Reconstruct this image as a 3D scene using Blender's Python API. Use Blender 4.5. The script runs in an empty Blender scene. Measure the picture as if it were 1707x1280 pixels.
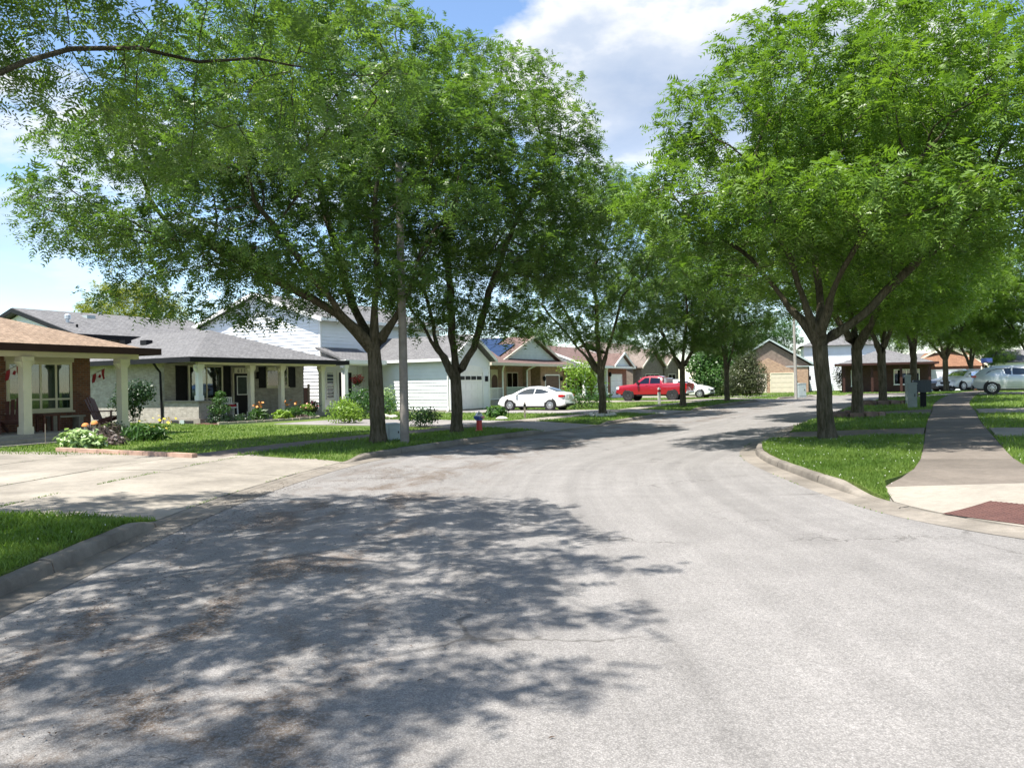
import bpy, math, random
import numpy as np
from mathutils import Vector, Matrix
from mathutils.geometry import delaunay_2d_cdt

R = math.radians
scene = bpy.context.scene
col = scene.collection
random.seed(7)
rng = np.random.default_rng(11)

# ------------------------------------------------------------------ camera, sky, sun, exposure
CAM_H, FPX, ROLL = 1.65, 1280.0, R(1.0)
cd = bpy.data.cameras.new('camera')
cam = bpy.data.objects.new('camera', cd); col.objects.link(cam); scene.camera = cam
cd.sensor_fit = 'HORIZONTAL'; cd.sensor_width = 36.0; cd.lens = 36.0 * FPX / 1707.0
cd.clip_start = 0.05; cd.clip_end = 3000.0
_ca, _sa = math.cos(ROLL), math.sin(ROLL)
cam.matrix_world = Matrix(((_ca, _sa, 0, 0), (0, 0, -1, 0), (-_sa, _ca, 0, CAM_H), (0, 0, 0, 1)))

SUN_EL, SUN_AZ = R(67.0), R(226.0)          # azimuth clockwise from +Y: behind and left of the camera
world = bpy.data.worlds.new('World'); scene.world = world; world.use_nodes = True
wn, wl = world.node_tree.nodes, world.node_tree.links
wn.clear()
w_out = wn.new('ShaderNodeOutputWorld'); w_bg = wn.new('ShaderNodeBackground')
w_sky = wn.new('ShaderNodeTexSky'); w_sky.sky_type = 'NISHITA'; w_sky.sun_disc = False
w_sky.sun_elevation = SUN_EL; w_sky.sun_rotation = SUN_AZ
w_sky.air_density = 1.0; w_sky.dust_density = 0.05; w_sky.ozone_density = 2.6
w_tc = wn.new('ShaderNodeTexCoord'); w_sep = wn.new('ShaderNodeSeparateXYZ')
wl.new(w_tc.outputs['Generated'], w_sep.inputs[0])
def wmath(op, a, b=None):
    n = wn.new('ShaderNodeMath'); n.operation = op
    for i, v in enumerate((a, b)):
        if v is None: continue
        if isinstance(v, (int, float)): n.inputs[i].default_value = v
        else: wl.new(v, n.inputs[i])
    return n.outputs[0]
_zc = wmath('MAXIMUM', w_sep.outputs[2], 0.0)
_den = wmath('ADD', _zc, 0.22)
w_cmb = wn.new('ShaderNodeCombineXYZ')
wl.new(wmath('DIVIDE', w_sep.outputs[0], _den), w_cmb.inputs[0])
wl.new(wmath('DIVIDE', w_sep.outputs[1], _den), w_cmb.inputs[1])
def wnoise(off, scale, detail, rough):
    mp = wn.new('ShaderNodeMapping'); mp.inputs['Location'].default_value = off
    wl.new(w_cmb.outputs[0], mp.inputs[0])
    n = wn.new('ShaderNodeTexNoise'); n.inputs['Scale'].default_value = scale
    n.inputs['Detail'].default_value = detail; n.inputs['Roughness'].default_value = rough
    wl.new(mp.outputs[0], n.inputs['Vector']); return n.outputs[0]
def wramp(fac, stops):
    r = wn.new('ShaderNodeValToRGB'); e = r.color_ramp.elements
    while len(e) < len(stops): e.new(0.5)
    for i, (p, c) in enumerate(stops):
        e[i].position = p; e[i].color = (c[0], c[1], c[2], 1)
    wl.new(fac, r.inputs[0]); return r.outputs[0]
CLOUD_OFF = (9.56, 7.3, 0.0)
_cn = wnoise(CLOUD_OFF, 1.15, 9.0, 0.56)
_cover = wramp(_cn, [(0.49, (0, 0, 0)), (0.55, (1, 1, 1))])
# thick middles of the clouds are greyer than their rims
_cbody = wramp(_cn, [(0.545, (1.05, 1.05, 1.03)), (0.60, (0.66, 0.74, 0.87)), (0.70, (0.46, 0.57, 0.76))])
w_cs = wn.new('ShaderNodeMix'); w_cs.data_type = 'RGBA'; w_cs.blend_type = 'MULTIPLY'
w_cs.inputs[0].default_value = 1.0
wl.new(_cbody, w_cs.inputs[6]); w_cs.inputs[7].default_value = (4.0, 4.05, 4.15, 1)
w_mix = wn.new('ShaderNodeMix'); w_mix.data_type = 'RGBA'
wl.new(wmath('MULTIPLY', _cover, wramp(_zc, [(0.08, (0.08, 0.08, 0.08)), (0.34, (1, 1, 1))])), w_mix.inputs[0]); wl.new(w_sky.outputs[0], w_mix.inputs[6]); wl.new(w_cs.outputs[2], w_mix.inputs[7])
wl.new(w_mix.outputs[2], w_bg.inputs['Color']); w_bg.inputs['Strength'].default_value = 0.115
wl.new(w_bg.outputs[0], w_out.inputs[0])

sd = bpy.data.lights.new('sun', 'SUN'); sun = bpy.data.objects.new('sun', sd); col.objects.link(sun)
sd.energy = 5.0; sd.angle = R(0.53); sd.color = (1.0, 0.95, 0.87)
_sv = Vector((math.sin(SUN_AZ) * math.cos(SUN_EL), math.cos(SUN_AZ) * math.cos(SUN_EL), math.sin(SUN_EL)))
sun.rotation_euler = _sv.to_track_quat('Z', 'Y').to_euler(); sun.location = (0, -20, 60)

vs = scene.view_settings
vs.view_transform = 'Standard'; vs.look = 'None'; vs.gamma = 1.0; vs.use_curve_mapping = False
vs.exposure = 1.2
scene.cycles.use_denoising = True
scene.cycles.max_bounces = 6; scene.cycles.diffuse_bounces = 2; scene.cycles.glossy_bounces = 2
scene.cycles.transmission_bounces = 4; scene.cycles.transparent_max_bounces = 8
scene.cycles.sample_clamp_indirect = 4.0

# ------------------------------------------------------------------ terrain and pixel helpers
def smooth(a, b, x):
    t = min(1.0, max(0.0, (x - a) / (b - a))); return t * t * (3 - 2 * t)
def g(x, y):
    return 0.02 * min(max(x - 4.0, 0.0), 36.0) * (1.0 - smooth(46, 78, y)) * smooth(-12, 6, y)
def ray(px, py):
    xc, yc = (px - 853.5) / FPX, (640.0 - py) / FPX
    return (xc * _ca + yc * _sa, 1.0, -xc * _sa + yc * _ca)
def gnd(px, py, lift=0.13):
    d = ray(px, py); t = 20.0
    for _ in range(25):
        z = g(d[0] * t, t) + lift
        t = 0.5 * t + 0.5 * (z - CAM_H) / d[2]
    return Vector((d[0] * t, t, g(d[0] * t, t) + lift))

# ------------------------------------------------------------------ mesh builder
class MB:
    def __init__(self): self.v = []; self.f = []; self.m = []; self.mi = 0
    def face(self, pts):
        b = len(self.v); self.v += [tuple(p) for p in pts]
        self.f.append(tuple(range(b, b + len(pts)))); self.m.append(self.mi); return self
    def solid(self, verts, faces):
        b = len(self.v); self.v += [tuple(p) for p in verts]
        for f in faces: self.f.append(tuple(i + b for i in f)); self.m.append(self.mi)
        return self
    def box(self, x0, x1, y0, y1, z0, z1):
        return self.solid([(x0, y0, z0), (x1, y0, z0), (x1, y1, z0), (x0, y1, z0), (x0, y0, z1), (x1, y0, z1), (x1, y1, z1), (x0, y1, z1)],
                          [(0, 3, 2, 1), (4, 5, 6, 7), (0, 1, 5, 4), (1, 2, 6, 5), (2, 3, 7, 6), (3, 0, 4, 7)])
    def bar(self, p, q, w, h, up=(0, 0, 1)):
        p, q = Vector(p), Vector(q); d = (q - p).normalized(); u = Vector(up)
        s = d.cross(u)
        if s.length < 1e-4: s = d.cross(Vector((1, 0, 0)))
        s.normalize(); u = s.cross(d).normalized()
        s *= w / 2; u *= h / 2
        return self.solid([p - s - u, p + s - u, p + s + u, p - s + u, q - s - u, q + s - u, q + s + u, q - s + u],
                          [(0, 3, 2, 1), (4, 5, 6, 7), (0, 1, 5, 4), (1, 2, 6, 5), (2, 3, 7, 6), (3, 0, 4, 7)])
    def prism(self, poly, axis, a, b):
        """poly: 2-D outline; axis 'x': (y,z) extruded along x; 'y': (x,z) along y; 'z': (x,y) along z"""
        n = len(poly)
        def pt(p, t): return (t, p[0], p[1]) if axis == 'x' else ((p[0], t, p[1]) if axis == 'y' else (p[0], p[1], t))
        vs_ = [pt(p, a) for p in poly] + [pt(p, b) for p in poly]
        fs = [tuple(range(n - 1, -1, -1)), tuple(range(n, 2 * n))] + [(i, (i + 1) % n, n + (i + 1) % n, n + i) for i in range(n)]
        if axis == 'y': fs = [tuple(reversed(f)) for f in fs]
        ar = sum(poly[i][0] * poly[(i + 1) % n][1] - poly[(i + 1) % n][0] * poly[i][1] for i in range(n))
        if (ar < 0) != (b < a): fs = [tuple(reversed(f)) for f in fs]
        return self.solid(vs_, fs)
    def tube(self, pts, rad, n=8, caps=True):
        pts = [Vector(p) for p in pts]
        if not hasattr(rad, '__len__'): rad = [rad] * len(pts)
        b = len(self.v); K = len(pts); prev = None
        for i, p in enumerate(pts):
            d = (pts[min(i + 1, K - 1)] - pts[max(i - 1, 0)]).normalized()
            if prev is None:
                a = d.cross(Vector((0, 0, 1)) if abs(d.z) < 0.9 else Vector((1, 0, 0))).normalized()
            else: a = (prev - d * prev.dot(d)).normalized()
            prev = a; c = d.cross(a)
            for k in range(n):
                t = 2 * math.pi * k / n
                self.v.append(tuple(p + (a * math.cos(t) + c * math.sin(t)) * rad[i]))
        for i in range(K - 1):
            for k in range(n):
                k2 = (k + 1) % n
                self.f.append((b + i * n + k, b + i * n + k2, b + (i + 1) * n + k2, b + (i + 1) * n + k)); self.m.append(self.mi)
        if caps:
            self.f.append(tuple(b + k for k in range(n - 1, -1, -1))); self.m.append(self.mi)
            self.f.append(tuple(b + (K - 1) * n + k for k in range(n))); self.m.append(self.mi)
        return self
    def lathe(self, prof, n=16, c=(0, 0, 0), axis='z', caps=True):
        b = len(self.v); K = len(prof)
        for r, h in prof:
            for k in range(n):
                t = 2 * math.pi * k / n; a_, b_ = r * math.cos(t), r * math.sin(t)
                q = (a_, b_, h) if axis == 'z' else ((h, a_, b_) if axis == 'x' else (b_, h, a_))
                self.v.append((q[0] + c[0], q[1] + c[1], q[2] + c[2]))
        for i in range(K - 1):
            for k in range(n):
                k2 = (k + 1) % n
                self.f.append((b + i * n + k, b + i * n + k2, b + (i + 1) * n + k2, b + (i + 1) * n + k)); self.m.append(self.mi)
        if caps:
            self.f.append(tuple(b + k for k in range(n - 1, -1, -1))); self.m.append(self.mi)
            self.f.append(tuple(b + (K - 1) * n + k for k in range(n))); self.m.append(self.mi)
        return self
    def build(self, name, mat, parent=None, smooth_angle=None):
        me = bpy.data.meshes.new(name); me.from_pydata(self.v, [], self.f)
        mats = mat if isinstance(mat, (list, tuple)) else [mat]
        for m_ in mats: me.materials.append(m_)
        if len(mats) > 1: me.polygons.foreach_set('material_index', self.m)
        if smooth_angle is not None:
            me.polygons.foreach_set('use_smooth', [True] * len(me.polygons))
            me.set_sharp_from_angle(angle=R(smooth_angle))
        me.update()
        o = bpy.data.objects.new(name, me); col.objects.link(o)
        if parent is not None: o.parent = parent
        return o

def np_mesh(name, verts, faces_n, mat, parent=None, smooth_=False, idx=None):
    """verts (N,3); faces_n: verts per face (consecutive vertices), or idx (M,k)"""
    me = bpy.data.meshes.new(name); verts = np.asarray(verts, np.float32)
    if idx is None: idx = np.arange(len(verts)).reshape(-1, faces_n)
    M, k = idx.shape
    me.vertices.add(len(verts)); me.vertices.foreach_set('co', verts.ravel())
    me.loops.add(M * k); me.loops.foreach_set('vertex_index', idx.astype(np.int32).ravel())
    me.polygons.add(M); me.polygons.foreach_set('loop_start', np.arange(0, M * k, k, dtype=np.int32))
    try: me.polygons.foreach_set('loop_total', np.full(M, k, np.int32))
    except Exception: pass
    if smooth_: me.polygons.foreach_set('use_smooth', np.ones(M, bool))
    me.materials.append(mat); me.update(calc_edges=True); me.validate()
    o = bpy.data.objects.new(name, me); col.objects.link(o)
    if parent is not None: o.parent = parent
    return o

def tag(o, label=None, cat=None, group=None, kind=None):
    if label: o['label'] = label
    if cat: o['category'] = cat
    if group: o['group'] = group
    if kind: o['kind'] = kind
    return o
def thing(name, label, cat, loc=(0, 0, 0), rz=0.0, group=None):
    o = bpy.data.objects.new(name, None); col.objects.link(o)
    o.location = loc; o.rotation_euler = (0, 0, rz); o.empty_display_size = 0.2
    return tag(o, label, cat, group)
def structure(name, loc=(0, 0, 0)):
    o = bpy.data.objects.new(name, None); col.objects.link(o); o.location = loc; o['kind'] = 'structure'; return o
def copy_tree(o, parent=None):
    c = o.copy(); col.objects.link(c); c.parent = parent
    for ch in o.children: copy_tree(ch, c)
    return c

# ------------------------------------------------------------------ materials
class NT:
    def __init__(self, name):
        self.mat = bpy.data.materials.new(name); self.mat.use_nodes = True
        self.n, self.l = self.mat.node_tree.nodes, self.mat.node_tree.links
        self.bsdf = self.n['Principled BSDF']; self.out = self.n['Material Output']
        self.tc = self.n.new('ShaderNodeTexCoord')
    def put(self, sock, v):
        if isinstance(v, bpy.types.NodeSocket): self.l.new(v, sock)
        elif isinstance(v, (tuple, list)): sock.default_value = (*v, 1) if len(v) == 3 and sock.type == 'RGBA' else v
        else: sock.default_value = v
    def math(self, op, a, b=None, c=None):
        n = self.n.new('ShaderNodeMath'); n.operation = op
        for i, v in enumerate((a, b, c)):
            if v is not None: self.put(n.inputs[i], v)
        return n.outputs[0]
    def noise(self, vec, scale, detail=4, rough=0.55, dist=0.0):
        n = self.n.new('ShaderNodeTexNoise'); self.l.new(vec, n.inputs['Vector'])
        n.inputs['Scale'].default_value = scale; n.inputs['Detail'].default_value = detail
        n.inputs['Roughness'].default_value = rough; n.inputs['Distortion'].default_value = dist
        return n.outputs[0]
    def voro(self, vec, scale, feature='F1', out=0):
        n = self.n.new('ShaderNodeTexVoronoi'); n.feature = feature; self.l.new(vec, n.inputs['Vector'])
        n.inputs['Scale'].default_value = scale; return n.outputs[out]
    def ramp(self, fac, stops):
        r = self.n.new('ShaderNodeValToRGB'); e = r.color_ramp.elements
        while len(e) < len(stops): e.new(0.5)
        for i, (p, c) in enumerate(stops):
            if not isinstance(c, (tuple, list)): c = (c, c, c)
            e[i].position = p; e[i].color = (*c, 1)
        self.put(r.inputs[0], fac); return r.outputs[0]
    def mix(self, fac, a, b, mode='MIX'):
        n = self.n.new('ShaderNodeMix'); n.data_type = 'RGBA'; n.blend_type = mode
        self.put(n.inputs[0], fac); self.put(n.inputs[6], a); self.put(n.inputs[7], b); return n.outputs[2]
    def mapping(self, vec, scale=(1, 1, 1), loc=(0, 0, 0), rot=(0, 0, 0)):
        n = self.n.new('ShaderNodeMapping'); self.l.new(vec, n.inputs[0])
        n.inputs['Scale'].default_value = scale; n.inputs['Location'].default_value = loc; n.inputs['Rotation'].default_value = rot
        return n.outputs[0]
    def bump(self, h, strength=0.3, dist=0.01, prev=None):
        n = self.n.new('ShaderNodeBump'); n.inputs['Strength'].default_value = strength
        n.inputs['Distance'].default_value = dist; self.l.new(h, n.inputs['Height'])
        if prev is not None: self.l.new(prev, n.inputs['Normal'])
        return n.outputs[0]
    def wallvec(self):
        """metres along the wall or roof course, height: picks x or y by the object-space normal"""
        s = self.n.new('ShaderNodeSeparateXYZ'); self.l.new(self.tc.outputs['Object'], s.inputs[0])
        q = self.n.new('ShaderNodeSeparateXYZ'); self.l.new(self.tc.outputs['Normal'], q.inputs[0])
        sel = self.math('GREATER_THAN', self.math('ABSOLUTE', q.outputs[0]), self.math('ABSOLUTE', q.outputs[1]))
        u = self.math('ADD', self.math('MULTIPLY', s.outputs[1], sel), self.math('MULTIPLY', s.outputs[0], self.math('SUBTRACT', 1.0, sel)))
        c = self.n.new('ShaderNodeCombineXYZ'); self.l.new(u, c.inputs[0]); self.l.new(s.outputs[2], c.inputs[1])
        return c.outputs[0]
    def done(self, color=None, rough=None, normal=None, metal=None, spec=None, coat=None):
        b = self.bsdf
        if color is not None: self.put(b.inputs['Base Color'], color)
        if rough is not None: self.put(b.inputs['Roughness'], rough)
        if normal is not None: self.l.new(normal, b.inputs['Normal'])
        if metal is not None: b.inputs['Metallic'].default_value = metal
        if spec is not None: b.inputs['Specular IOR Level'].default_value = spec
        if coat is not None: b.inputs['Coat Weight'].default_value = coat; b.inputs['Coat Roughness'].default_value = 0.04
        return self.mat

def pbr(name, c, rough=0.7, var=0.18, scale=3.0, bump=0.15, bscale=60.0, metal=None, spec=None, coat=None):
    t = NT(name); v = t.tc.outputs['Object']
    n1 = t.noise(v, scale, 5, 0.6)
    lo = tuple(x * (1 - var) for x in c); hi = tuple(min(1, x * (1 + var)) for x in c)
    cc = t.ramp(n1, [(0.3, lo), (0.7, hi)])
    nb = t.bump(t.noise(v, bscale, 3), bump, 0.004) if bump else None
    return t.done(cc, rough, nb, metal, spec, coat)

def brickmat(name, c1, c2, mortar, w=0.215, h=0.075):
    t = NT(name); v = t.wallvec()
    b = t.n.new('ShaderNodeTexBrick'); t.l.new(v, b.inputs['Vector'])
    b.inputs['Color1'].default_value = (*c1, 1); b.inputs['Color2'].default_value = (*c2, 1); b.inputs['Mortar'].default_value = (*mortar, 1)
    b.inputs['Scale'].default_value = 1.0; b.inputs['Brick Width'].default_value = w; b.inputs['Row Height'].default_value = h
    b.inputs['Mortar Size'].default_value = 0.007; b.inputs['Mortar Smooth'].default_value = 0.2; b.inputs['Bias'].default_value = -0.1
    n = t.noise(v, 3.1, 5, 0.65); n2 = t.noise(v, 45, 3)
    cc = t.mix(0.55, b.outputs['Color'], t.ramp(n, [(0.3, 0.55), (0.7, 1.35)]), 'MULTIPLY')
    cc = t.mix(0.35, cc, t.ramp(n2, [(0.3, 0.6), (0.7, 1.3)]), 'MULTIPLY')
    nb = t.bump(t.math('SUBTRACT', 1.0, b.outputs['Fac']), 0.6, 0.008)
    return t.done(cc, 0.9, t.bump(n2, 0.3, 0.004, nb))

def shinglemat(name, c1, c2, c3):
    t = NT(name); v = t.wallvec(); v2 = t.mapping(v, (1, 2.9, 1))
    b = t.n.new('ShaderNodeTexBrick'); t.l.new(v2, b.inputs['Vector'])
    b.inputs['Color1'].default_value = (*c1, 1); b.inputs['Color2'].default_value = (*c2, 1); b.inputs['Mortar'].default_value = (*c3, 1)
    b.inputs['Scale'].default_value = 1.0; b.inputs['Brick Width'].default_value = 0.30; b.inputs['Row Height'].default_value = 0.145
    b.inputs['Mortar Size'].default_value = 0.010; b.inputs['Mortar Smooth'].default_value = 0.4
    n = t.noise(v, 2.2, 6, 0.7); n2 = t.noise(t.tc.outputs['Object'], 70, 3, 0.7); n3 = t.noise(v2, 9, 2)
    cc = t.mix(0.7, b.outputs['Color'], t.ramp(n, [(0.3, 0.72), (0.7, 1.25)]), 'MULTIPLY')
    cc = t.mix(0.8, cc, t.ramp(n3, [(0.3, 0.7), (0.7, 1.3)]), 'MULTIPLY')
    cc = t.mix(0.7, cc, t.ramp(n2, [(0.3, 0.55), (0.7, 1.4)]), 'MULTIPLY')
    nb = t.bump(t.math('SUBTRACT', 1.0, b.outputs['Fac']), 0.7, 0.012)
    return t.done(cc, 0.95, t.bump(n2, 0.5, 0.004, nb), spec=0.2)

def concretemat(name, c, stain=0.35):
    t = NT(name); v = t.tc.outputs['Object']
    n1 = t.noise(v, 0.7, 6, 0.65); n2 = t.noise(v, 9, 5, 0.7); n3 = t.noise(v, 160, 2, 0.6)
    oi = t.n.new('ShaderNodeObjectInfo')
    cc = t.mix(1.0, t.ramp(n1, [(0.3, tuple(x * (1 - stain) for x in c)), (0.62, c), (0.8, tuple(x * 1.08 for x in c))]),
               t.ramp(n2, [(0.3, 0.86), (0.7, 1.1)]), 'MULTIPLY')
    cc = t.mix(1.0, cc, t.ramp(n3, [(0.3, 0.82), (0.7, 1.14)]), 'MULTIPLY')
    cc = t.mix(1.0, cc, t.ramp(oi.outputs['Random'], [(0.0, 0.88), (1.0, 1.06)]), 'MULTIPLY')
    return t.done(cc, 0.92, t.bump(n3, 0.4, 0.004, t.bump(n2, 0.25, 0.01)), spec=0.25)

def glassmat(name, tint=(0.35, 0.42, 0.42), trans=0.75):
    t = NT(name); t.n.remove(t.bsdf)
    tr = t.n.new('ShaderNodeBsdfTransparent'); tr.inputs[0].default_value = (*tint, 1)
    gl = t.n.new('ShaderNodeBsdfGlossy'); gl.inputs['Roughness'].default_value = 0.02; gl.inputs[0].default_value = (0.95, 0.97, 1, 1)
    fr = t.n.new('ShaderNodeFresnel'); fr.inputs[0].default_value = 1.52
    mx = t.n.new('ShaderNodeMixShader')
    f = t.math('ADD', t.math('MULTIPLY', fr.outputs[0], 1.0), 0.02)
    t.l.new(f, mx.inputs[0]); t.l.new(tr.outputs[0], mx.inputs[1]); t.l.new(gl.outputs[0], mx.inputs[2])
    t.l.new(mx.outputs[0], t.out.inputs[0]); return t.mat

def leafmat(name, lo, hi, tcol, tw=0.42, nscale=0.9):
    t = NT(name); v = t.tc.outputs['Object']; oi = t.n.new('ShaderNodeObjectInfo')
    n1 = t.noise(v, nscale, 4, 0.6); n2 = t.noise(v, 14.0, 3, 0.7)
    f = t.math('ADD', t.math('MULTIPLY', n1, 0.65), t.math('MULTIPLY', n2, 0.35))
    cc = t.ramp(f, [(0.34, lo), (0.66, hi)])
    cc = t.mix(1.0, cc, t.ramp(oi.outputs['Random'], [(0, (0.85, 0.9, 0.9)), (1, (1.1, 1.08, 1.0))]), 'MULTIPLY')
    t.done(cc, 0.42, spec=0.45)
    tr = t.n.new('ShaderNodeBsdfTranslucent')
    t.put(tr.inputs[0], t.mix(1.0, cc, tcol, 'MULTIPLY'))
    mx = t.n.new('ShaderNodeMixShader'); mx.inputs[0].default_value = tw
    t.l.new(t.bsdf.outputs[0], mx.inputs[1]); t.l.new(tr.outputs[0], mx.inputs[2]); t.l.new(mx.outputs[0], t.out.inputs[0])
    return t.mat

M = {}
M['white'] = pbr('white paint', (0.78, 0.78, 0.76), 0.55, 0.05, 2)
M['siding'] = pbr('white vinyl siding', (0.74, 0.76, 0.78), 0.5, 0.05, 1.2, 0.05)
M['cream'] = pbr('cream paint', (0.66, 0.61, 0.47), 0.6, 0.07, 2)
M['beige'] = pbr('beige aluminium', (0.60, 0.53, 0.42), 0.55, 0.06, 2)
M['brown'] = pbr('dark brown aluminium', (0.045, 0.021, 0.018), 0.55, 0.15, 2, spec=0.2)
M['black'] = pbr('black aluminium', (0.012, 0.012, 0.014), 0.55, 0.2, 2, spec=0.15)
M['dark'] = pbr('dark interior', (0.018, 0.019, 0.02), 0.8, 0.2, 2)
M['redwood'] = pbr('red brown painted wood', (0.085, 0.024, 0.018), 0.6, 0.25, 6)
M['woodbrown'] = pbr('brown stained door', (0.11, 0.05, 0.028), 0.55, 0.3, 5)
M['greywood'] = pbr('weathered wood', (0.27, 0.23, 0.19), 0.9, 0.3, 9)
M['paleceil'] = pbr('pale soffit', (0.55, 0.53, 0.47), 0.7, 0.05, 2)
M['palegreen'] = pbr('pale green paint', (0.48, 0.55, 0.5), 0.6, 0.08, 3)
M['greysteel'] = pbr('galvanised steel', (0.36, 0.38, 0.4), 0.45, 0.12, 4, metal=0.6)
M['boxgreen'] = pbr('grey green cabinet paint', (0.19, 0.225, 0.215), 0.5, 0.1, 4)
M['boxgrey'] = pbr('pale grey cabinet paint', (0.36, 0.42, 0.42), 0.5, 0.1, 4)
M['boxblack'] = pbr('dark blue mailbox plastic', (0.02, 0.032, 0.045), 0.45, 0.15, 4)
M['polewood'] = pbr('concrete lamp pole', (0.19, 0.172, 0.155), 0.9, 0.22, 5, 0.3, 90)
M['polepale'] = pbr('pale concrete pole', (0.36, 0.345, 0.32), 0.9, 0.12, 5, 0.3, 90)
M['red'] = pbr('red enamel', (0.45, 0.022, 0.022), 0.4, 0.1, 5)
M['flagred'] = pbr('red flag cloth', (0.30, 0.02, 0.03), 0.8, 0.12, 8)
M['flagwhite'] = pbr('white flag cloth', (0.75, 0.74, 0.74), 0.8, 0.05, 8)
M['blue'] = pbr('blue enamel', (0.05, 0.09, 0.30), 0.4, 0.1, 5)
M['silver'] = pbr('pale metal', (0.55, 0.57, 0.6), 0.35, 0.08, 5, metal=0.5)
M['plastic'] = pbr('white plastic', (0.72, 0.70, 0.64), 0.5, 0.05, 3)
M['cushion'] = pbr('red cushion cloth', (0.34, 0.02, 0.025), 0.9, 0.15, 9)
M['terracotta'] = pbr('black planter', (0.02, 0.02, 0.022), 0.6, 0.2, 4)
M['soil'] = pbr('garden soil', (0.06, 0.04, 0.028), 1.0, 0.4, 7, 0.8, 40)
M['mulch'] = pbr('red mulch', (0.12, 0.06, 0.045), 1.0, 0.4, 9, 0.9, 40)
M['rock'] = pbr('garden stone', (0.33, 0.29, 0.24), 0.95, 0.3, 4, 0.6, 25)
M['palerock'] = pbr('pale garden stone', (0.55, 0.52, 0.46), 0.95, 0.25, 4, 0.6, 25)
M['tie'] = pbr('weathered edging timber', (0.38, 0.25, 0.19), 0.95, 0.3, 3, 0.5, 30)
M['ringstone'] = pbr('brown edging stone', (0.15, 0.105, 0.085), 0.95, 0.35, 5, 0.6, 30)
M['tyre'] = pbr('tyre rubber', (0.017, 0.017, 0.018), 0.85, 0.2, 8)
M['rim'] = pbr('alloy rim', (0.62, 0.63, 0.65), 0.35, 0.05, 4, metal=0.7)
M['rimdark'] = pbr('dark alloy rim', (0.09, 0.09, 0.095), 0.35, 0.1, 4, metal=0.6)
M['carblack'] = pbr('black car plastic', (0.012, 0.012, 0.013), 0.55, 0.2, 5)
M['tail'] = pbr('red tail lamp', (0.42, 0.006, 0.012), 0.12, 0.1, 5, 0)
M['lamp'] = pbr('clear lamp lens', (0.62, 0.64, 0.66), 0.1, 0.05, 5, 0)
M['paint_white'] = pbr('white car paint', (0.80, 0.80, 0.79), 0.28, 0.02, 1, 0, coat=1.0)
M['paint_red'] = pbr('red car paint', (0.30, 0.004, 0.018), 0.25, 0.05, 1, 0, coat=1.0)
M['paint_silver'] = pbr('silver car paint', (0.50, 0.53, 0.55), 0.3, 0.03, 1, 0, metal=0.35, coat=1.0)
M['paint_dark'] = pbr('dark blue car paint', (0.014, 0.018, 0.03), 0.25, 0.05, 1, 0, coat=1.0)
M['carglass'] = glassmat('car glass', (0.10, 0.13, 0.14))
M['glass'] = glassmat('window glass', (0.55, 0.62, 0.60))
M['blind'] = pbr('pale vertical blinds', (0.34, 0.36, 0.30), 0.9, 0.1, 3)
M['curtain'] = pbr('dark green drapes', (0.05, 0.065, 0.06), 0.9, 0.3, 3)
M['solar'] = pbr('blue solar cells', (0.012, 0.024, 0.06), 0.2, 0.15, 6, 0)
M['brick_brown'] = brickmat('brown brick', (0.22, 0.085, 0.045), (0.14, 0.055, 0.035), (0.20, 0.17, 0.14))
M['brick_grey'] = brickmat('grey beige brick', (0.33, 0.30, 0.265), (0.43, 0.395, 0.35), (0.33, 0.31, 0.285))
M['brick_tan'] = brickmat('tan brick', (0.36, 0.23, 0.145), (0.27, 0.165, 0.105), (0.34, 0.29, 0.23))
M['brick_red'] = brickmat('red brick', (0.24, 0.07, 0.045), (0.17, 0.05, 0.035), (0.28, 0.22, 0.18))
M['brick_orange'] = brickmat('orange tan brick', (0.44, 0.28, 0.185), (0.31, 0.185, 0.125), (0.44, 0.37, 0.30))
M['brick_dull'] = brickmat('dull brown brick', (0.205, 0.16, 0.13), (0.15, 0.118, 0.097), (0.22, 0.19, 0.16))
M['brick_shaded'] = brickmat('shade-darkened red brick', (0.062, 0.027, 0.022), (0.045, 0.02, 0.017), (0.06, 0.045, 0.04))  # deep tree shade put into the brick and mortar colours
M['shingle_tan'] = shinglemat('tan shingles', (0.27, 0.20, 0.147), (0.225, 0.162, 0.115), (0.13, 0.095, 0.07))
M['shingle_grey'] = shinglemat('grey shingles', (0.165, 0.163, 0.165), (0.132, 0.13, 0.133), (0.08, 0.08, 0.082))
M['shingle_red'] = shinglemat('red brown shingles', (0.165, 0.112, 0.098), (0.135, 0.09, 0.08), (0.08, 0.055, 0.05))
M['shingle_brown'] = shinglemat('grey brown shingles', (0.22, 0.18, 0.155), (0.17, 0.14, 0.12), (0.09, 0.075, 0.065))
M['shingle_orange'] = shinglemat('orange brown shingles', (0.27, 0.145, 0.088), (0.21, 0.11, 0.07), (0.12, 0.065, 0.042))
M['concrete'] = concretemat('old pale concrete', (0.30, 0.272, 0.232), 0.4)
M['kerb'] = concretemat('kerb concrete', (0.235, 0.21, 0.18), 0.55)
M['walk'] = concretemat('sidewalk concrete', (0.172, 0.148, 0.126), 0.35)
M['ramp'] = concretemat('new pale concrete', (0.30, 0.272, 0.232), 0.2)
M['porch'] = concretemat('porch concrete', (0.34, 0.31, 0.27), 0.3)
M['drive_grey'] = concretemat('grey driveway', (0.25, 0.235, 0.225), 0.25)

def tactilemat():
    t = NT('rust red tactile iron'); v = t.tc.outputs['Object']
    n1 = t.noise(v, 6, 5, 0.7); n2 = t.noise(v, 60, 3)
    return t.done(t.mix(1.0, t.ramp(n1, [(0.3, (0.07, 0.030, 0.025)), (0.7, (0.115, 0.052, 0.042))]), t.ramp(n2, [(0.3, 0.7), (0.7, 1.2)]), 'MULTIPLY'), 0.85)
M['tactile'] = tactilemat()

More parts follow.
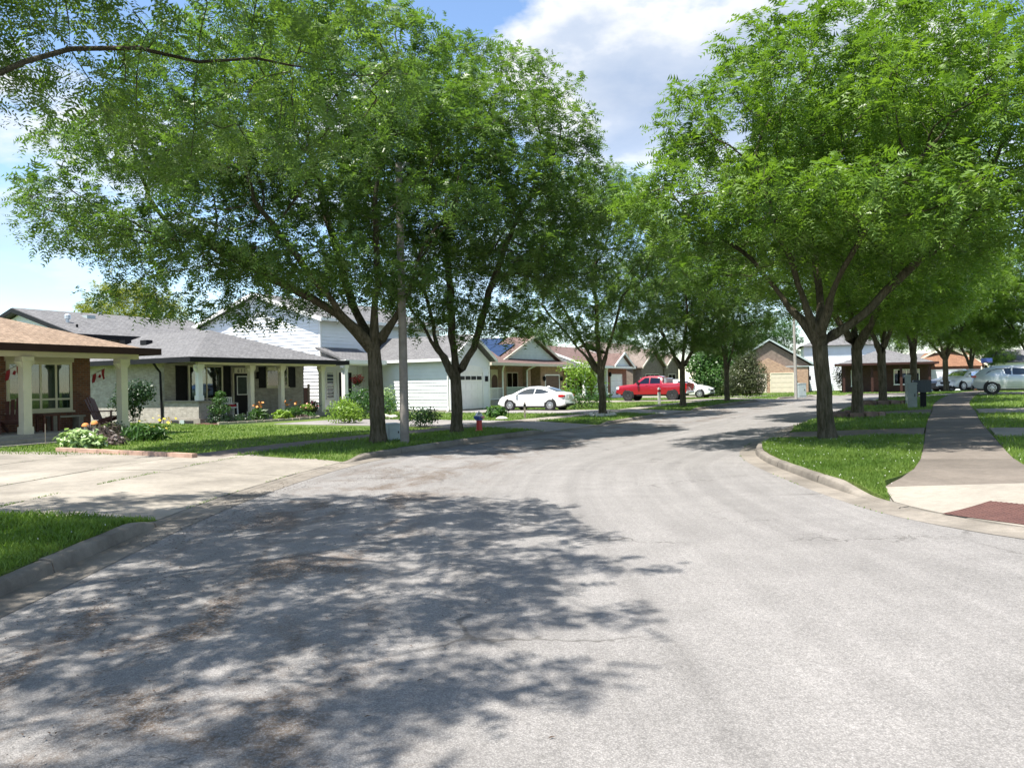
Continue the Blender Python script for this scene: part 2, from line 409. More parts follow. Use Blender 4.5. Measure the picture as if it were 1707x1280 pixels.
def asphaltmat():
    t = NT('worn pale asphalt'); v = t.tc.outputs['Object']; uv = t.tc.outputs['UV']
    big = t.noise(v, 0.22, 5, 0.6); mid = t.noise(v, 1.7, 6, 0.65)
    sweep = t.noise(t.mapping(uv, (0.035, 2.4, 1)), 1.0, 6, 0.62)           # wheel-polished bands along the lane
    fine = t.noise(v, 26, 3, 0.7); st = t.n.new('ShaderNodeTexVoronoi'); t.l.new(v, st.inputs['Vector'])
    st.inputs['Scale'].default_value = 120; st.inputs['Randomness'].default_value = 1.0
    c = t.ramp(big, [(0.3, (0.196, 0.187, 0.180)), (0.7, (0.234, 0.223, 0.215))])
    c = t.mix(1.0, c, t.ramp(mid, [(0.3, 0.88), (0.7, 1.1)]), 'MULTIPLY')
    c = t.mix(1.0, c, t.ramp(sweep, [(0.34, 0.87), (0.50, 0.99), (0.66, 1.11)]), 'MULTIPLY')
    c = t.mix(1.0, c, t.ramp(fine, [(0.25, 0.82), (0.75, 1.16)]), 'MULTIPLY')
    # stones: mixed grey aggregate
    c = t.mix(0.85, c, t.ramp(t.math('FRACT', t.math('MULTIPLY', st.outputs[1], 7.3)), [(0.0, 0.74), (0.5, 1.0), (1.0, 1.28)]), 'MULTIPLY')
    c = t.mix(0.8, c, t.ramp(st.outputs[0], [(0.25, 1.06), (0.75, 0.74)]), 'MULTIPLY')
    # brown seed litter swept to the left gutter side of the lane
    s = t.n.new('ShaderNodeSeparateXYZ'); t.l.new(uv, s.inputs[0])
    band = t.ramp(t.math('ADD', t.math('MULTIPLY', s.outputs[1], 0.1), 0.0), [(0.04, 0.0), (0.10, 1.0), (0.27, 1.0), (0.42, 0.0)])
    lit = t.noise(t.mapping(v, (1.0, 0.62, 1), rot=(0, 0, 0.5)), 1.15, 8, 0.68, 0.5); lit2 = t.noise(v, 42, 3, 0.8)
    lf = t.math('MULTIPLY', t.math('MULTIPLY', t.ramp(lit, [(0.49, 0.0), (0.60, 1.0)]), band), t.ramp(lit2, [(0.40, 0.0), (0.55, 1.0)]))
    c = t.mix(t.math('MULTIPLY', lf, 0.85), c, (0.075, 0.045, 0.024))
    # hairline cracks
    cr = t.n.new('ShaderNodeTexVoronoi'); cr.feature = 'DISTANCE_TO_EDGE'
    wv = t.noise(v, 2.3, 4, 0.6); cmb = t.n.new('ShaderNodeVectorMath'); cmb.operation = 'ADD'
    t.l.new(v, cmb.inputs[0]); t.l.new(wv, cmb.inputs[1]); t.l.new(cmb.outputs[0], cr.inputs['Vector']); cr.inputs['Scale'].default_value = 0.33
    ck = t.math('MULTIPLY', t.ramp(cr.outputs[0], [(0.003, 1.0), (0.008, 0.0)]), t.ramp(t.noise(v, 0.35, 2), [(0.46, 0.0), (0.56, 1.0)]))
    c = t.mix(t.math('MULTIPLY', ck, 0.7), c, (0.06, 0.055, 0.05))
    nb = t.bump(st.outputs[0], 0.5, 0.006); nb = t.bump(fine, 0.35, 0.01, nb)
    return t.done(c, 0.88, nb, spec=0.3)
M['asphalt'] = asphaltmat()

def lawnmat():
    t = NT('mown lawn'); v = t.tc.outputs['Object']
    n1 = t.noise(v, 0.5, 5, 0.6); n2 = t.noise(v, 7, 5, 0.7); n3 = t.noise(t.mapping(v, (1, 1, 0.3)), 65, 3, 0.7)
    c = t.ramp(n1, [(0.3, (0.065, 0.115, 0.022)), (0.7, (0.13, 0.175, 0.042))])
    c = t.mix(1.0, c, t.ramp(n2, [(0.3, 0.7), (0.7, 1.3)]), 'MULTIPLY')
    c = t.mix(1.0, c, t.ramp(n3, [(0.3, 0.45), (0.7, 1.55)]), 'MULTIPLY')
    return t.done(c, 0.9, t.bump(n3, 1.0, 0.03), spec=0.15)
M['lawn'] = lawnmat()
M['grass'] = leafmat('grass blades', (0.085, 0.165, 0.024), (0.19, 0.275, 0.058), (1.2, 1.3, 0.5), 0.38, 0.9)
M['clover'] = pbr('white clover flowers', (0.75, 0.75, 0.70), 0.9, 0.05)

def barkmat(name, lo, hi):
    t = NT(name); v = t.tc.outputs['Object']
    m1 = t.mapping(v, (1, 1, 0.16)); n1 = t.noise(m1, 17, 6, 0.7, 0.4); n2 = t.noise(v, 2.4, 4); n3 = t.noise(m1, 55, 3, 0.7)
    c = t.ramp(n1, [(0.32, lo), (0.62, hi)])
    c = t.mix(0.8, c, t.ramp(n2, [(0.3, 0.7), (0.7, 1.3)]), 'MULTIPLY')
    c = t.mix(0.25, c, (0.10, 0.10, 0.035))
    return t.done(c, 0.95, t.bump(n1, 1.0, 0.10, t.bump(n3, 0.6, 0.01)), spec=0.15)
M['bark'] = barkmat('locust bark', (0.022, 0.018, 0.014), (0.155, 0.128, 0.105))
M['leaf_a'] = leafmat('locust leaves', (0.050, 0.106, 0.026), (0.170, 0.258, 0.068), (1.3, 1.4, 0.5), 0.42)
M['leaf_b'] = leafmat('light locust leaves', (0.062, 0.130, 0.022), (0.205, 0.312, 0.060), (1.3, 1.4, 0.45), 0.42)
M['leaf_dark'] = leafmat('dark shrub leaves', (0.014, 0.042, 0.012), (0.035, 0.085, 0.022), (1.1, 1.3, 0.5), 0.25)
M['leaf_mid'] = leafmat('green shrub leaves', (0.03, 0.085, 0.016), (0.075, 0.16, 0.03), (1.2, 1.4, 0.5), 0.3)
M['leaf_lime'] = leafmat('lime leaves', (0.12, 0.22, 0.03), (0.24, 0.36, 0.05), (1.2, 1.3, 0.5), 0.35)
M['leaf_gold'] = leafmat('yellow green leaves', (0.13, 0.17, 0.015), (0.26, 0.29, 0.03), (1.2, 1.2, 0.4), 0.4)
M['leaf_yew'] = leafmat('bronze green needles', (0.035, 0.05, 0.018), (0.085, 0.10, 0.034), (1.1, 1.1, 0.6), 0.2)
M['leaf_host'] = leafmat('variegated pale leaves', (0.16, 0.27, 0.07), (0.42, 0.52, 0.26), (1.1, 1.2, 0.7), 0.25, 9)
M['leaf_purple'] = leafmat('purple leaves', (0.07, 0.05, 0.045), (0.15, 0.11, 0.10), (1.1, 0.9, 0.9), 0.2, 6)
M['fl_orange'] = pbr('orange petals', (0.55, 0.22, 0.06), 0.8, 0.2, 9)
M['fl_yellow'] = pbr('yellow petals', (0.75, 0.58, 0.06), 0.8, 0.15, 9)
M['fl_pink'] = pbr('pink petals', (0.72, 0.33, 0.30), 0.8, 0.3, 20)
M['fl_red'] = pbr('red petals', (0.42, 0.02, 0.045), 0.8, 0.25, 9)
# ------------------------------------------------------------------ street curves
class Curve:
    def __init__(self, pts, side):
        P_ = [Vector((p[0], p[1], 0)) for p in pts]; out = []
        for i in range(len(P_) - 1):
            a, b, c, d = P_[max(i - 1, 0)], P_[i], P_[i + 1], P_[min(i + 2, len(P_) - 1)]
            n = max(2, int((c - b).length / 0.3))
            for k in range(n):
                t = k / n
                out.append(0.5 * ((2 * b) + (c - a) * t + (2 * a - 5 * b + 4 * c - d) * t * t + (3 * b - a - 3 * c + d) * t ** 3))
        out.append(P_[-1]); self.p = np.array([(v.x, v.y) for v in out])
        self.s = np.concatenate([[0], np.cumsum(np.linalg.norm(np.diff(self.p, axis=0), axis=1))]); self.L = self.s[-1]; self.side = side
    def xy(self, s): return np.array([np.interp(s, self.s, self.p[:, 0]), np.interp(s, self.s, self.p[:, 1])])
    def nrm(self, s):
        d = self.xy(min(s + 0.9, self.L)) - self.xy(max(s - 0.9, 0)); d /= np.linalg.norm(d)
        return np.array([-d[1], d[0]]) * self.side
    def P(self, s, t): return self.xy(s) + self.nrm(s) * t
    def sy(self, y, s0=0.0):
        m = self.s >= s0; return float(np.interp(y, self.p[m, 1], self.s[m]))
    def near(self, q): return float(self.s[np.argmin(np.sum((self.p - np.asarray(q)) ** 2, axis=1))])

LK = Curve([(-3.9, -14), (-4.0, -6), (-4.05, 0), (-4.15, 6), (-4.3, 9.5), (-4.15, 13), (-3.4, 17.1), (-1.3, 21.5), (1.2, 25.7), (3.6, 29.8), (8.6, 38.3),
            (11.9, 43.7), (16, 50), (21.7, 58), (29, 65), (38, 71), (50, 76), (70, 80), (100, 82)], 1)
RK = Curve([(40, 4.6), (16, 5.0), (9, 5.3), (6.6, 6.2), (5.45, 7.6), (4.85, 9), (4.72, 10.5), (4.78, 12.5), (5.0, 15.3), (5.6, 17.7), (7.0, 20.6), (8.6, 23.6),
            (11.4, 28.4), (15.0, 34.4), (20.6, 43), (25.5, 49.5), (32, 56), (41, 62), (55, 67), (72, 70), (100, 71)], -1)
RS0 = RK.near((4.85, 9))
SL = Curve([(5.35, 11.1), (6.2, 12.0), (7.2, 13.6), (9.2, 17.2), (12.4, 23.0), (15.5, 28.4), (19, 34.6), (24.3, 43), (29, 49.5), (35.5, 55.2), (44, 60.5), (56, 65)], -1)
SR = Curve([(7.6, 10.2), (7.75, 11.3), (8.5, 13.0), (10.4, 16.5), (13.6, 22.3), (16.7, 27.7), (20.2, 33.9), (25.5, 42.2), (30, 48.6), (36.3, 54.1), (44.6, 59.2), (56.4, 63.6)], -1)
L_DRIVES = [(9.6, 16.6), (25.7, 29.5), (35.9, 39.3), (50.5, 54.0), (60.5, 64.0)]
R_DRIVES = [(19.7, 22.4), (28.8, 31.4), (45.4, 48.9), (55.5, 58.5)]
LD = [(LK.sy(a), LK.sy(b)) for a, b in L_DRIVES]
RD = [(RK.sy(a, RS0), RK.sy(b, RS0)) for a, b in R_DRIVES]
S_RAMP = RK.sy(10.3, RS0)

# ------------------------------------------------------------------ ground, road
def grid_obj(name, xs, ys, zf, mat, uv=None):
    V = [(x, y, zf(x, y)) for y in ys for x in xs]; nx = len(xs)
    Fc = [(j * nx + i, j * nx + i + 1, (j + 1) * nx + i + 1, (j + 1) * nx + i) for j in range(len(ys) - 1) for i in range(nx - 1)]
    me = bpy.data.meshes.new(name); me.from_pydata(V, [], Fc); me.materials.append(mat)
    o = bpy.data.objects.new(name, me); col.objects.link(o); return o
_far = [-1500, -800, -400, -200, -120, -80] + list(range(-60, 121, 6)) + [160, 240, 400, 800, 1500]
grd = grid_obj('ground', _far, _far, lambda x, y: g(x, y) - 0.07, M['lawn']); tag(grd, kind='structure')

def loft(curve, ss, ts, lift):
    V = []; 
    for s in ss:
        for t in ts:
            q = curve.P(s, t); V.append((q[0], q[1], g(q[0], q[1]) + (lift(s, t) if callable(lift) else lift)))
    n = len(ts)
    Q = [(i * n + j, (i + 1) * n + j, (i + 1) * n + j + 1, i * n + j + 1) for i in range(len(ss) - 1) for j in range(n - 1)]
    return V, Q
def fix_up(V, Q):
    out = []
    for q in Q:
        a, b, c = (Vector(V[q[0]]), Vector(V[q[1]]), Vector(V[q[2]]))
        out.append(q if (b - a).cross(c - a).z > 0 else tuple(reversed(q)))
    return out
rs = np.linspace(0, LK.L - 0.5, 260); rt = [0.5, 0.0, -0.6, -1.5, -3, -5, -7, -9, -11, -13, -15]
V, Q = loft(LK, rs, rt, 0.0)
me = bpy.data.meshes.new('road'); me.from_pydata(V, [], fix_up(V, Q)); me.materials.append(M['asphalt'])
uvl = me.uv_layers.new(name='UVMap'); nT = len(rt)
for lp in me.loops:
    uvl.data[lp.index].uv = (rs[lp.vertex_index // nT], -rt[lp.vertex_index % nT])
road = bpy.data.objects.new('road', me); col.objects.link(road); tag(road, kind='structure')
side = grid_obj('side_street', [4.5, 8, 14, 24, 45], [-14, -8, -2, 2, 5.2, 8.0], lambda x, y: g(x, y) - 0.008, M['asphalt']); tag(side, kind='structure')

# ------------------------------------------------------------------ kerbs, gutters
KP = [(0.0, -0.06), (0.0, 0.0), (0.012, 0.05), (0.022, 0.10), (0.034, 0.118), (0.055, 0.127), (0.10, 0.13), (0.145, 0.13), (0.15, -0.06)]
def kerb_h(s, drives, extra=None):
    h = 1.0
    for a, b in drives:
        d = max(a - s, s - b)
        h = min(h, 0.22 + 0.78 * smooth(0.0, 0.9, d))
    if extra is not None: h = min(h, 0.22 + 0.78 * smooth(0.0, 1.1, s - extra))
    return h
def kerb(curve, s0, s1, drives, extra, parent, seg):
    s = s0; k = 0; rnd = random.Random(3)
    while s < s1 - 0.2:
        ln = seg * rnd.uniform(0.85, 1.15); e = min(s + ln - 0.022, s1); m = MB()
        off, dz = rnd.uniform(-0.010, 0.010), rnd.uniform(-0.010, 0.008)
        st = np.linspace(s, e, max(3, int((e - s) / 0.12))); n = len(KP)
        for q in st:
            h = kerb_h(q, drives, extra)
            for (t, z) in KP:
                p = curve.P(q, t + off); w = 0.003 * math.sin(q * 7.1 + t * 30) + (rnd.uniform(-0.007, 0.003) if 0.015 < t < 0.06 else 0)
                m.v.append((p[0], p[1], g(p[0], p[1]) + (z * h + dz + w if z > 0 else z)))
        for i in range(len(st) - 1):
            for j in range(n - 1):
                f = (i * n + j, i * n + j + 1, (i + 1) * n + j + 1, (i + 1) * n + j)
                m.f.append(f if curve.side > 0 else f[::-1])
        a = tuple(range(n)); b = tuple((len(st) - 1) * n + j for j in range(n))
        m.f += [a[::-1], b] if curve.side > 0 else [a, b[::-1]]
        m.m = [0] * len(m.f)
        m.build('kerb_segment', M['kerb'], parent, 40); s += ln; k += 1
kl = structure('kerb'); kerb(LK, 2.0, LK.sy(72), LD, None, kl, 2.4)
kr = structure('kerb'); kerb(RK, RK.near((14, 5.05)), RK.sy(62, RS0), RD, S_RAMP, kr, 2.4)
def gutter(curve, s0, s1, w):
    ss = np.linspace(s0, s1, int((s1 - s0) / 0.5)); V, Q = loft(curve, ss, [0.002, -w * 0.5, -w], lambda s, t: 0.010 if t > -0.01 else (0.004 if t > -w * 0.7 else 0.005))
    me = bpy.data.meshes.new('gutter'); me.from_pydata(V, [], fix_up(V, Q)); me.materials.append(M['kerb'])
    o = bpy.data.objects.new('gutter', me); col.objects.link(o); tag(o, kind='structure')
gutter(LK, 2.0, LK.sy(60), 0.36); gutter(RK, RK.near((10, 5.3)), RK.sy(50, RS0), 0.34)

# ------------------------------------------------------------------ lawns
SHEETS = {}
def skirt(V, Q, depth=0.16):
    cnt = {}
    for q in Q:
        for i in range(len(q)):
            a, b = q[i], q[(i + 1) % len(q)]; cnt[(a, b)] = 1
    V = list(V); Q = list(Q); low_ = {}
    for (a, b) in [e for e in cnt if (e[1], e[0]) not in cnt]:
        for k in (a, b):
            if k not in low_: V.append((V[k][0], V[k][1], V[k][2] - depth)); low_[k] = len(V) - 1
        Q.append((a, low_[a], low_[b], b))
    return V, Q
def quads_obj(name, V, Q, mat, key=None):
    me = bpy.data.meshes.new(name); Q = fix_up(V, Q); me.from_pydata(*(lambda vq: (vq[0], [], vq[1]))(skirt(V, Q))); me.materials.append(mat)
    o = bpy.data.objects.new(name, me); col.objects.link(o); tag(o, kind='structure')
    if key: SHEETS.setdefault(key, []).append((np.array(V), [q for q in Q]))
    return o
def sheet(name, poly, mat, lift, step=1.0, key=None, parent=None):
    poly = [Vector((p[0], p[1])) for p in poly]; n = len(poly)
    xs = [p.x for p in poly]; ys = [p.y for p in poly]
    pts = list(poly)
    def inside(x, y):
        c = False; j = n - 1
        for i in range(n):
            if ((ys[i] > y) != (ys[j] > y)) and (x < (xs[j] - xs[i]) * (y - ys[i]) / (ys[j] - ys[i]) + xs[i]): c = not c
            j = i
        return c
    gx = np.arange(min(xs) + 0.37, max(xs), step); gy = np.arange(min(ys) + 0.41, max(ys), step)
    for x in gx:
        for y in gy:
            if inside(x, y): pts.append(Vector((x, y)))
    r = delaunay_2d_cdt(pts, [(i, (i + 1) % n) for i in range(n)], [], 1, 1e-4)
    V = [(p.x, p.y, g(p.x, p.y) + (lift(p.x, p.y) if callable(lift) else lift)) for p in r[0]]
    Fc = [tuple(f) for f in r[2]]
    me = bpy.data.meshes.new(name); me.from_pydata(*(lambda vq: (vq[0], [], vq[1]))(skirt(V, fix_up(V, Fc)))); me.materials.append(mat)
    me.polygons.foreach_set('use_smooth', [False] * len(me.polygons))
    o = bpy.data.objects.new(name, me); col.objects.link(o)
    if parent is None: tag(o, kind='structure')
    else: o.parent = parent
    if key: SHEETS.setdefault(key, []).append((np.array(V), fix_up(V, Fc)))
    return o
def edge_w(s, drives, extra=None):
    d = min(max(a - s, s - b) for a, b in drives)
    if extra is not None: d = min(d, s - extra)
    return smooth(0.0, 0.95, d)
def blawn(s, t):
    w = edge_w(s, LD); return (0.132 + 0.02 * smooth(0, 1.2, t) * math.sin(s * 0.7 + t)) * w + (0.024 + 0.121 * smooth(0.1, 2.6, t) + 0.006) * (1 - w)
def blawn_r(x, y):
    s = RK.near((x, y)); t = float(np.linalg.norm(RK.xy(s) - np.array([x, y]))); w = edge_w(s, RD, S_RAMP - 0.3)
    return (0.13 + 0.015 * math.sin(x * 1.1) * math.cos(y * 0.9)) * w + (0.030 + 0.116 * smooth(0.1, 2.3, t)) * (1 - w)
def cuts(s0, s1, drives):
    edges = [s0] + [e for a, b in drives for e in (a, b)] + [s1]
    return [(edges[i], edges[i + 1]) for i in range(0, len(edges), 2)]
for i, (a, b) in enumerate(cuts(2.0, LK.sy(78), LD)):
    V, Q = loft(LK, np.linspace(a, b, max(4, int((b - a) / 0.3))), [0.148, 0.6, 1.2, 2.0, 2.9], blawn)
    quads_obj('boulevard_lawn', V, Q, M['lawn'], 'left0' if i == 0 else 'left_b')
V, Q = loft(LK, np.linspace(2.0, LK.L - 1, 150), [2.9, 4.1, 5, 6.5, 8, 10, 12.5, 15, 20, 28, 40, 60], lambda s, t: 0.128)
quads_obj('front_lawn', V, Q, M['lawn'], 'left_f')
def sl_match(s):
    p = RK.P(s, 2.6); return SL.near(p)
for i, (a, b) in enumerate(cuts(S_RAMP - 0.35, RK.sy(61, RS0), RD)):
    ka = [RK.P(s, 0.148) for s in np.linspace(a, b, max(4, int((b - a) / 0.5)))]
    u0, u1 = sl_match(a), sl_match(b)
    if i == 0: u0 = 0.0
    sb = [SL.P(u, 0.0) for u in np.linspace(u1, u0, max(4, int(abs(u1 - u0) / 0.6)))]
    sheet('boulevard_lawn', ka + sb, M['lawn'], blawn_r, 0.45, 'right0' if i == 0 else 'right_b')
srp = [SR.P(s, 0.0) for s in np.linspace(0, SR.L, 70)]
sheet('front_lawn', srp + [(95, 66), (95, 8), (9.6, 8.0), (8.3, 9.4)], M['lawn'], 0.13, 2.2, 'right_f')

# ------------------------------------------------------------------ concrete slabs
def slab(parent, c, mat, gap=0.013, th=0.09, name='slab'):
    """c: four (x, y, lift) corners in order"""
    ctr = np.mean(np.array([(a[0], a[1]) for a in c]), axis=0); top = []
    dz = random.uniform(-0.004, 0.004); tx, ty = random.uniform(-0.002, 0.002), random.uniform(-0.002, 0.002)
    for (x, y, l) in c:
        d = np.array([x, y]) - ctr; L_ = np.linalg.norm(d); q = ctr + d * max(0, (L_ - gap * 1.4)) / L_
        top.append((q[0], q[1], g(x, y) + l + dz + tx * d[0] + ty * d[1]))
    if sum(top[i][0] * top[(i + 1) % 4][1] - top[(i + 1) % 4][0] * top[i][1] for i in range(4)) < 0: top = top[::-1]
    bot = [(p[0], p[1], p[2] - th) for p in top]
    ins = [tuple(np.array([p[0], p[1]]) + (ctr - np.array([p[0], p[1]])) * 0.008 / max(0.1, np.linalg.norm(ctr - np.array([p[0], p[1]])))) + (p[2],) for p in top]
    mid = [(p[0], p[1], p[2] - 0.006) for p in top]
    m = MB(); m.solid(bot + mid + ins, [(0, 1, 5, 4), (1, 2, 6, 5), (2, 3, 7, 6), (3, 0, 4, 7), (4, 5, 9, 8), (5, 6, 10, 9), (6, 7, 11, 10), (7, 4, 8, 11), (8, 9, 10, 11), (3, 2, 1, 0)])
    return m.build(name, mat, parent)
def ramp_lift(t, w=2.6): return 0.024 + 0.121 * smooth(0.1, w, t)
swl = structure('sidewalk')
s = 3.0; s_end = LK.sy(66)
while s < s_end:
    e = s + 1.52; mid = (s + e) / 2
    inD1 = LD[0][0] - 0.2 < mid < LD[0][1] + 0.2
    if not inD1:
        c = [(*LK.P(a, t), 0.146) for a, t in ((s, 2.92), (e, 2.92), (e, 4.12), (s, 4.12))]
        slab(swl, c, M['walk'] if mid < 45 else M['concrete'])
    s = e
# the wide concrete driveway of the brown brick house: irregular grid of slabs
dw1 = structure('driveway'); a, b = LD[0]; a -= 0.15; b += 0.25
scuts = [a, a + 2.35, a + 4.75, b]; tcuts = [0.17, 2.5, 4.1, 7.0, 9.9, 12.9, 16.0]
for i in range(len(scuts) - 1):
    for j in range(len(tcuts) - 1):
        s0, s1, t0, t1 = scuts[i], scuts[i + 1], tcuts[j], tcuts[j + 1]
        slab(dw1, [(*LK.P(q, t), ramp_lift(t)) for q, t in ((s0, t0), (s1, t0), (s1, t1), (s0, t1))], M['concrete'], gap=0.012)
def left_drive(k, mat, tmax, step=3.0):
    p = structure('driveway'); a, b = LD[k]; t = 0.17
    tl = [0.17, 2.9] + [4.13 + step * i for i in range(int((tmax - 4.13) / step) + 1)]
    for i in range(len(tl) - 1):
        if i == 1: continue
        for h in range(2):
            s0 = a + (b - a) * h / 2; s1 = a + (b - a) * (h + 1) / 2
            slab(p, [(*LK.P(q, t_), ramp_lift(t_)) for q, t_ in ((s0, tl[i]), (s1, tl[i]), (s1, tl[i + 1]), (s0, tl[i + 1]))], mat)
    return p
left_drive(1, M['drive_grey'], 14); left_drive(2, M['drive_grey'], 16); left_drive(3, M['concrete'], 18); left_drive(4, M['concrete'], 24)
def rlift(x, y):
    d = math.sqrt(min(np.sum((RK.p - np.array([x, y])) ** 2, axis=1))); return 0.03 + 0.11 * smooth(0.2, 2.1, d)
swr = structure('sidewalk')
u = 0.0; N_ = int(SL.L / 1.5)
for k in range(N_):
    a, b = k / N_, (k + 1) / N_
    if SL.xy(SL.L * a)[1] > 56: break
    c = [(*SL.xy(SL.L * a), 0.146), (*SL.xy(SL.L * b), 0.146), (*SR.xy(SR.L * b), 0.146), (*SR.xy(SR.L * a), 0.146)]
    if k == 0: c[0] = (c[0][0], c[0][1], rlift(c[0][0], c[0][1]) + 0.004); c[3] = (c[3][0], c[3][1], rlift(c[3][0], c[3][1]) + 0.004)
    slab(swr, c, M['walk'])
kr_pts = [RK.P(s_, 0.172) for s_ in np.linspace(RK.near((9.6, 5.3)), S_RAMP - 0.4, 22)]
sheet('ramp_slab', kr_pts + [tuple(SL.P(0, 0.004)), tuple(SR.P(0, -0.004)), (8.3, 9.4), (9.6, 8.0)], M['ramp'], rlift, 0.5, parent=swr)
RQ = []
for k, (a, b) in enumerate(RD):
    p = structure('driveway'); n = 2
    for h in range(n):
        s0, s1 = a + (b - a) * h / n, a + (b - a) * (h + 1) / n
        q0, q1 = SL.xy(sl_match(s0)), SL.xy(sl_match(s1))
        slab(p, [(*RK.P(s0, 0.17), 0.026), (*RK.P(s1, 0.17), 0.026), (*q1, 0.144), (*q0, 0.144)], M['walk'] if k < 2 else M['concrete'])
        r0, r1 = SR.xy(SR.near(q0)), SR.xy(SR.near(q1)); d0 = (r0 - q0) / np.linalg.norm(r0 - q0); d1 = (r1 - q1) / np.linalg.norm(r1 - q1)
        d = np.array([0.866, -0.5]); RQ.append((r0, r1, d))
        for z_ in range(4):
            w0, w1 = z_ * 3.0 + 0.05, (z_ + 1) * 3.0 + 0.05
            slab(p, [(*(r0 + d * w0), 0.146), (*(r1 + d * w0), 0.146), (*(r1 + d * w1), 0.146), (*(r0 + d * w1), 0.146)], M['concrete'])
# rust coloured tactile plate let into the ramp: base with rows of domes
tp = thing('tactile_plate', 'rust red tactile warning plate with raised domes set in the pale kerb ramp', 'tactile plate', (4.98, 8.95, 0), math.atan2(-0.88, 0.47))
zpl = [g(5.4, 8.7) + rlift(5.4, 8.7) + 0.006]
def tz(u, v):
    c, s_ = math.cos(tp.rotation_euler.z), math.sin(tp.rotation_euler.z)
    x, y = 4.98 + c * u - s_ * v, 8.95 + s_ * u + c * v; return g(x, y) + rlift(x, y) + 0.007
m = MB()
for i in range(8):
    for j in range(5):
        u0, u1, v0, v1 = i * 0.18, (i + 1) * 0.18, j * 0.19, (j + 1) * 0.19
        m.face([(u0, v0, tz(u0, v0)), (u1, v0, tz(u1, v0)), (u1, v1, tz(u1, v1)), (u0, v1, tz(u0, v1))])
m.build('plate', M['tactile'], tp)
m = MB()
for i in range(24):
    for j in range(16):
        u_, v_ = 0.03 + i * 0.06, 0.03 + j * 0.06; m.lathe([(0.018, 0.0), (0.014, 0.006), (0.006, 0.008)], 6, (u_, v_, tz(u_, v_)), caps=False)
dm = m.build('domes', M['tactile'], tp); dm['kind'] = 'stuff'

# ------------------------------------------------------------------ grass blades
def grass(name, label, keys, dens, h, w, near, cond=None, mat='grass'):
    P_ = []
    for k in keys:
        for V, Fs in SHEETS[k]:
            for f in Fs:
                for tri in ((f[0], f[1], f[2]),) + (((f[0], f[2], f[3]),) if len(f) == 4 else ()):
                    a, b, c = V[tri[0]], V[tri[1]], V[tri[2]]
                    ar = 0.5 * np.linalg.norm(np.cross(b - a, c - a)); ctr = (a + b + c) / 3; d = math.hypot(ctr[0], ctr[1])
                    if ctr[1] < 0.8 * 0 + 2.0 or abs(ctr[0]) > 0.78 * ctr[1] + 3: continue
                    n = rng.poisson(ar * dens * min(1.0, (near / d) ** 2))
                    if n == 0: continue
                    r1, r2 = np.sqrt(rng.random(n)), rng.random(n)
                    P_.append(a + (b - a) * (r1 * (1 - r2))[:, None] + (c - a) * (r1 * r2)[:, None])
    P_ = np.concatenate(P_)
    if cond is not None: P_ = P_[cond(P_)]
    n = len(P_); d = np.hypot(P_[:, 0], P_[:, 1]); sc = np.maximum(1.0, d / near) ** 0.9
    th = rng.random(n) * 2 * np.pi; ph = rng.random(n) * 2 * np.pi
    clump = 0.75 + 0.5 * (np.sin(P_[:, 0] * 3.1 + np.sin(P_[:, 1] * 2.3)) * np.cos(P_[:, 1] * 2.7) * 0.5 + 0.5)
    hh = h * clump * rng.uniform(0.5, 1.15, n) * np.minimum(sc, 1.25); ww = w * rng.uniform(0.7, 1.3, n) * sc
    side_ = np.stack([np.cos(th), np.sin(th), 0 * th], 1) * (ww / 2)[:, None]
    lean = np.stack([np.cos(ph), np.sin(ph), 0 * ph], 1) * (hh * rng.uniform(0.1, 0.75, n))[:, None]
    up = np.array([0, 0, 1.0]) * hh[:, None]; base = P_ - np.array([0, 0, 0.005])
    V = np.stack([base - side_, base + side_, base + up * 0.6 + lean * 0.4 + side_ * 0.6, base + up + lean], 1).reshape(-1, 3)
    idx = np.arange(len(V)).reshape(-1, 4)
    o = np_mesh(name, V, 4, M[mat], idx=idx); return tag(o, label, 'grass', kind='stuff')
grass('grass', 'long shaded grass of the kerbside lawn beside the litter strewn gutter', ['left0'], 5600, 0.07, 0.006, 6.5)
def near_left(p): return (p[:, 1] < 12)
grass('grass', 'grass behind the kerbside strip on the lawn by the wide driveway', ['left_f'], 4000, 0.065, 0.007, 6.5,
      lambda p: (p[:, 1] < 10.5) & (np.abs(p[:, 0]) < 12))
grass('grass', 'bright sunlit grass tongue at the kerb ramp round the first locust', ['right0'], 4600, 0.062, 0.008, 11)
grass('grass', 'grass of the strips along the far kerbs between driveways', ['right_b', 'left_b'], 1100, 0.07, 0.012, 12)
_lkp = LK.p
def lawn_ok(p):
    d = np.sqrt(((p[:, None, :2] - _lkp[None, ::6]) ** 2).sum(2)).min(1)
    si = _lkp[::6][((p[:, None, :2] - _lkp[None, ::6]) ** 2).sum(2).argmin(1)][:, 1]
    ok = (d > 4.15) & (p[:, 1] > 14) & (d < 24)
    for (a, b) in L_DRIVES: ok &= ~((si > a - 0.3) & (si < b + 0.3))
    return ok
grass('grass', 'mown grass of the front lawns before the porch houses', ['left_f'], 560, 0.06, 0.014, 12, lawn_ok)
def right_ok(p):
    ok = p[:, 1] > 9.5
    for r0, r1, d in RQ:
        e = r1 - r0; q = p[:, :2] - r0; det = e[0] * d[1] - e[1] * d[0]
        u_ = (q[:, 0] * d[1] - q[:, 1] * d[0]) / det; v_ = (e[0] * q[:, 1] - e[1] * q[:, 0]) / det
        ok &= ~((u_ > -0.03) & (u_ < 1.03) & (v_ > -0.1) & (v_ < 12.1))
    return ok
grass('grass', 'grass of the lawns rising beyond the sidewalk slabs', ['right_f'], 800, 0.07, 0.012, 12,
      lambda p: right_ok(p))
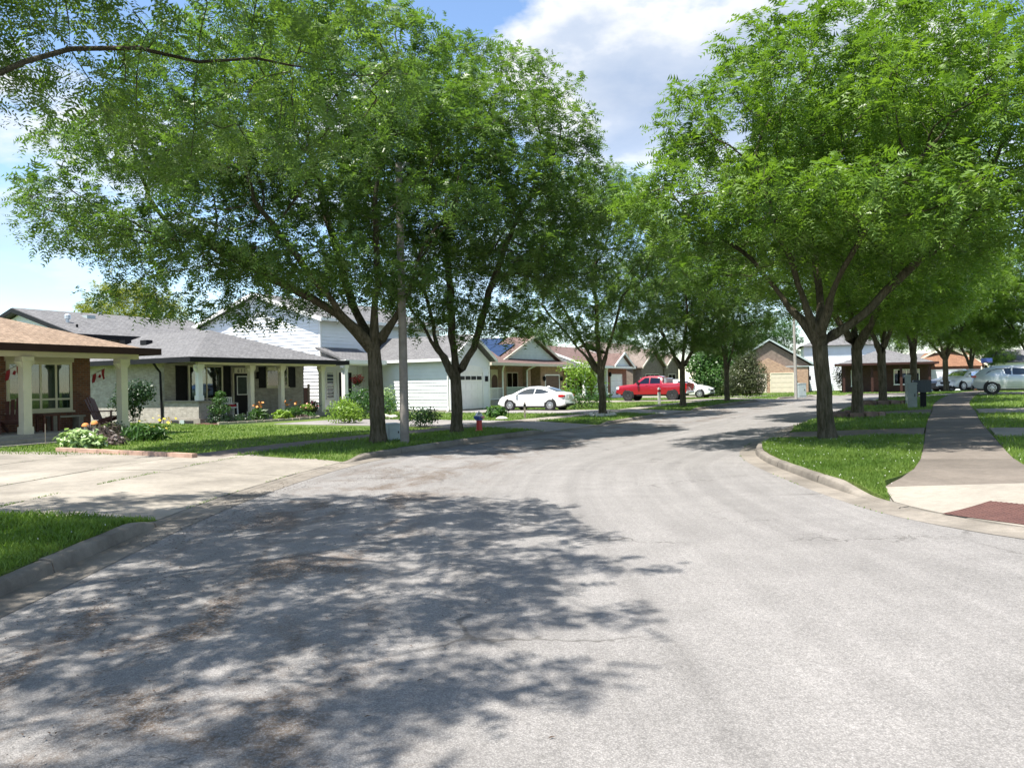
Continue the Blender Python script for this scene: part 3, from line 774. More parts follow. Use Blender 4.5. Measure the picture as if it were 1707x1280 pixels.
# white clover heads in the sunny grass
V = []; 
for k, n in (('right0', 120), ('right_f', 60), ('left0', 14)):
    Vv = np.concatenate([a for a, b in SHEETS[k]]); Vv = Vv[(Vv[:, 1] > 4) & (Vv[:, 1] < 24) & (np.abs(Vv[:, 0]) < 16)]
    for _ in range(n):
        a, b = Vv[rng.integers(len(Vv))], Vv[rng.integers(len(Vv))]; t = rng.random() * 0.12; p = a + (b - a) * t
        z = g(p[0], p[1]) + 0.13 + rng.uniform(0.04, 0.085); r_ = rng.uniform(0.005, 0.009)
        for sx in (-1, 1):
            for q in range(4):
                t0, t1 = q * math.pi / 2, (q + 1) * math.pi / 2
                V += [(p[0] + r_ * math.cos(t0), p[1] + r_ * math.sin(t0), z), (p[0] + r_ * math.cos(t1), p[1] + r_ * math.sin(t1), z), (p[0], p[1], z + sx * r_)]
tag(np_mesh('clover', np.array(V), 3, M['clover']), 'tiny white clover heads dotted through the grass', 'clover', kind='stuff')

# weeds in the driveway joints and along the gutter lip; seed litter blown to the left gutter
V = []
def weed(x, y, z, h):
    for _ in range(rng.integers(2, 6)):
        a = rng.random() * 6.283; w = rng.uniform(0.004, 0.008); l = rng.uniform(0.3, 1.0) * h; b = rng.random() * 6.283
        V.extend([(x - w * math.cos(a), y - w * math.sin(a), z), (x + w * math.cos(a), y + w * math.sin(a), z), (x + l * math.cos(b), y + l * math.sin(b), z + h * rng.uniform(0.4, 1.0))])
a_, b_ = LD[0]
for t_, dens, h_ in ((0.175, 26, 0.03), (2.5, 50, 0.035), (4.1, 16, 0.025), (7.0, 8, 0.025)):
    for s_ in np.arange(a_, b_, 0.012):
        k = math.sin(s_ * 2.3 + t_) + math.sin(s_ * 5.1 + 2 * t_)
        if rng.random() < dens * 0.012 * max(0, 0.45 + k * 0.5):
            p = LK.P(s_, t_ + rng.normal() * 0.012); weed(p[0], p[1], g(p[0], p[1]) + ramp_lift(t_) - 0.004, h_ * rng.uniform(0.6, 1.4))
for s_ in np.arange(RK.near((5.4, 7.6)), RK.sy(20, RS0), 0.02):
    if rng.random() < 0.10 and math.sin(s_ * 1.9) > 0.2:
        p = RK.P(s_, -0.34 + rng.normal() * 0.01); weed(p[0], p[1], g(p[0], p[1]) + 0.003, 0.03)
tag(np_mesh('weeds', np.array(V), 3, M['grass']), 'thin line of weeds growing in the driveway joints', 'weeds', kind='stuff')
V = []
for _ in range(6500):
    y_ = rng.uniform(3.0, 16.0); t_ = -abs(rng.normal(0.9, 1.25)) - 0.02
    if math.sin(y_ * 1.7 + t_ * 2.1) + math.sin(y_ * 0.6 - t_ * 3.3) + rng.normal() * 0.7 < 0.35: continue
    p = LK.P(LK.sy(y_), t_); a = rng.random() * 6.283; l = rng.uniform(0.006, 0.022); w = l * rng.uniform(0.15, 0.5); z = g(p[0], p[1]) + 0.008 + rng.random() * 0.004
    c_, s_ = math.cos(a), math.sin(a)
    V += [(p[0] - c_ * l, p[1] - s_ * l, z), (p[0] + s_ * w, p[1] - c_ * w, z + 0.004), (p[0] + c_ * l, p[1] + s_ * l, z)]
tag(np_mesh('seed_litter', np.array(V), 3, M['soil']), 'brown seed litter scattered along the left gutter of the road', 'litter', kind='stuff')
# ------------------------------------------------------------------ trees
def unit(a): return a / np.maximum(np.linalg.norm(a, axis=-1, keepdims=True), 1e-9)
def lump(P_, sc, ph):
    return (np.sin(P_[:, 0] * sc + ph) * np.sin(P_[:, 1] * sc * 1.13 + ph * 2.1) + np.sin(P_[:, 2] * sc * 1.7 + ph * 0.7 + P_[:, 0] * 0.6)
            + 0.6 * np.sin((P_[:, 0] + P_[:, 1] - P_[:, 2]) * sc * 2.1 + ph)) / 2.6
def env_points(r_, envs, n, ph, gap=-0.25, shell=0.42):
    out = []
    tot = sum(e[2] for e in envs)
    for (c, rad, w) in envs:
        k = int(n * w / tot * 2.4); d = unit(r_.normal(size=(k, 3))); rr = r_.random(k) ** shell
        out.append(np.array(c) + d * rr[:, None] * np.array(rad))
    P_ = np.concatenate(out); P_ = P_[lump(P_, 1.75, ph) > gap]; r_.shuffle(P_)
    return P_[:n]
def grow(seed, trunk, limbs, envs, n_attr, step=0.34, kill=0.5, gap=-0.25, zmin=2.2, shell=0.42):
    r_ = np.random.default_rng(seed); pos = []; par = []
    def chain(pts, start):
        last = start
        for a, b in zip(pts[:-1], pts[1:]):
            a, b = np.array(a, float), np.array(b, float); n = max(1, int(np.linalg.norm(b - a) / step))
            for k in range(1, n + 1):
                pos.append(a + (b - a) * k / n + r_.normal(size=3) * 0.02); par.append(last); last = len(pos) - 1
        return last
    pos.append(np.array(trunk[0], float)); par.append(-1)
    top = chain(trunk, 0)
    tp_ = np.array(pos)
    for lm in limbs:
        st = int(np.argmin(np.sum((tp_ - np.array(lm[0])) ** 2, axis=1))); chain([pos[st]] + list(lm[1:]), st)
    A = env_points(r_, envs, n_attr, seed * 1.7, gap, shell); A = A[A[:, 2] > zmin]
    P_ = np.array(pos); near = np.zeros(len(A), int); dist = np.full(len(A), 1e9)
    def upd(lo):
        nonlocal near, dist
        Q_ = np.array(pos[lo:])
        if len(Q_) == 0: return
        for c in range(0, len(A), 800):
            d = np.sqrt(((A[c:c + 800, None] - Q_[None]) ** 2).sum(2)); j = d.argmin(1); dm = d[np.arange(len(j)), j]
            b = dm < dist[c:c + 800]
            dist[c:c + 800][b] = dm[b]; near[c:c + 800][b] = j[b] + lo
    ntr = max(1, int(len(chain.__code__.co_varnames) * 0))
    upd(0); nch = {}
    for it in range(110):
        keep = dist > kill
        A, near, dist = A[keep], near[keep], dist[keep]
        if len(A) == 0: break
        acc = {}
        V_ = unit(A - np.array(pos)[near])
        S_ = np.zeros((len(pos), 3)); np.add.at(S_, near, V_); ids = np.unique(near); lo = len(pos)
        for i in ids:
            if nch.get(i, 0) >= 3: continue
            d = S_[i]; L_ = np.linalg.norm(d)
            if L_ < 1e-3: continue
            d = d / L_ + r_.normal(size=3) * 0.13; d[2] += 0.06; d /= np.linalg.norm(d)
            pos.append(pos[i] + d * step); par.append(i); nch[i] = nch.get(i, 0) + 1
        if len(pos) == lo: break
        upd(lo)
    return np.array(pos), np.array(par)
def tree_radii(pos, par, r_trunk, tip=0.007, ex=0.52, keep=True):
    n = len(pos); tips = np.zeros(n); kids = [[] for _ in range(n)]
    for i in range(1, n): kids[par[i]].append(i)
    for i in range(n - 1, -1, -1):
        if not kids[i]: tips[i] = 1
        if par[i] >= 0: tips[par[i]] += tips[i]
    r_ = np.maximum(tip, r_trunk * (tips / tips[0]) ** ex)
    for i in range(1, n):                      # limbs leave the fork nearly as thick as the stem and taper over a metre or two
        if keep and tips[i] > 20: r_[i] = max(r_[i], r_[par[i]] * 0.76)
    return r_, tips, kids
def wood_mesh(name, pos, par, rad, kids, mat, parent, flare=1.6):
    n = len(pos); dirs = np.zeros((n, 3)); segd = np.zeros((n, 3))
    segd[1:] = unit(pos[1:] - pos[par[1:]]); segd[0] = (0, 0, 1)
    for i in range(n):
        k = max(kids[i], key=lambda j: rad[j]) if kids[i] else None
        dirs[i] = segd[i] + (segd[k] if k is not None else 0)
    dirs = unit(dirs); rr = rad.copy()
    hh = pos[:, 2] - pos[0, 2]; onstem = rad > rad[0] * 0.75
    rr = np.where(onstem, rr * (1 + (flare - 1) * np.exp(-hh / 0.22)), rr)
    VV, II, base = [], [], 0
    sets = [(0.07, 9, 99), (0.022, 5, 0.07), (0.0, 3, 0.022)]
    for lo, ns, hi in sets:
        idx = np.array([i for i in range(1, n) if lo <= rad[i] < hi]);
        if len(idx) == 0: continue
        pa = par[idx]; ang = np.arange(ns) * 2 * np.pi / ns; rings = []
        for which in (pa, idx):
            d = dirs[which]; ref = np.where(np.abs(d[:, 2:3]) < 0.95, np.array([[0, 0, 1.0]]), np.array([[1.0, 0, 0]]))
            # one reference for the whole segment so the rings do not twist
            d0 = segd[idx]; ref = np.where(np.abs(d0[:, 2:3]) < 0.9, np.array([[0, 0, 1.0]]), np.array([[1.0, 0, 0]]))
            a = unit(np.cross(d, ref)); b = np.cross(d, a)
            r0 = np.minimum(rr[pa], rr[idx] * 1.35) if which is pa else rr[idx]
            wob = 1 + 0.10 * np.sin(ang[None] * 3 + pos[which][:, 2:3] * 0.8 + 1.3) + 0.05 * np.sin(ang[None] * 5 + pos[which][:, 2:3] * 2.1)
            if ns < 9: wob = 1.0 + 0 * wob
            rings.append(pos[which][:, None] + ((a[:, None] * np.cos(ang)[None, :, None] + b[:, None] * np.sin(ang)[None, :, None]) * (r0[:, None] * wob)[:, :, None]))
        Vn = np.concatenate(rings, 1).reshape(-1, 3); m_ = len(idx)
        off = base + np.arange(m_)[:, None] * 2 * ns; k = np.arange(ns); k2 = (k + 1) % ns
        q = np.stack([off + k, off + k2, off + ns + k2, off + ns + k], 2).reshape(-1, 4)
        VV.append(Vn); II.append(q); base += len(Vn)
    return np_mesh(name, np.concatenate(VV), 4, mat, parent, True, np.concatenate(II))
def frond_quads(B, D, N, L_, K, lsize, asp, r_, tri=True):
    n = len(B); S = unit(np.cross(N, D)); out = []
    for j in range(K):
        f = (j + 0.8) / K
        c = B + D * (L_ * f)[:, None] - np.array([0, 0, 1.0]) * (0.28 * L_ * f * f)[:, None]
        ll = lsize * L_ * (1 - 0.55 * abs(f - 0.45))
        for sg in (-1, 1):
            d = unit(S * sg + D * 0.4 + r_.normal(size=(n, 3)) * 0.16 - np.array([0, 0, 0.18]))
            h = D * (ll * asp * 0.5)[:, None]; t = d * ll[:, None]
            if tri: out.append(np.stack([c + h, c + t + h * 0.2, c - h], 1))
            else: out.append(np.stack([c, c + t * 0.5 + h, c + t, c + t * 0.5 - h], 1))
    return np.concatenate(out).reshape(-1, 3)
def leaves(pos, par, rad, tips, seed, per_node, L_, K, lsize, asp, max_tips=4, fine=None, fineK=6, fineL=0.2, fine_ls=0.26, droop=0.1, fine_rep=1):
    r_ = np.random.default_rng(seed + 50)
    ids = np.where((tips <= max_tips) & (np.arange(len(pos)) > 4))[0]
    ids = np.repeat(ids, r_.poisson(per_node, len(ids)))
    p = pos[ids]; d = unit(p - pos[par[ids]]); n = len(ids)
    td = unit(d * 0.55 + r_.normal(size=(n, 3)) * 0.75 + np.array([0, 0, 0.05])); tl = r_.uniform(0.12, 0.42, n)
    B, D = [], []; nf = 3
    for q in range(nf):
        f = (q + 1) / nf; base = p + td * (tl * f)[:, None]
        pr = unit(np.cross(td, r_.normal(size=(n, 3)))); pr[:, 2] *= 0.5
        dd = unit(td * 0.5 + pr * 0.85 - np.array([0, 0, droop]) + r_.normal(size=(n, 3)) * 0.1)
        B.append(base); D.append(dd)
    B, D = np.concatenate(B), np.concatenate(D); m_ = len(B)
    N = unit(np.array([0, 0, 1.0]) + r_.normal(size=(m_, 3)) * 0.42); N = unit(N - D * (N * D).sum(1, keepdims=True))
    LL = L_ * r_.uniform(0.7, 1.3, m_)
    out = []; Vf = None
    if fine is not None:
        fm = fine(B); k_ = int(fm.sum()); jj = r_.normal(size=(k_ * fine_rep, 3))
        Bf = np.repeat(B[fm], fine_rep, 0) + jj * 0.10; Df = unit(np.repeat(D[fm], fine_rep, 0) + r_.normal(size=jj.shape) * 0.45); Nf = np.repeat(N[fm], fine_rep, 0); Nf = unit(Nf - Df * (Nf * Df).sum(1, keepdims=True))
        Vf = frond_quads(Bf, Df, Nf, np.repeat(LL[fm], fine_rep) * fineL / L_, fineK, fine_ls, 0.40, r_, False); B, D, N, LL = B[~fm], D[~fm], N[~fm], LL[~fm]
    out.append(frond_quads(B, D, N, LL, K, lsize, asp, r_))
    # twigs as slim blades of wood
    w = unit(np.cross(td, np.array([0, 0, 1.0]))) * 0.004
    tw = np.stack([p - w, p + w, p + td * tl[:, None] + w * 0.4, p + td * tl[:, None] - w * 0.4], 1).reshape(-1, 3)
    return np.concatenate(out), tw, Vf
TREES = {}
def make_tree(name, label, loc, rz, seed, r_trunk, trunk, limbs, envs, n_attr, leaf, per_node=3.0, L_=0.26, K=4, lsize=0.40, asp=0.47, kill=0.5, step=0.34, gap=-0.25, zmin=2.3, shell=0.42, group=None, max_tips=4, keep=True, ex=0.52, **kw):
    o = thing(name, label, 'tree', loc, rz, group)
    pos, par = grow(seed, trunk, limbs, envs, n_attr, step, kill, gap, zmin, shell); rad, tips, kids = tree_radii(pos, par, r_trunk, keep=keep, ex=ex)
    wood_mesh('trunk', pos, par, rad, kids, M['bark'], o)
    Vl, tw, Vf = leaves(pos, par, rad, tips, seed, per_node, L_, K, lsize, asp, max_tips, **kw)
    if Vf is not None:                      # near boughs: four-cornered leaflets, split into triangles for one mesh
        q = Vf.reshape(-1, 4, 3); Vl = np.concatenate([Vl, q[:, [0, 1, 2]].reshape(-1, 3), q[:, [0, 2, 3]].reshape(-1, 3)])
    np_mesh('crown', Vl, 3, leaf, o)
    return o
def place_copy(src, loc, rz, sc, label, leaf=None, name=None):
    c = copy_tree(src); c.location = loc; c.rotation_euler = (0, 0, rz); c.scale = (sc, sc, sc); c['label'] = label
    if name:
        c.name = name
    if leaf is not None:
        for ch in c.children:
            if ch.name.startswith('crown'): ch.material_slots[0].link = 'OBJECT'; ch.material_slots[0].material = leaf
    return c

# the near tree whose trunk stands left of the frame; its boughs hang over the road
def l0_fine(B): 
    w = B + np.array([-7.3, 4.0, 0.13]); return (w[:, 1] > 3.5) & (w[:, 2] < 1.65 + 0.62 * np.hypot(w[:, 0], w[:, 1])) & (np.abs(w[:, 0]) < 0.85 * w[:, 1])
L0 = make_tree('honey_locust_tree', 'overhanging locust whose dark boughs reach over the littered gutter', (-7.3, 4.0, 0.12), 0, 21, 0.15,
     [(0, 0, 0), (0.05, 0.05, 1.5), (0.1, 0.1, 2.7)],
     [[(0.1, 0.1, 2.6), (1.1, 1.2, 3.6), (2.5, 2.9, 4.35), (3.1, 3.4, 4.85), (3.6, 3.8, 5.02), (4.1, 4.0, 4.93), (4.6, 4.3, 5.1), (5.3, 4.7, 5.12)], [(0.1, 0.1, 2.6), (1.5, 0.8, 4.6), (3.2, 1.6, 6.6)],
      [(0.1, 0.1, 2.6), (0.7, 1.5, 4.0), (1.7, 2.7, 5.0), (2.4, 3.2, 6.0), (2.7, 3.4, 7.2)], [(0.1, 0.1, 2.6), (0.6, -1.4, 4.6), (2.0, -2.6, 6.4)],
      [(0.1, 0.1, 2.6), (-0.2, 1.6, 4.2), (0.3, 3.6, 5.2), (1.0, 4.8, 5.6)]],
     [((1.3, 0.6, 7.4), (4.9, 5.3, 2.3), 1.0), ((1.9, 3.7, 5.6), (2.2, 1.8, 1.15), 0.18), ((2.3, 3.1, 5.5), (1.3, 1.1, 1.1), 0.15), ((4.3, 4.6, 4.9), (2.2, 1.5, 0.95), 0.12)],
     2500, M['leaf_a'], per_node=4.0, L_=0.28, K=4, lsize=0.36, asp=0.50, kill=0.45, gap=-0.12, zmin=3.6, fine=l0_fine, fineK=7, fineL=0.23, fine_ls=0.30, fine_rep=2, keep=False, ex=0.68)
p = gnd(631, 738)
L1 = make_tree('honey_locust_tree', 'wide spreading locust with a thick trunk beside the pale cabinet and lamp pole', p, 0, 33, 0.20,
     [(0, 0, -0.1), (-0.02, 0, 1.2), (-0.08, 0.0, 2.5)],
     [[(-0.08, 0, 2.4), (-1.0, -0.3, 3.5), (-2.8, -0.9, 4.5), (-4.9, -1.6, 5.7)], [(-0.08, 0, 2.3), (-0.75, 0.5, 3.8), (-1.5, 1.0, 6.2), (-1.9, 0.9, 8.2)],
      [(-0.08, 0, 2.5), (0.1, -0.4, 4.2), (0.2, -0.9, 6.4)], [(-0.05, 0, 2.3), (0.75, -0.2, 3.6), (1.3, -0.4, 5.2)], [(-0.08, 0, 2.4), (-1.2, -1.0, 4.0), (-2.4, -2.6, 6.0)]],
     [((-1.6, -0.6, 7.4), (5.4, 4.6, 4.4), 1.0), ((-4.7, -1.9, 6.0), (3.3, 3.3, 2.6), 0.36), ((-3.0, -0.6, 4.2), (3.6, 2.6, 1.1), 0.14)],
     3900, M['leaf_a'], per_node=6.8, kill=0.43, gap=-0.04, zmin=2.7)
p = gnd(762, 721)
L2 = make_tree('honey_locust_tree', 'locust with a V shaped fork standing beside the red hydrant', p, 0, 45, 0.18,
     [(0, 0, -0.1), (0.0, 0, 1.1), (-0.02, 0.0, 1.75)],
     [[(-0.02, 0, 1.7), (-0.6, 0.1, 2.8), (-0.95, 0.2, 4.6), (-1.5, 0.4, 6.8)], [(-0.02, 0, 1.7), (0.6, -0.2, 2.7), (1.1, -0.4, 4.4), (1.9, -0.6, 6.4)], [(-0.6, 0.1, 2.8), (-1.5, -0.4, 4.2), (-2.4, -0.8, 5.4)],
      [(-0.95, 0.2, 4.6), (-0.3, 0.8, 6.2), (0.1, 1.2, 8.0)]],
     [((0.7, 0.2, 7.6), (4.5, 4.3, 4.9), 1.0), ((2.6, -0.5, 6.2), (2.8, 2.6, 2.6), 0.2)],
     3000, M['leaf_a'], per_node=6.8, kill=0.43, gap=-0.04, zmin=2.7)
p = gnd(1379, 732)
R1 = make_tree('honey_locust_tree', 'sunlit locust rooted in the grass tongue by the kerb ramp', p, 0, 58, 0.172,
     [(0, 0, -0.1), (-0.06, 0, 1.2), (-0.14, 0.0, 2.25)],
     [[(-0.14, 0, 2.2), (-0.55, -0.3, 3.2), (-1.1, -0.6, 4.4), (-1.9, -0.9, 6.4)], [(-0.14, 0, 2.2), (0.1, 0.6, 3.6), (0.3, 1.4, 6.0)],
      [(-0.1, 0, 2.1), (0.7, -0.3, 2.9), (1.7, -0.6, 3.9), (3.2, -0.8, 5.2)], [(-0.14, 0, 2.2), (-0.2, -1.0, 3.6), (0.2, -2.4, 5.0)], [(-0.55, -0.3, 3.2), (-1.6, 0.4, 4.4), (-3.0, 0.9, 5.6)]],
     [((0.9, 0.2, 6.9), (5.1, 4.8, 3.3), 1.0), ((-2.3, -0.2, 5.4), (2.9, 3.0, 2.0), 0.26), ((0.8, -2.8, 5.3), (3.6, 2.7, 1.6), 0.28), ((3.2, -3.0, 6.2), (3.2, 3.3, 2.2), 0.28), ((2.8, 0.5, 9.2), (3.2, 2.8, 1.8), 0.15)],
     4100, M['leaf_b'], per_node=6.8, kill=0.43, gap=0.0, zmin=2.6)
SA = make_tree('honey_locust_tree', 'locust ringed by edging stones on the strip beyond the first driveway', (12.2, 27.2, g(12.2, 27.2) + 0.12), 0, 71, 0.178,
     [(0, 0, -0.1), (0.03, 0, 1.4), (0.05, 0.0, 2.4)],
     [[(0.05, 0, 2.3), (0.7, -0.2, 3.6), (1.4, -0.5, 5.6)], [(0.05, 0, 2.3), (-0.7, 0.2, 3.8), (-1.3, 0.5, 6.0)], [(0.05, 0, 2.4), (0.2, 0.9, 4.0), (0.4, 2.0, 6.2)], [(0.05, 0, 2.4), (0.4, -1.0, 3.8), (1.0, -2.4, 5.6)]],
     [((0, 0, 7.4), (4.9, 4.9, 4.3), 1.0), ((0.5, -1.2, 4.9), (4.0, 3.2, 1.9), 0.22)],
     3000, M['leaf_b'], per_node=7.0, kill=0.45, gap=-0.10, zmin=2.7)
p = gnd(1005, 693)
SB = make_tree('honey_locust_tree', 'slim open crowned locust with pale stones round its foot', p, 0.3, 83, 0.155,
     [(0, 0, -0.1), (-0.03, 0, 1.2), (-0.1, 0.0, 1.9)],
     [[(-0.1, 0, 1.9), (-0.7, 0.3, 3.2), (-1.5, 0.7, 4.8), (-2.3, 1.0, 6.4)], [(-0.1, 0, 1.9), (0.35, -0.2, 3.4), (0.9, -0.4, 5.4)], [(-0.1, 0, 2.0), (-0.25, -0.1, 4.0), (-0.3, 0.0, 6.8)], [(-0.4, 0.15, 2.6), (-1.6, 0.0, 3.6), (-3.0, -0.3, 5.0)]],
     [((-0.2, 0, 7.2), (4.4, 4.3, 4.2), 1.0), ((-1.4, 0, 4.7), (3.4, 2.8, 1.6), 0.22)],
     2500, M['leaf_a'], per_node=6.0, kill=0.46, gap=-0.22, zmin=2.9)
gt = 'trees planted along the street'
for t_ in (L0, L1, L2, R1, SA, SB): t_['group'] = gt
def zz(x, y): return (x, y, g(x, y) + 0.12)
place_copy(SA, gnd(1472, 674), 2.1, 0.98, 'locust with edging stones just before the tall green cabinet').children
place_copy(SB, zz(22.6, 43.2), 1.2, 1.12, 'thick trunked locust behind the tall green cabinet', M['leaf_b'])
place_copy(SA, zz(30.5, 54), 4.0, 0.95, 'locust in front of the orange roofed garage house')
place_copy(SA, gnd(1139, 677), 3.3, 0.86, 'locust standing across the tail of the red pickup', M['leaf_a'])
place_copy(SB, gnd(1212, 669), 4.4, 0.92, 'locust on a grass mound beside the bronze yew', M['leaf_a'])
place_copy(SB, zz(36.5, 61.0), 0.6, 1.0, 'small locust far along the rising sidewalk', M['leaf_b'])
gb = 'trees behind the houses'
BG = [(SA, -31, 63, 0.8, 0.92, 'yellow green tree behind the split level grey roofed house', 'leaf_gold', 'maple_tree'),
      (SB, -46, 76, 1.7, 0.75, 'small pale tree peeping over the split level roof ridge', 'leaf_gold', 'maple_tree'),
      (SA, 2, 92, 2.2, 0.72, 'tree behind the roof with solar panels', 'leaf_a', 'maple_tree'),
      (SB, 13, 96, 3.9, 0.75, 'tree behind the red brown roofed house', 'leaf_mid', 'maple_tree'),
      (SA, 25.5, 92, 5.3, 0.80, 'broad tree between the dull brick gables and the brick double garage', 'leaf_a', 'maple_tree'),
      (SA, 36, 108, 0.3, 0.95, 'tree rising behind the brick double garage', 'leaf_mid', 'maple_tree'),
      (SB, 50, 104, 1.3, 1.0, 'tree rising behind the dark shaded brick house', 'leaf_mid', 'maple_tree'),
      (SA, 62, 100, 2.6, 0.85, 'tree behind the orange roofed garage house', 'leaf_a', 'maple_tree'),
      (SA, 35.6, 52.6, 3.0, 0.92, 'leafy tree on the rising lawn behind the silver car', 'leaf_b', 'maple_tree'),
      (SB, 57, 64, 4.9, 1.05, 'dark leafed tree beside the far pale houses', 'leaf_dark', 'maple_tree')]
for src, x, y, rz, sc, lab, lf, nm in BG:
    c = place_copy(src, zz(x, y), rz, sc, lab, M[lf], nm); c['group'] = gb
# ------------------------------------------------------------------ houses
def fbox(m, face, pl, u0, u1, d0, d1, z0, z1):
    """box on a wall plane: face 'f' looks along -y at y = pl, face 'l' looks along -x at x = pl; d is metres proud of the wall"""
    if face == 'f': m.box(u0, u1, pl - d1, pl - d0, z0, z1)
    elif face == 'l': m.box(pl - d1, pl - d0, u0, u1, z0, z1)
    return m
def window(root, face, pl, u0, u1, z0, z1, cuts_=(), hcuts=(), frame='white', back='dark', fw=0.07, sill=True, glass='glass', blinds=False, name='window'):
    m = MB(); F_ = lambda *a: fbox(m, face, pl, *a)
    F_(u0, u0 + fw, -0.02, 0.05, z0, z1); F_(u1 - fw, u1, -0.02, 0.05, z0, z1)
    F_(u0 + fw, u1 - fw, -0.02, 0.048, z1 - fw, z1); F_(u0 + fw, u1 - fw, -0.02, 0.048, z0, z0 + fw)
    us = [u0 + fw] + [u0 + (u1 - u0) * c for c in cuts_] + [u1 - fw]
    for c in us[1:-1]: F_(c - fw * 0.4, c + fw * 0.4, -0.02, 0.044, z0 + fw, z1 - fw)
    zs = [z0 + fw] + [z0 + (z1 - z0) * c for c in hcuts] + [z1 - fw]
    for c in zs[1:-1]:
        for a, b in zip(us[:-1], us[1:]):
            F_(a + (fw * 0.4 if a != us[0] else 0), b - (fw * 0.4 if b != us[-1] else 0), -0.02, 0.040, c - fw * 0.35, c + fw * 0.35)
    w = m.build(name, M[frame], root)
    if sill: m = MB(); fbox(m, face, pl, u0 - 0.05, u1 + 0.05, 0.0, 0.10, z0 - 0.06, z0 - 0.002); m.build('sill', M[frame], w)
    m = MB(); fbox(m, face, pl, u0 + fw * 0.5, u1 - fw * 0.5, 0.001, 0.004, z0 + fw * 0.5, z1 - fw * 0.5); m.build('room_shade', M[back], w)
    if blinds:
        m = MB(); u = u0 + fw; k = 0
        while u < u1 - fw - 0.08:
            a, b = (0.006, 0.019) if k % 2 else (0.016, 0.008)
            q = lambda uu, d, z: (uu, pl - d, z) if face == 'f' else (pl - d, uu, z)
            m.face([q(u, a, z0 + fw), q(u + 0.088, b, z0 + fw), q(u + 0.088, b, z1 - fw), q(u, a, z1 - fw)]); u += 0.095; k += 1
        m.build('blind', M['blind'], w)
    for a, b in zip(us[:-1], us[1:]):
        for c, d in zip(zs[:-1], zs[1:]):
            m = MB(); fbox(m, face, pl, a, b, 0.024, 0.028, c, d); m.build('pane', M[glass], w)
    return w
def shutter(root, face, pl, u0, u1, z0, z1, mat='black'):
    m = MB(); w = 0.05
    fbox(m, face, pl, u0, u0 + w, 0, 0.045, z0, z1); fbox(m, face, pl, u1 - w, u1, 0, 0.045, z0, z1)
    for z in (z0, (z0 + z1) / 2 - w / 2, z1 - w): fbox(m, face, pl, u0 + w, u1 - w, 0, 0.043, z, z + w)
    z = z0 + w
    while z < z1 - w: fbox(m, face, pl, u0 + w, u1 - w, 0.004, 0.030, z + 0.006, z + 0.040); z += 0.055
    fbox(m, face, pl, u0 + w, u1 - w, 0.0, 0.008, z0, z1)
    return m.build('shutter', M[mat], root)
def siding(m, face, pl, u0, u1, z0, z1, course=0.2, rng_=None):
    """lapped boards, each tilted, lower edge proud; rng_(z) gives the clipped (u0, u1) for gables"""
    z = z0; R_ = rng_ or (lambda q: (u0, u1))
    def P_(u, d, q): return (u, pl - d, q) if face == 'f' else (pl - d, u, q)
    while z < z1 - 0.01:
        t = min(z + course, z1); a0, b0 = R_(z); a1, b1 = R_(t)
        if b0 - a0 < 0.04: break
        if b1 - a1 < 0: a1 = b1 = (a1 + b1) / 2
        pts = [P_(a0, 0.034, z), P_(b0, 0.034, z), P_(b1, 0.006, t), P_(a1, 0.006, t)]
        low = [P_(a0, 0.003, z), P_(b0, 0.003, z), P_(b0, 0.034, z), P_(a0, 0.034, z)]
        if face == 'l': pts = pts[::-1]; low = low[::-1]
        m.face(pts); m.face(low); z = t
    return m
def hip_roof(m, x0, x1, y0, y1, ze, pitch, end_hips=(True, True), axis='x', th=0.10):
    """solid hip roof; ridge along axis; end_hips say whether the low and high end are hipped or plain"""
    W = (y1 - y0) if axis == 'x' else (x1 - x0); h = W / 2 * pitch
    if axis == 'x':
        c = (y0 + y1) / 2; ra = x0 + (W / 2 if end_hips[0] else 0); rb = x1 - (W / 2 if end_hips[1] else 0)
        top = [(ra, c, ze + h), (rb, c, ze + h)]; v = [(x0, y0, ze), (x1, y0, ze), (x1, y1, ze), (x0, y1, ze)] + top
        f = [(0, 1, 5, 4), (2, 3, 4, 5), (1, 2, 5), (3, 0, 4), (3, 2, 1, 0)]
    else:
        c = (x0 + x1) / 2; ra = y0 + (W / 2 if end_hips[0] else 0); rb = y1 - (W / 2 if end_hips[1] else 0)
        top = [(c, ra, ze + h), (c, rb, ze + h)]; v = [(x0, y0, ze), (x1, y0, ze), (x1, y1, ze), (x0, y1, ze)] + top
        f = [(0, 1, 4), (1, 2, 5, 4), (2, 3, 5), (3, 0, 4, 5), (3, 2, 1, 0)]
    return m.solid(v, f)
def gable_roof(m, x0, x1, y0, y1, ze, pitch, axis='x', th=0.13):
    """two sloped slabs; eaves at ze"""
    if axis == 'x':
        c, h = (y0 + y1) / 2, (y1 - y0) / 2 * pitch
        m.prism([(y0, ze), (c, ze + h), (c, ze + h + th), (y0, ze + th)], 'x', x0, x1); m.prism([(c, ze + h), (y1, ze), (y1, ze + th), (c, ze + h + th)], 'x', x0, x1)
    else:
        c, h = (x0 + x1) / 2, (x1 - x0) / 2 * pitch
        m.prism([(x0, ze), (c, ze + h), (c, ze + h + th), (x0, ze + th)], 'y', y0, y1); m.prism([(c, ze + h), (x1, ze), (x1, ze + th), (c, ze + h + th)], 'y', y0, y1)
    return m
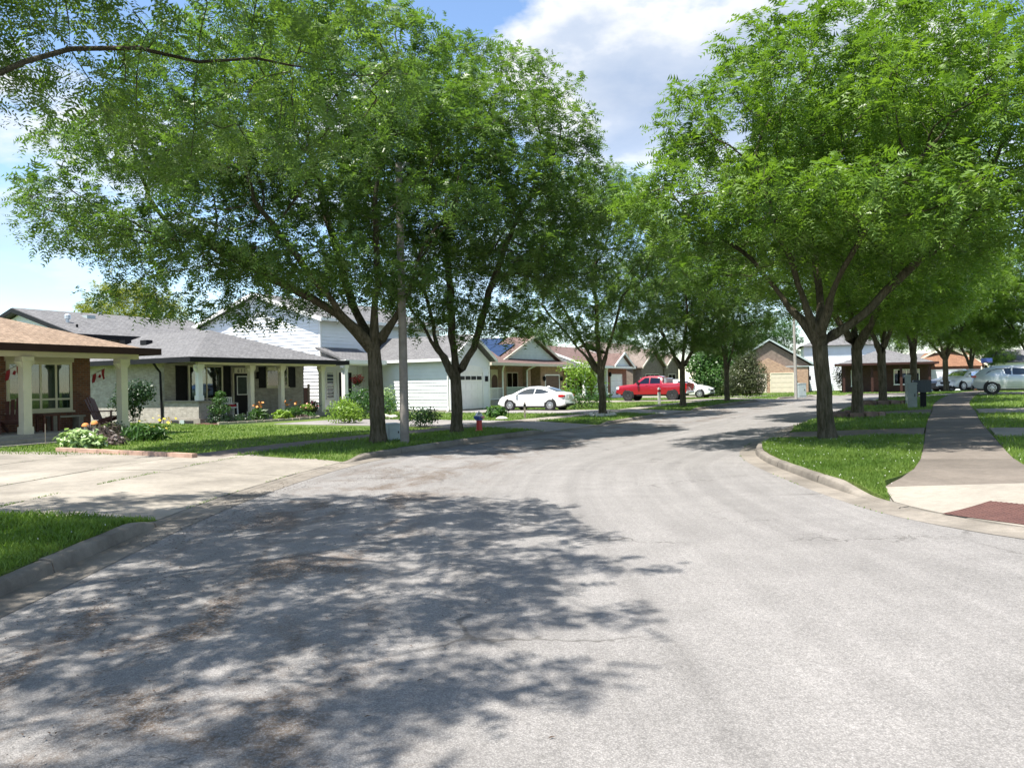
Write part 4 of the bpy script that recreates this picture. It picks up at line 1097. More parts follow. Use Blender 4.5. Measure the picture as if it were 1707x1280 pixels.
def fascia(root, x0, x1, y0, y1, ze, mat, h=0.20, gut=True, soffit='paleceil'):
    m = MB(); t = 0.10
    m.box(x0 - t, x1 + t, y0 - t, y0 - 0.002, ze - h * 0.6, ze + h * 0.42); m.box(x0 - t, x0 - 0.002, y0, y1, ze - h * 0.6, ze + h * 0.42)
    m.box(x1 + 0.002, x1 + t, y0, y1, ze - h * 0.6, ze + h * 0.42)
    m.build('gutter', M[mat], root)
    m = MB(); m.box(x0, x1, y0, y1, ze - 0.07, ze - 0.004); m.build('soffit', M[soffit], root)
def column(root, x, y, z0, z1, w=0.24, mat='cream', corbel=True):
    m = MB(); h = w / 2
    m.box(x - h, x + h, y - h, y + h, z0 + 0.22, z1 - 0.14); m.box(x - h - 0.03, x + h + 0.03, y - h - 0.03, y + h + 0.03, z0, z0 + 0.22)
    m.box(x - h - 0.06, x + h + 0.06, y - h - 0.05, y + h + 0.05, z1 - 0.14, z1)
    if corbel:
        for s_ in (-1, 1):
            m.prism([(x + s_ * h, z1 - 0.34), (x + s_ * (h + 0.10), z1 - 0.22), (x + s_ * (h + 0.16), z1 - 0.142), (x + s_ * h, z1 - 0.142)], 'y', y - h * 0.6, y + h * 0.6)
    return m.build('column', M[mat], root)
def downpipe(root, pts, mat, r_=0.05):
    m = MB(); m.tube(pts, r_, 6); return m.build('downpipe', M[mat], root)
def garage_door(root, face, pl, u0, u1, z0, z1, mat, rows=4, cols_=4, frame='white', lights=False):
    m = MB(); fw = 0.10
    fbox(m, face, pl, u0 - fw, u0, 0, 0.06, z0, z1 + fw); fbox(m, face, pl, u1, u1 + fw, 0, 0.06, z0, z1 + fw); fbox(m, face, pl, u0, u1, 0, 0.058, z1, z1 + fw)
    d = m.build('garage_door', M[frame], root); hh = (z1 - z0) / rows
    for i in range(rows):
        m = MB(); fbox(m, face, pl, u0 + 0.005, u1 - 0.005, 0.004, 0.020, z0 + i * hh + 0.007, z0 + (i + 1) * hh - 0.007)
        if not (lights and i == rows - 1):
            cw = (u1 - u0) / cols_
            for c in range(cols_): fbox(m, face, pl, u0 + c * cw + 0.09, u0 + (c + 1) * cw - 0.09, 0.019, 0.030, z0 + i * hh + 0.10, z0 + (i + 1) * hh - 0.10)
        m.build('panel', M[mat], d)
    if lights:
        cw = (u1 - u0) / cols_; z_a, z_b = z0 + (rows - 1) * hh + 0.12, z1 - 0.10
        for c in range(cols_):
            m = MB(); fbox(m, face, pl, u0 + c * cw + 0.10, u0 + (c + 1) * cw - 0.10, 0.019, 0.024, z_a, z_b); m.build('pane', M['dark'], d)
    return d
def text_part(name, s_, size, mat, parent, loc, rot=(R(90), 0, 0), ext=0.004):
    cu = bpy.data.curves.new(name, 'FONT'); cu.body = s_; cu.size = size; cu.extrude = ext; cu.align_x = 'CENTER'
    to = bpy.data.objects.new(name, cu); col.objects.link(to); me = bpy.data.meshes.new_from_object(to.evaluated_get(bpy.context.evaluated_depsgraph_get()))
    bpy.data.objects.remove(to); bpy.data.curves.remove(cu); me.materials.clear(); me.materials.append(mat)
    o = bpy.data.objects.new(name, me); col.objects.link(o); o.parent = parent; o.location = loc; o.rotation_euler = rot; return o
def roof_vent(root, x, y, z, slope_dx, mat='black'):
    m = MB(); m.box(x - 0.18, x + 0.18, y - 0.25, y + 0.25, z - 0.12, z + 0.12); return m.build('roof_vent', M[mat], root)

# ---- brown brick bungalow with porch (far left)
H1 = thing('brick_house', 'brown brick bungalow with tan shingle hip roof and cream porch columns', 'house', (-13.2, 26.0, 0.10), R(65))
m = MB(); m.box(-10.5, 0.15, 1.8, 9.6, -0.3, 2.80); m.build('wall', M['brick_brown'], H1)
m = MB(); m.box(-10.6, 0.45, -0.35, 1.8, -0.3, 0.30); m.build('porch_floor', M['porch'], H1)
for k, (ya, z) in enumerate(((-0.72, 0.19), (-1.10, 0.07))):
    m = MB(); m.box(-10.6, -1.6, ya, -0.352 if k == 0 else -0.722, -0.3, z); m.build('step', M['porch'], H1)
m = MB(); hip_roof(m, -11.2, 1.05, -0.45, 10.1, 2.90, 0.34, (True, True), 'x'); m.build('roof', M['shingle_tan'], H1)
fascia(H1, -11.2, 1.05, -0.45, 10.1, 2.90, 'brown', 0.22)
m = MB(); m.box(-10.6, 0.6, -0.10, 0.12, 2.62, 2.83); m.build('porch_beam', M['beige'], H1)
for x in (0.0, -3.3, -6.6, -9.9): column(H1, x, 0.0, 0.30, 2.62, 0.25)
w = window(H1, 'f', 1.8, -2.75, -0.55, 0.92, 2.55, (0.5, 0.74), (0.24,), 'cream', 'dark', 0.09, True, 'glass', True)
m = MB(); m.box(-2.80, -0.50, 1.72, 1.798, 2.552, 2.79); m.build('window_head', M['beige'], H1)
m = MB(); m.box(-5.0, -4.05, 1.75, 1.798, 0.31, 2.38); d = m.build('door', M['woodbrown'], H1)
m = MB(); m.box(-4.9, -4.15, 1.742, 1.748, 1.3, 2.2); m.build('pane', M['dark'], d)
window(H1, 'f', 1.8, -8.2, -6.0, 0.95, 2.5, (0.5,), (), 'cream', 'curtain')

# ---- grey brick backsplit with house number
H2 = thing('split_level_house', 'grey brick split level house with grey shingle roof and long shaded porch', 'house', (-13.8, 33.0, 0.05), R(60))
m = MB(); m.box(0.72, 9.35, 2.8, 10.8, -0.3, 2.83); m.build('wall', M['brick_grey'], H2)
m = MB(); m.box(0.70, 0.94, 0.42, 2.795, 0.30, 1.05); m.box(0.94, 1.30, 0.42, 0.64, 0.30, 1.05); m.build('knee_wall', M['brick_grey'], H2)
m = MB(); m.box(0.65, 0.98, 0.37, 2.80, 1.052, 1.11); m.box(0.98, 1.34, 0.37, 0.69, 1.052, 1.11); m.build('wall_cap', M['porch'], H2)
m = MB(); m.box(0.67, 9.45, 0.30, 2.798, -0.3, 0.30); m.build('porch_floor', M['porch'], H2)
for y in (0.75, 1.75): m = MB(); m.box(0.655, 0.669, y, y + 0.55, 0.02, 0.22); m.build('vent_grille', M['dark'], H2)
m = MB(); m.box(0.62, 0.668, 1.32, 1.62, -0.02, 0.24); m.build('meter_box', M['boxgrey'], H2)
m = MB(); m.box(3.2, 5.9, -0.12, 0.298, -0.3, 0.14); m.build('step', M['porch'], H2)
m = MB(); hip_roof(m, 0.0, 9.8, 0.0, 17.0, 2.92, 0.355, (True, False), 'y'); m.build('roof', M['shingle_grey'], H2)
fascia(H2, 0.0, 9.8, 0.0, 11.0, 2.92, 'black', 0.22)
m = MB(); m.box(0.72, 9.4, 0.42, 0.62, 2.70, 2.845); m.build('porch_beam', M['cream'], H2)
column(H2, 0.83, 0.53, 1.11, 2.70, 0.22, 'white')
for x in (3.7, 5.6, 8.4): column(H2, x, 0.52, 0.30, 2.70, 0.22, 'cream')
shutter(H2, 'f', 2.8, 1.32, 1.92, 0.98, 2.72); shutter(H2, 'f', 2.8, 4.0, 4.42, 0.98, 2.72)
window(H2, 'f', 2.8, 1.98, 3.94, 0.95, 2.75, (0.52,), (), 'cream', 'curtain', 0.08)
m = MB(); m.box(4.52, 5.58, 2.74, 2.798, 0.31, 2.66); d = m.build('door', M['cream'], H2)
m = MB(); m.box(4.61, 5.49, 2.70, 2.739, 0.32, 2.36); m.build('door_leaf', M['black'], d)
m = MB(); m.box(4.72, 5.38, 2.68, 2.699, 1.28, 2.24); m.build('pane_frame', M['white'], d)
m = MB(); m.box(4.77, 5.33, 2.672, 2.679, 1.33, 2.19); m.build('pane', M['curtain'], d)
m = MB(); m.lathe([(0.0, 0), (0.03, 0.01), (0.035, 0.03), (0.02, 0.05)], 8, (5.42, 2.66, 1.15), 'y'); m.build('handle', M['silver'], d)
pq = MB(); pq.box(4.55, 5.55, 2.66, 2.738, 2.39, 2.64); pq = pq.build('number_plaque', M['cream'], H2)
for k_, ch_ in enumerate('6117'): text_part('digit', ch_, 0.24, M['black'], pq, (4.80 + 0.2 * k_, 2.655, 2.425))
shutter(H2, 'f', 2.8, 6.22, 6.66, 1.62, 2.72); shutter(H2, 'f', 2.8, 8.24, 8.74, 1.62, 2.72)
window(H2, 'f', 2.8, 6.70, 8.20, 1.66, 2.74, (0.6,), (), 'cream', 'dark', 0.07)
m = MB(); m.box(6.72, 7.7, 2.70, 2.74, 2.52, 2.70); m.build('awning_rail', M['cream'], H2)
m = MB(); m.box(6.02, 6.14, 2.66, 2.80, 2.10, 2.16); m.lathe([(0.05, 0), (0.09, 0.05), (0.10, 0.26), (0.04, 0.34)], 6, (6.08, 2.68, 2.12)); m.build('porch_lamp', M['black'], H2)
downpipe(H2, [(0.03, 2.55, 2.80), (0.3, 2.75, 2.62), (0.60, 2.90, 2.40), (0.65, 2.90, 0.35), (0.5, 2.90, 0.05)], 'black', 0.055)
downpipe(H2, [(9.75, 3.2, 2.82), (9.55, 3.0, 2.6), (9.42, 2.9, 2.45), (9.42, 2.9, 0.1)], 'black', 0.045)
for (x, y) in ((2.9, 7.2), (3.2, 9.4)): roof_vent(H2, x, y, 2.92 + x * 0.355 + 0.08, 0)
m = MB(); m.lathe([(0.09, 2.9), (0.09, 5.5), (0.16, 5.52), (0.16, 5.72), (0.06, 5.80)], 10, (2.2, 12.9, 0)); m.build('chimney_flue', M['silver'], H2)
m = MB(); m.lathe([(0.14, 4.4), (0.06, 4.8), (0.06, 5.15)], 8, (2.0, 11.7, 0)); m.build('vent_stack', M['black'], H2)
# upper storey block behind
m = MB(); m.box(1.45, 11.8, 10.802, 21.4, -0.3, 4.46); m.prism([(10.802, 4.461), (21.4, 4.461), (16.1, 5.92)], 'x', 1.45, 11.8); m.build('upper_wall', M['siding'], H2)
m = MB(); siding(m, 'l', 1.45, 10.8, 21.4, 2.6, 5.9, 0.2, lambda z: (10.8 + max(0, (z - 4.46) / 0.275), 21.4 - max(0, (z - 4.46) / 0.275)))
siding(m, 'f', 10.802, 1.45, 11.8, 2.9, 4.4); m.build('siding', M['siding'], H2)
m = MB(); gable_roof(m, 1.0, 12.3, 10.1, 22.0, 4.40, 0.285, 'x', 0.14); m.build('upper_roof', M['shingle_grey'], H2)
m = MB(); h_ = 5.95 * 0.285
m.prism([(10.05, 4.28), (16.05, 4.28 + h_), (22.05, 4.28), (22.05, 4.50), (16.05, 4.50 + h_), (10.05, 4.50)], 'x', 0.93, 0.998)
m.box(1.0, 12.3, 9.98, 10.098, 4.30, 4.52); m.build('rake_board', M['black'], H2)
for (x, y) in ((4.4, 14.6),): m = MB(); m.box(x - 0.25, x + 0.25, y - 0.25, y + 0.25, 5.3, 5.95); m.build('roof_vent', M['boxgrey'], H2)
m = MB(); m.lathe([(0.07, 5.4), (0.07, 6.3), (0.12, 6.32), (0.12, 6.45)], 8, (6.4, 16.8, 0)); m.build('vent_stack', M['greysteel'], H2)

# ---- white sided two storey house with single garage
H3 = thing('white_sided_house', 'white vinyl sided two storey house with projecting single garage', 'house', (-3.55, 44.0, 0.08), R(60))
m = MB(); m.box(0, 4.3, 0, 6.5, -0.2, 3.02); m.prism([(0, 3.021), (4.3, 3.021), (2.15, 4.30)], 'y', 0.0, 6.5); m.build('garage_wall', M['siding'], H3)
m = MB(); m.box(-3.6, 8.2, 6.502, 16.8, -0.2, 5.5); m.prism([(6.502, 5.501), (16.8, 5.501), (11.65, 7.2)], 'x', -3.6, 8.2); m.build('wall', M['siding'], H3)
m = MB(); siding(m, 'l', -3.6, 6.62, 16.8, 0.1, 7.2, 0.2, lambda z: (6.62 + max(0, (z - 5.5) / 0.33), 16.8 - max(0, (z - 5.5) / 0.33)))
siding(m, 'l', 0.0, 0.12, 6.4, 0.15, 3.0); siding(m, 'f', 6.502, -3.48, -0.01, 0.1, 5.5); siding(m, 'f', 6.502, 0.0, 8.2, 3.6, 5.5)
siding(m, 'f', 0.0, 0.12, 0.78, 0.15, 2.6); siding(m, 'f', 0.0, 3.52, 4.18, 0.15, 2.6)
siding(m, 'f', 0.0, 0.12, 4.18, 2.6, 4.3, 0.2, lambda z: (0.12 + max(0, (z - 3.02) / 0.6), 4.18 - max(0, (z - 3.02) / 0.6))); m.build('siding', M['siding'], H3)
for (x, y, h_) in ((-0.03, -0.03, 3.0), (4.2, -0.03, 3.0), (-3.65, 6.45, 5.5)):
    m = MB(); m.box(x, x + 0.13, y, y + 0.13, 0.14 if h_ < 4 else 0.28, h_); m.build('corner_board', M['white'], H3)
m = MB(); gable_roof(m, -0.35, 4.65, -0.35, 6.5, 2.97, 0.60, 'y', 0.12); m.build('garage_roof', M['shingle_grey'], H3)
m = MB(); h_ = 2.5 * 0.6
m.prism([(-0.36, 2.92), (2.15, 2.92 + h_), (4.66, 2.92), (4.66, 3.10), (2.15, 3.10 + h_), (-0.36, 3.10)], 'y', -0.42, -0.352)
m.box(-0.46, -0.352, -0.42, 6.5, 2.93, 3.09); m.build('garage_rake', M['white'], H3)
m = MB(); gable_roof(m, -3.95, 8.5, 6.1, 17.2, 5.42, 0.325, 'x', 0.13); m.build('roof', M['shingle_grey'], H3)
m = MB(); h_ = 5.55 * 0.325
m.prism([(6.0, 5.32), (11.65, 5.34 + h_), (17.3, 5.32), (17.3, 5.55), (11.65, 5.57 + h_), (6.0, 5.55)], 'x', -4.02, -3.952); m.box(-3.95, 8.5, 5.98, 6.098, 5.38, 5.56); m.build('rake_board', M['white'], H3)
m = MB(); m.prism([(4.3, 2.96), (6.5, 3.75), (6.5, 3.87), (4.3, 3.08)], 'x', -4.0, -0.47); m.build('porch_roof', M['shingle_grey'], H3)
m = MB(); m.box(-4.0, -0.47, 4.2, 4.298, 2.86, 3.08); m.box(-4.08, -4.002, 4.2, 6.5, 2.86, 3.06); m.box(-4.0, -0.02, 4.3, 6.49, 2.80, 2.86); m.build('porch_soffit', M['white'], H3)
m = MB(); m.box(-4.0, -0.02, 4.3, 6.5, -0.2, 0.28); m.build('porch_floor', M['porch'], H3)
column(H3, -3.75, 4.55, 0.28, 2.80, 0.26, 'white', True)
window(H3, 'f', 6.502, 0.45, 1.55, 4.15, 5.25, (0.5,), (0.33, 0.66), 'white', 'dark', 0.06)
window(H3, 'f', 6.502, -3.2, -2.55, 0.9, 2.45, (), (0.5,), 'white', 'dark', 0.06)
m = MB(); m.box(-2.3, -1.0, 6.42, 6.5, 0.28, 2.55); d = m.build('door', M['white'], H3)
m = MB(); m.box(-2.18, -1.12, 6.39, 6.419, 0.29, 2.42); m.build('door_leaf', M['black'], d)
garage_door(H3, 'f', 0.0, 0.85, 3.45, 0.05, 2.30, 'white', 4, 4, 'white', False)
m = MB()
for k in range(4):
    u = 0.95 + k * 0.62
    m.box(u, u + 0.52, -0.045, -0.032, 1.86, 2.08)
m.build('door_light', M['dark'], H3)
m = MB(); m.prism([(0.75, 2.41)] + [(2.15 - 1.4 * math.cos(t * math.pi / 8), 2.41 + 0.32 * math.sin(t * math.pi / 8)) for t in range(9)] + [(3.55, 2.41)], 'y', -0.035, -0.026); m.build('door_arch', M['white'], H3)
m = MB(); m.box(3.75, 3.89, -0.18, -0.03, 1.75, 2.08); m.build('wall_lamp', M['black'], H3)
downpipe(H3, [(-0.41, 0.15, 2.92), (-0.2, 0.12, 2.7), (-0.08, 0.10, 2.5), (-0.08, 0.10, 0.3), (-0.3, 0.0, 0.06)], 'white', 0.045)
m = MB(); m.box(-0.03, 4.33, -0.03, 6.5, -0.3, 0.14); m.build('foundation', M['porch'], H3)

# ---- tan brick bungalow with solar panels
H4 = thing('tan_brick_house', 'tan brick bungalow with front gable, railed porch and rooftop solar panels', 'house', (-1.6, 54.0, 0.08), R(60))
m = MB(); m.box(0.0, 8.4, 1.9, 11.0, -0.2, 2.95); m.box(8.4, 12.4, 0.35, 11.0, -0.2, 2.95); m.build('wall', M['brick_tan'], H4)
m = MB(); m.box(-0.1, 8.4, 0.1, 1.9, -0.2, 0.42); m.build('porch_floor', M['porch'], H4)
m = MB(); m.prism([(-0.5, 3.0), (2.3, 4.0), (2.3, 4.10), (-0.5, 3.10)], 'x', -0.5, 12.9); m.build('porch_roof', M['shingle_red'], H4)
fascia(H4, -0.5, 12.9, -0.5, 2.4, 3.02, 'beige', 0.20)
m = MB(); gable_roof(m, 2.2, 12.8, 0.3, 12.0, 3.08, 0.40, 'y', 0.12); m.build('roof', M['shingle_red'], H4)
m = MB(); m.prism([(2.5, 3.12), (12.5, 3.12), (7.5, 5.1)], 'y', 0.6, 0.75); m.build('gable_wall', M['palegreen'], H4)
m = MB(); siding(m, 'f', 0.6, 2.6, 12.4, 3.15, 5.05, 0.22, lambda z: (2.6 + max(0, (z - 3.12) / 0.40), 12.4 - max(0, (z - 3.12) / 0.40))); m.build('siding', M['palegreen'], H4)
m = MB(); h_ = 5.3 * 0.40
m.prism([(2.15, 3.04), (7.5, 3.06 + h_), (12.85, 3.04), (12.85, 3.24), (7.5, 3.26 + h_), (2.15, 3.24)], 'y', 0.22, 0.298); m.build('rake_board', M['beige'], H4)
for i in range(3):
    for j in range(3):      # panels on the slope that faces the white house
        xa, xb = 2.6 + i * 1.50, 2.6 + i * 1.50 + 1.44; ya = 1.0 + j * 1.72; z = lambda x: 3.08 + 0.135 + (x - 2.2) * 0.40
        if i == 2 and j == 0: continue
        m = MB(); m.solid([(xa, ya, z(xa) + .06), (xb, ya, z(xb) + .06), (xb, ya + 1.66, z(xb) + .06), (xa, ya + 1.66, z(xa) + .06),
                           (xa, ya, z(xa) + .11), (xb, ya, z(xb) + .11), (xb, ya + 1.66, z(xb) + .11), (xa, ya + 1.66, z(xa) + .11)],
                          [(0, 3, 2, 1), (4, 5, 6, 7), (0, 1, 5, 4), (1, 2, 6, 5), (2, 3, 7, 6), (3, 0, 4, 7)])
        m.build('solar_panel', M['solar'], H4)
window(H4, 'f', 1.9, 0.25, 1.9, 0.6, 2.6, (0.33, 0.66), (), 'white', 'dark', 0.08)
m = MB(); m.box(3.2, 4.3, 1.84, 1.898, 0.43, 2.7); d = m.build('door', M['cream'], H4)
m = MB(); m.prism([(3.35, 0.45), (4.15, 0.45), (4.15, 1.9)] + [(3.75 + 0.4 * math.cos(t * math.pi / 6), 1.9 + 0.4 * math.sin(t * math.pi / 6)) for t in range(1, 6)] + [(3.35, 1.9)], 'y', 1.81, 1.838); m.build('door_leaf', M['woodbrown'], d)
window(H4, 'f', 1.9, 5.6, 7.4, 0.9, 2.5, (0.5,), (), 'beige', 'dark', 0.08)
for x in (2.35, 6.1): m = MB(); m.box(x - 0.22, x + 0.22, 0.12, 0.56, 0.42, 2.92); m.build('brick_pier', M['brick_tan'], H4)
garage_door(H4, 'f', 0.35, 9.2, 11.6, 0.05, 2.2, 'woodbrown', 4, 4, 'white')
def railing(root, x0, x1, y, z0, z1, mat, step=0.14):
    m = MB(); m.box(x0, x1, y - 0.03, y + 0.03, z1 - 0.06, z1); m.box(x0, x1, y - 0.025, y + 0.025, z0 + 0.05, z0 + 0.10); r = m.build('railing', M[mat], root); x = x0 + step / 2
    m = MB(); m.box(-0.018, 0.018, -0.018, 0.018, z0 + 0.10, z1 - 0.06); b0 = m.build('baluster', M[mat], r); b0.location = (x, y, 0); x += step
    while x < x1 - step / 3:
        b = b0.copy(); col.objects.link(b); b.parent = r; b.location = (x, y, 0); x += step
    return r
railing(H4, -0.05, 2.12, 0.2, 0.42, 1.32, 'white'); railing(H4, 2.6, 5.85, 0.2, 0.42, 1.35, 'palegreen', 0.12)
downpipe(H4, [(1.4, -0.45, 2.95), (1.8, -0.1, 2.75), (1.95, 0.05, 2.5), (1.95, 0.05, 0.2)], 'white', 0.06)
downpipe(H4, [(6.2, -0.45, 2.95), (5.9, -0.1, 2.75), (5.6, 0.05, 2.6), (5.6, 0.05, 0.2)], 'white', 0.06)
for x in (8.85, 11.95): m = MB(); m.lathe([(0.05, 0), (0.11, 0.08), (0.12, 0.32), (0.03, 0.42)], 6, (x, 0.24, 1.75)); m.build('wall_lamp', M['black'], H4)

# ---- red brown roofed house with columned porch
H5 = thing('porch_house', 'red brown roofed house with deep columned porch beside a white garage door', 'house', (6.5, 68.0, 0.08), R(60))
m = MB(); m.box(0.2, 5.6, 2.3, 10.5, -0.2, 2.95); m.box(5.6, 10.6, 0.3, 10.5, -0.2, 2.95); m.build('wall', M['brick_red'], H5)
m = MB(); m.box(0.1, 5.6, 0.1, 2.3, -0.2, 0.35); m.build('porch_floor', M['porch'], H5)
m = MB(); gable_roof(m, -0.3, 11.2, -0.4, 11.2, 2.98, 0.36, 'x', 0.12); m.build('roof', M['shingle_red'], H5)
m = MB(); m.box(-0.3, 11.2, -0.5, -0.402, 2.88, 3.10); m.box(-0.3, 11.2, -0.4, 11.2, 2.9, 2.97); m.build('gutter', M['white'], H5)
for x in (-0.36, 11.2): m = MB(); m.prism([(-0.4, 2.96), (5.4, 5.05), (11.2, 2.96), (11.2, 3.14), (5.4, 5.24), (-0.4, 3.14)], 'x', x, x + 0.06); m.build('rake_board', M['white'], H5)
m = MB(); m.prism([(0.0, 2.975), (10.8, 2.975), (5.4, 4.92)], 'x', 0.2, 10.6); m.build('gable_wall', M['siding'], H5)
m = MB(); gable_roof(m, 5.4, 10.4, -0.6, 4.0, 3.02, 0.50, 'y', 0.11); m.build('dormer_roof', M['shingle_red'], H5)
m = MB(); m.prism([(5.35, 2.97), (7.9, 4.27), (10.45, 2.97), (10.45, 3.15), (7.9, 4.47), (5.35, 3.15)], 'y', -0.68, -0.602); m.build('dormer_rake', M['white'], H5)
m = MB(); m.prism([(5.7, 3.1), (10.1, 3.1), (7.9, 4.2)], 'y', -0.3, -0.2); m.build('dormer_wall', M['siding'], H5)
for x in (0.3, 2.9, 5.25): column(H5, x, 0.25, 0.35, 2.9, 0.24, 'white')
window(H5, 'f', 2.3, 0.8, 2.6, 0.9, 2.5, (0.5,), (), 'white', 'dark'); window(H5, 'f', 2.3, 3.2, 4.2, 0.5, 2.5, (), (), 'white', 'dark')
m = MB(); m.box(0.42, 2.78, 0.2, 0.28, 1.15, 1.24); m.box(3.02, 5.13, 0.2, 0.28, 1.15, 1.24); m.build('railing', M['white'], H5)
for x in (1.1, 1.7, 2.1):
    m = MB(); m.lathe([(0.04, 0), (0.16, 0.10), (0.13, 0.38), (0.05, 0.5), (0.02, 0.75)], 6, (x, 0.9, 2.05)); m.build('hanging_lantern', M['lamp'], H5)
garage_door(H5, 'f', 0.3, 6.5, 9.2, 0.05, 2.25, 'white', 4, 4, 'white')
m = MB(); m.lathe([(0.05, 0), (0.14, 0.1), (0.14, 0.34), (0.03, 0.46)], 6, (6.1, 0.18, 2.1)); m.build('wall_lamp', M['black'], H5)

# ---- dull brown brick house with two gables
H6 = thing('gabled_house', 'dull brown brick house with twin front gables behind the red pickup', 'house', (13.5, 81.0, 0.08), R(56))
m = MB(); m.box(0, 11.5, 0.8, 11, -0.2, 3.1); m.build('wall', M['brick_dull'], H6)
m = MB(); gable_roof(m, -0.4, 12, 0.3, 11.8, 3.1, 0.5, 'x', 0.12); m.build('roof', M['shingle_brown'], H6)
for (xa, xb, pk) in ((0.4, 6.2, 0.62), (6.6, 10.8, 0.62)):
    c = (xa + xb) / 2; hp = (xb - xa) / 2 * pk
    m = MB(); m.prism([(xa, 0), (xb, 0), (xb, 3.1), (c, 3.1 + hp), (xa, 3.1)], 'y', 0.0, 0.8); m.build('gable_wall', M['brick_dull'], H6)
    m = MB(); gable_roof(m, xa - 0.4, xb + 0.4, -0.35, 4.5, 3.0, pk, 'y', 0.12); m.build('gable_roof', M['shingle_brown'], H6)
    hp2 = (xb - xa + 0.8) / 2 * pk
    m = MB(); m.prism([(xa - 0.45, 2.95), (c, 2.97 + hp2), (xb + 0.45, 2.95), (xb + 0.45, 3.15), (c, 3.17 + hp2), (xa - 0.45, 3.15)], 'y', -0.42, -0.352); m.build('rake_board', M['beige'], H6)
window(H6, 'f', 0.0, 1.4, 5.0, 0.9, 2.4, (0.33, 0.66), (), 'beige', 'dark'); window(H6, 'f', 0.0, 7.6, 9.8, 0.9, 2.4, (0.5,), (), 'beige', 'dark')

# ---- brick double garage house at the bend
H7 = thing('double_garage_house', 'orange tan brick house with two beige garage doors at the bend', 'house', (26.9, 88.0, 0.08), R(-14))
m = MB(); m.box(-1.8, 6.9, 1.0, 10, -0.2, 3.2); m.prism([(-1.8, 3.201), (6.9, 3.201), (2.55, 5.9)], 'y', 1.0, 10); m.build('wall', M['brick_dull'], H7)
m = MB(); m.box(-0.6, 5.3, 0.0, 1.0, -0.2, 2.45); m.prism([(-0.6, 2.451), (5.3, 2.451), (2.35, 4.0)], 'y', 0.0, 1.0); m.build('garage_wall', M['brick_orange'], H7)
m = MB(); m.box(5.3, 6.7, 0.5, 1.0, -0.2, 3.0); m.build('side_wall', M['brick_orange'], H7)
m = MB(); gable_roof(m, -2.3, 7.5, 0.7, 10.5, 3.05, 0.62, 'y', 0.13); m.build('roof', M['shingle_brown'], H7)
m = MB(); m.prism([(-2.35, 2.98), (2.6, 6.05), (7.55, 2.98), (7.55, 3.2), (2.6, 6.27), (-2.35, 3.2)], 'y', 0.6, 0.698); m.build('rake_board', M['boxgrey'], H7)
m = MB(); m.box(-2.0, 7.2, 0.4, 0.6, 2.95, 3.05); m.build('soffit', M['boxgrey'], H7)
garage_door(H7, 'f', 0.0, -0.3, 2.05, 0.05, 2.2, 'beige', 4, 4, 'cream'); garage_door(H7, 'f', 0.0, 2.65, 5.0, 0.05, 2.2, 'beige', 4, 4, 'cream')
m = MB(); m.box(6.75, 7.0, 0.55, 0.9, 1.4, 1.9); m.build('wall_lamp', M['black'], H7)

# ---- white sided house right of it
H8 = thing('white_sided_house', 'plain white sided house wall between the brick garage and the dark house', 'house', (36.2, 95.0, 0.08), R(-18))
m = MB(); m.box(0, 8.5, 0, 9, -0.2, 5.6); m.build('wall', M['siding'], H8)
m = MB(); siding(m, 'f', 0, 0.0, 8.5, 0.1, 5.6, 0.28); m.build('siding', M['siding'], H8)
m = MB(); hip_roof(m, -0.5, 9, -0.5, 9.5, 5.6, 0.4); m.build('roof', M['shingle_grey'], H8)
m = MB(); m.box(2.3, 2.55, -0.10, -0.03, 2.6, 3.5); m.build('vent', M['boxgrey'], H8)
m = MB(); m.box(1.7, 3.2, -0.9, -0.2, 0, 0.85); m.build('air_conditioner', M['boxgrey'], H8)
window(H8, 'f', -0.03, 4.6, 6.0, 1.2, 2.6, (0.5,), (), 'white', 'dark')

# ---- dark shaded brick house
H9 = thing('shaded_brick_house', 'dark red brick house in deep tree shade behind the right hand locusts', 'house', (34.8, 81.0, 0.08), R(-23))
m = MB(); m.box(0, 8.4, 1.5, 10, -0.2, 3.0); m.build('wall', M['brick_shaded'], H9)
m = MB(); hip_roof(m, -0.6, 8.9, -0.4, 10.6, 3.0, 0.36, (True, True), 'y'); m.build('roof', M['shingle_grey'], H9)
fascia(H9, -0.6, 8.9, -0.4, 10.6, 3.0, 'brown', 0.22)
window(H9, 'f', 1.5, 0.9, 1.9, 0.7, 2.4, (), (), 'white', 'dark'); window(H9, 'f', 1.5, 5.0, 7.4, 0.8, 2.4, (0.5,), (), 'white', 'dark')
m = MB(); m.box(3.0, 4.0, 1.42, 1.5, 0.2, 2.3); m.build('door', M['redwood'], H9)
for x in (0.2, 2.9, 5.6, 8.2): m = MB(); m.box(x - 0.12, x + 0.12, 0.0, 0.24, 0, 2.9); m.build('column', M['brown'], H9)

# ---- orange roofed garage house
H10 = thing('garage_house', 'house with orange brown shingle pediment over a wide pale garage door', 'house', (42.9, 82.0, 0.10), R(-24))
m = MB(); m.box(0, 6.2, 0, 9, -0.2, 2.6); m.prism([(0, 2.601), (6.2, 2.601), (3.1, 4.3)], 'y', 0.9, 9); m.build('wall', M['brick_red'], H10)
m = MB(); m.solid([(-0.3, -0.2, 2.6), (6.5, -0.2, 2.6), (5.0, 0.9, 4.1), (1.2, 0.9, 4.1)], [(0, 1, 2, 3)]); m.solid([(-0.3, -0.2, 2.6), (6.5, -0.2, 2.6), (6.5, 0.9, 2.59), (-0.3, 0.9, 2.59)], [(3, 2, 1, 0)]); m.build('pediment_roof', M['shingle_orange'], H10)
m = MB(); gable_roof(m, -0.6, 6.8, 0.6, 9.4, 2.65, 0.56, 'y', 0.12); m.build('roof', M['shingle_brown'], H10)
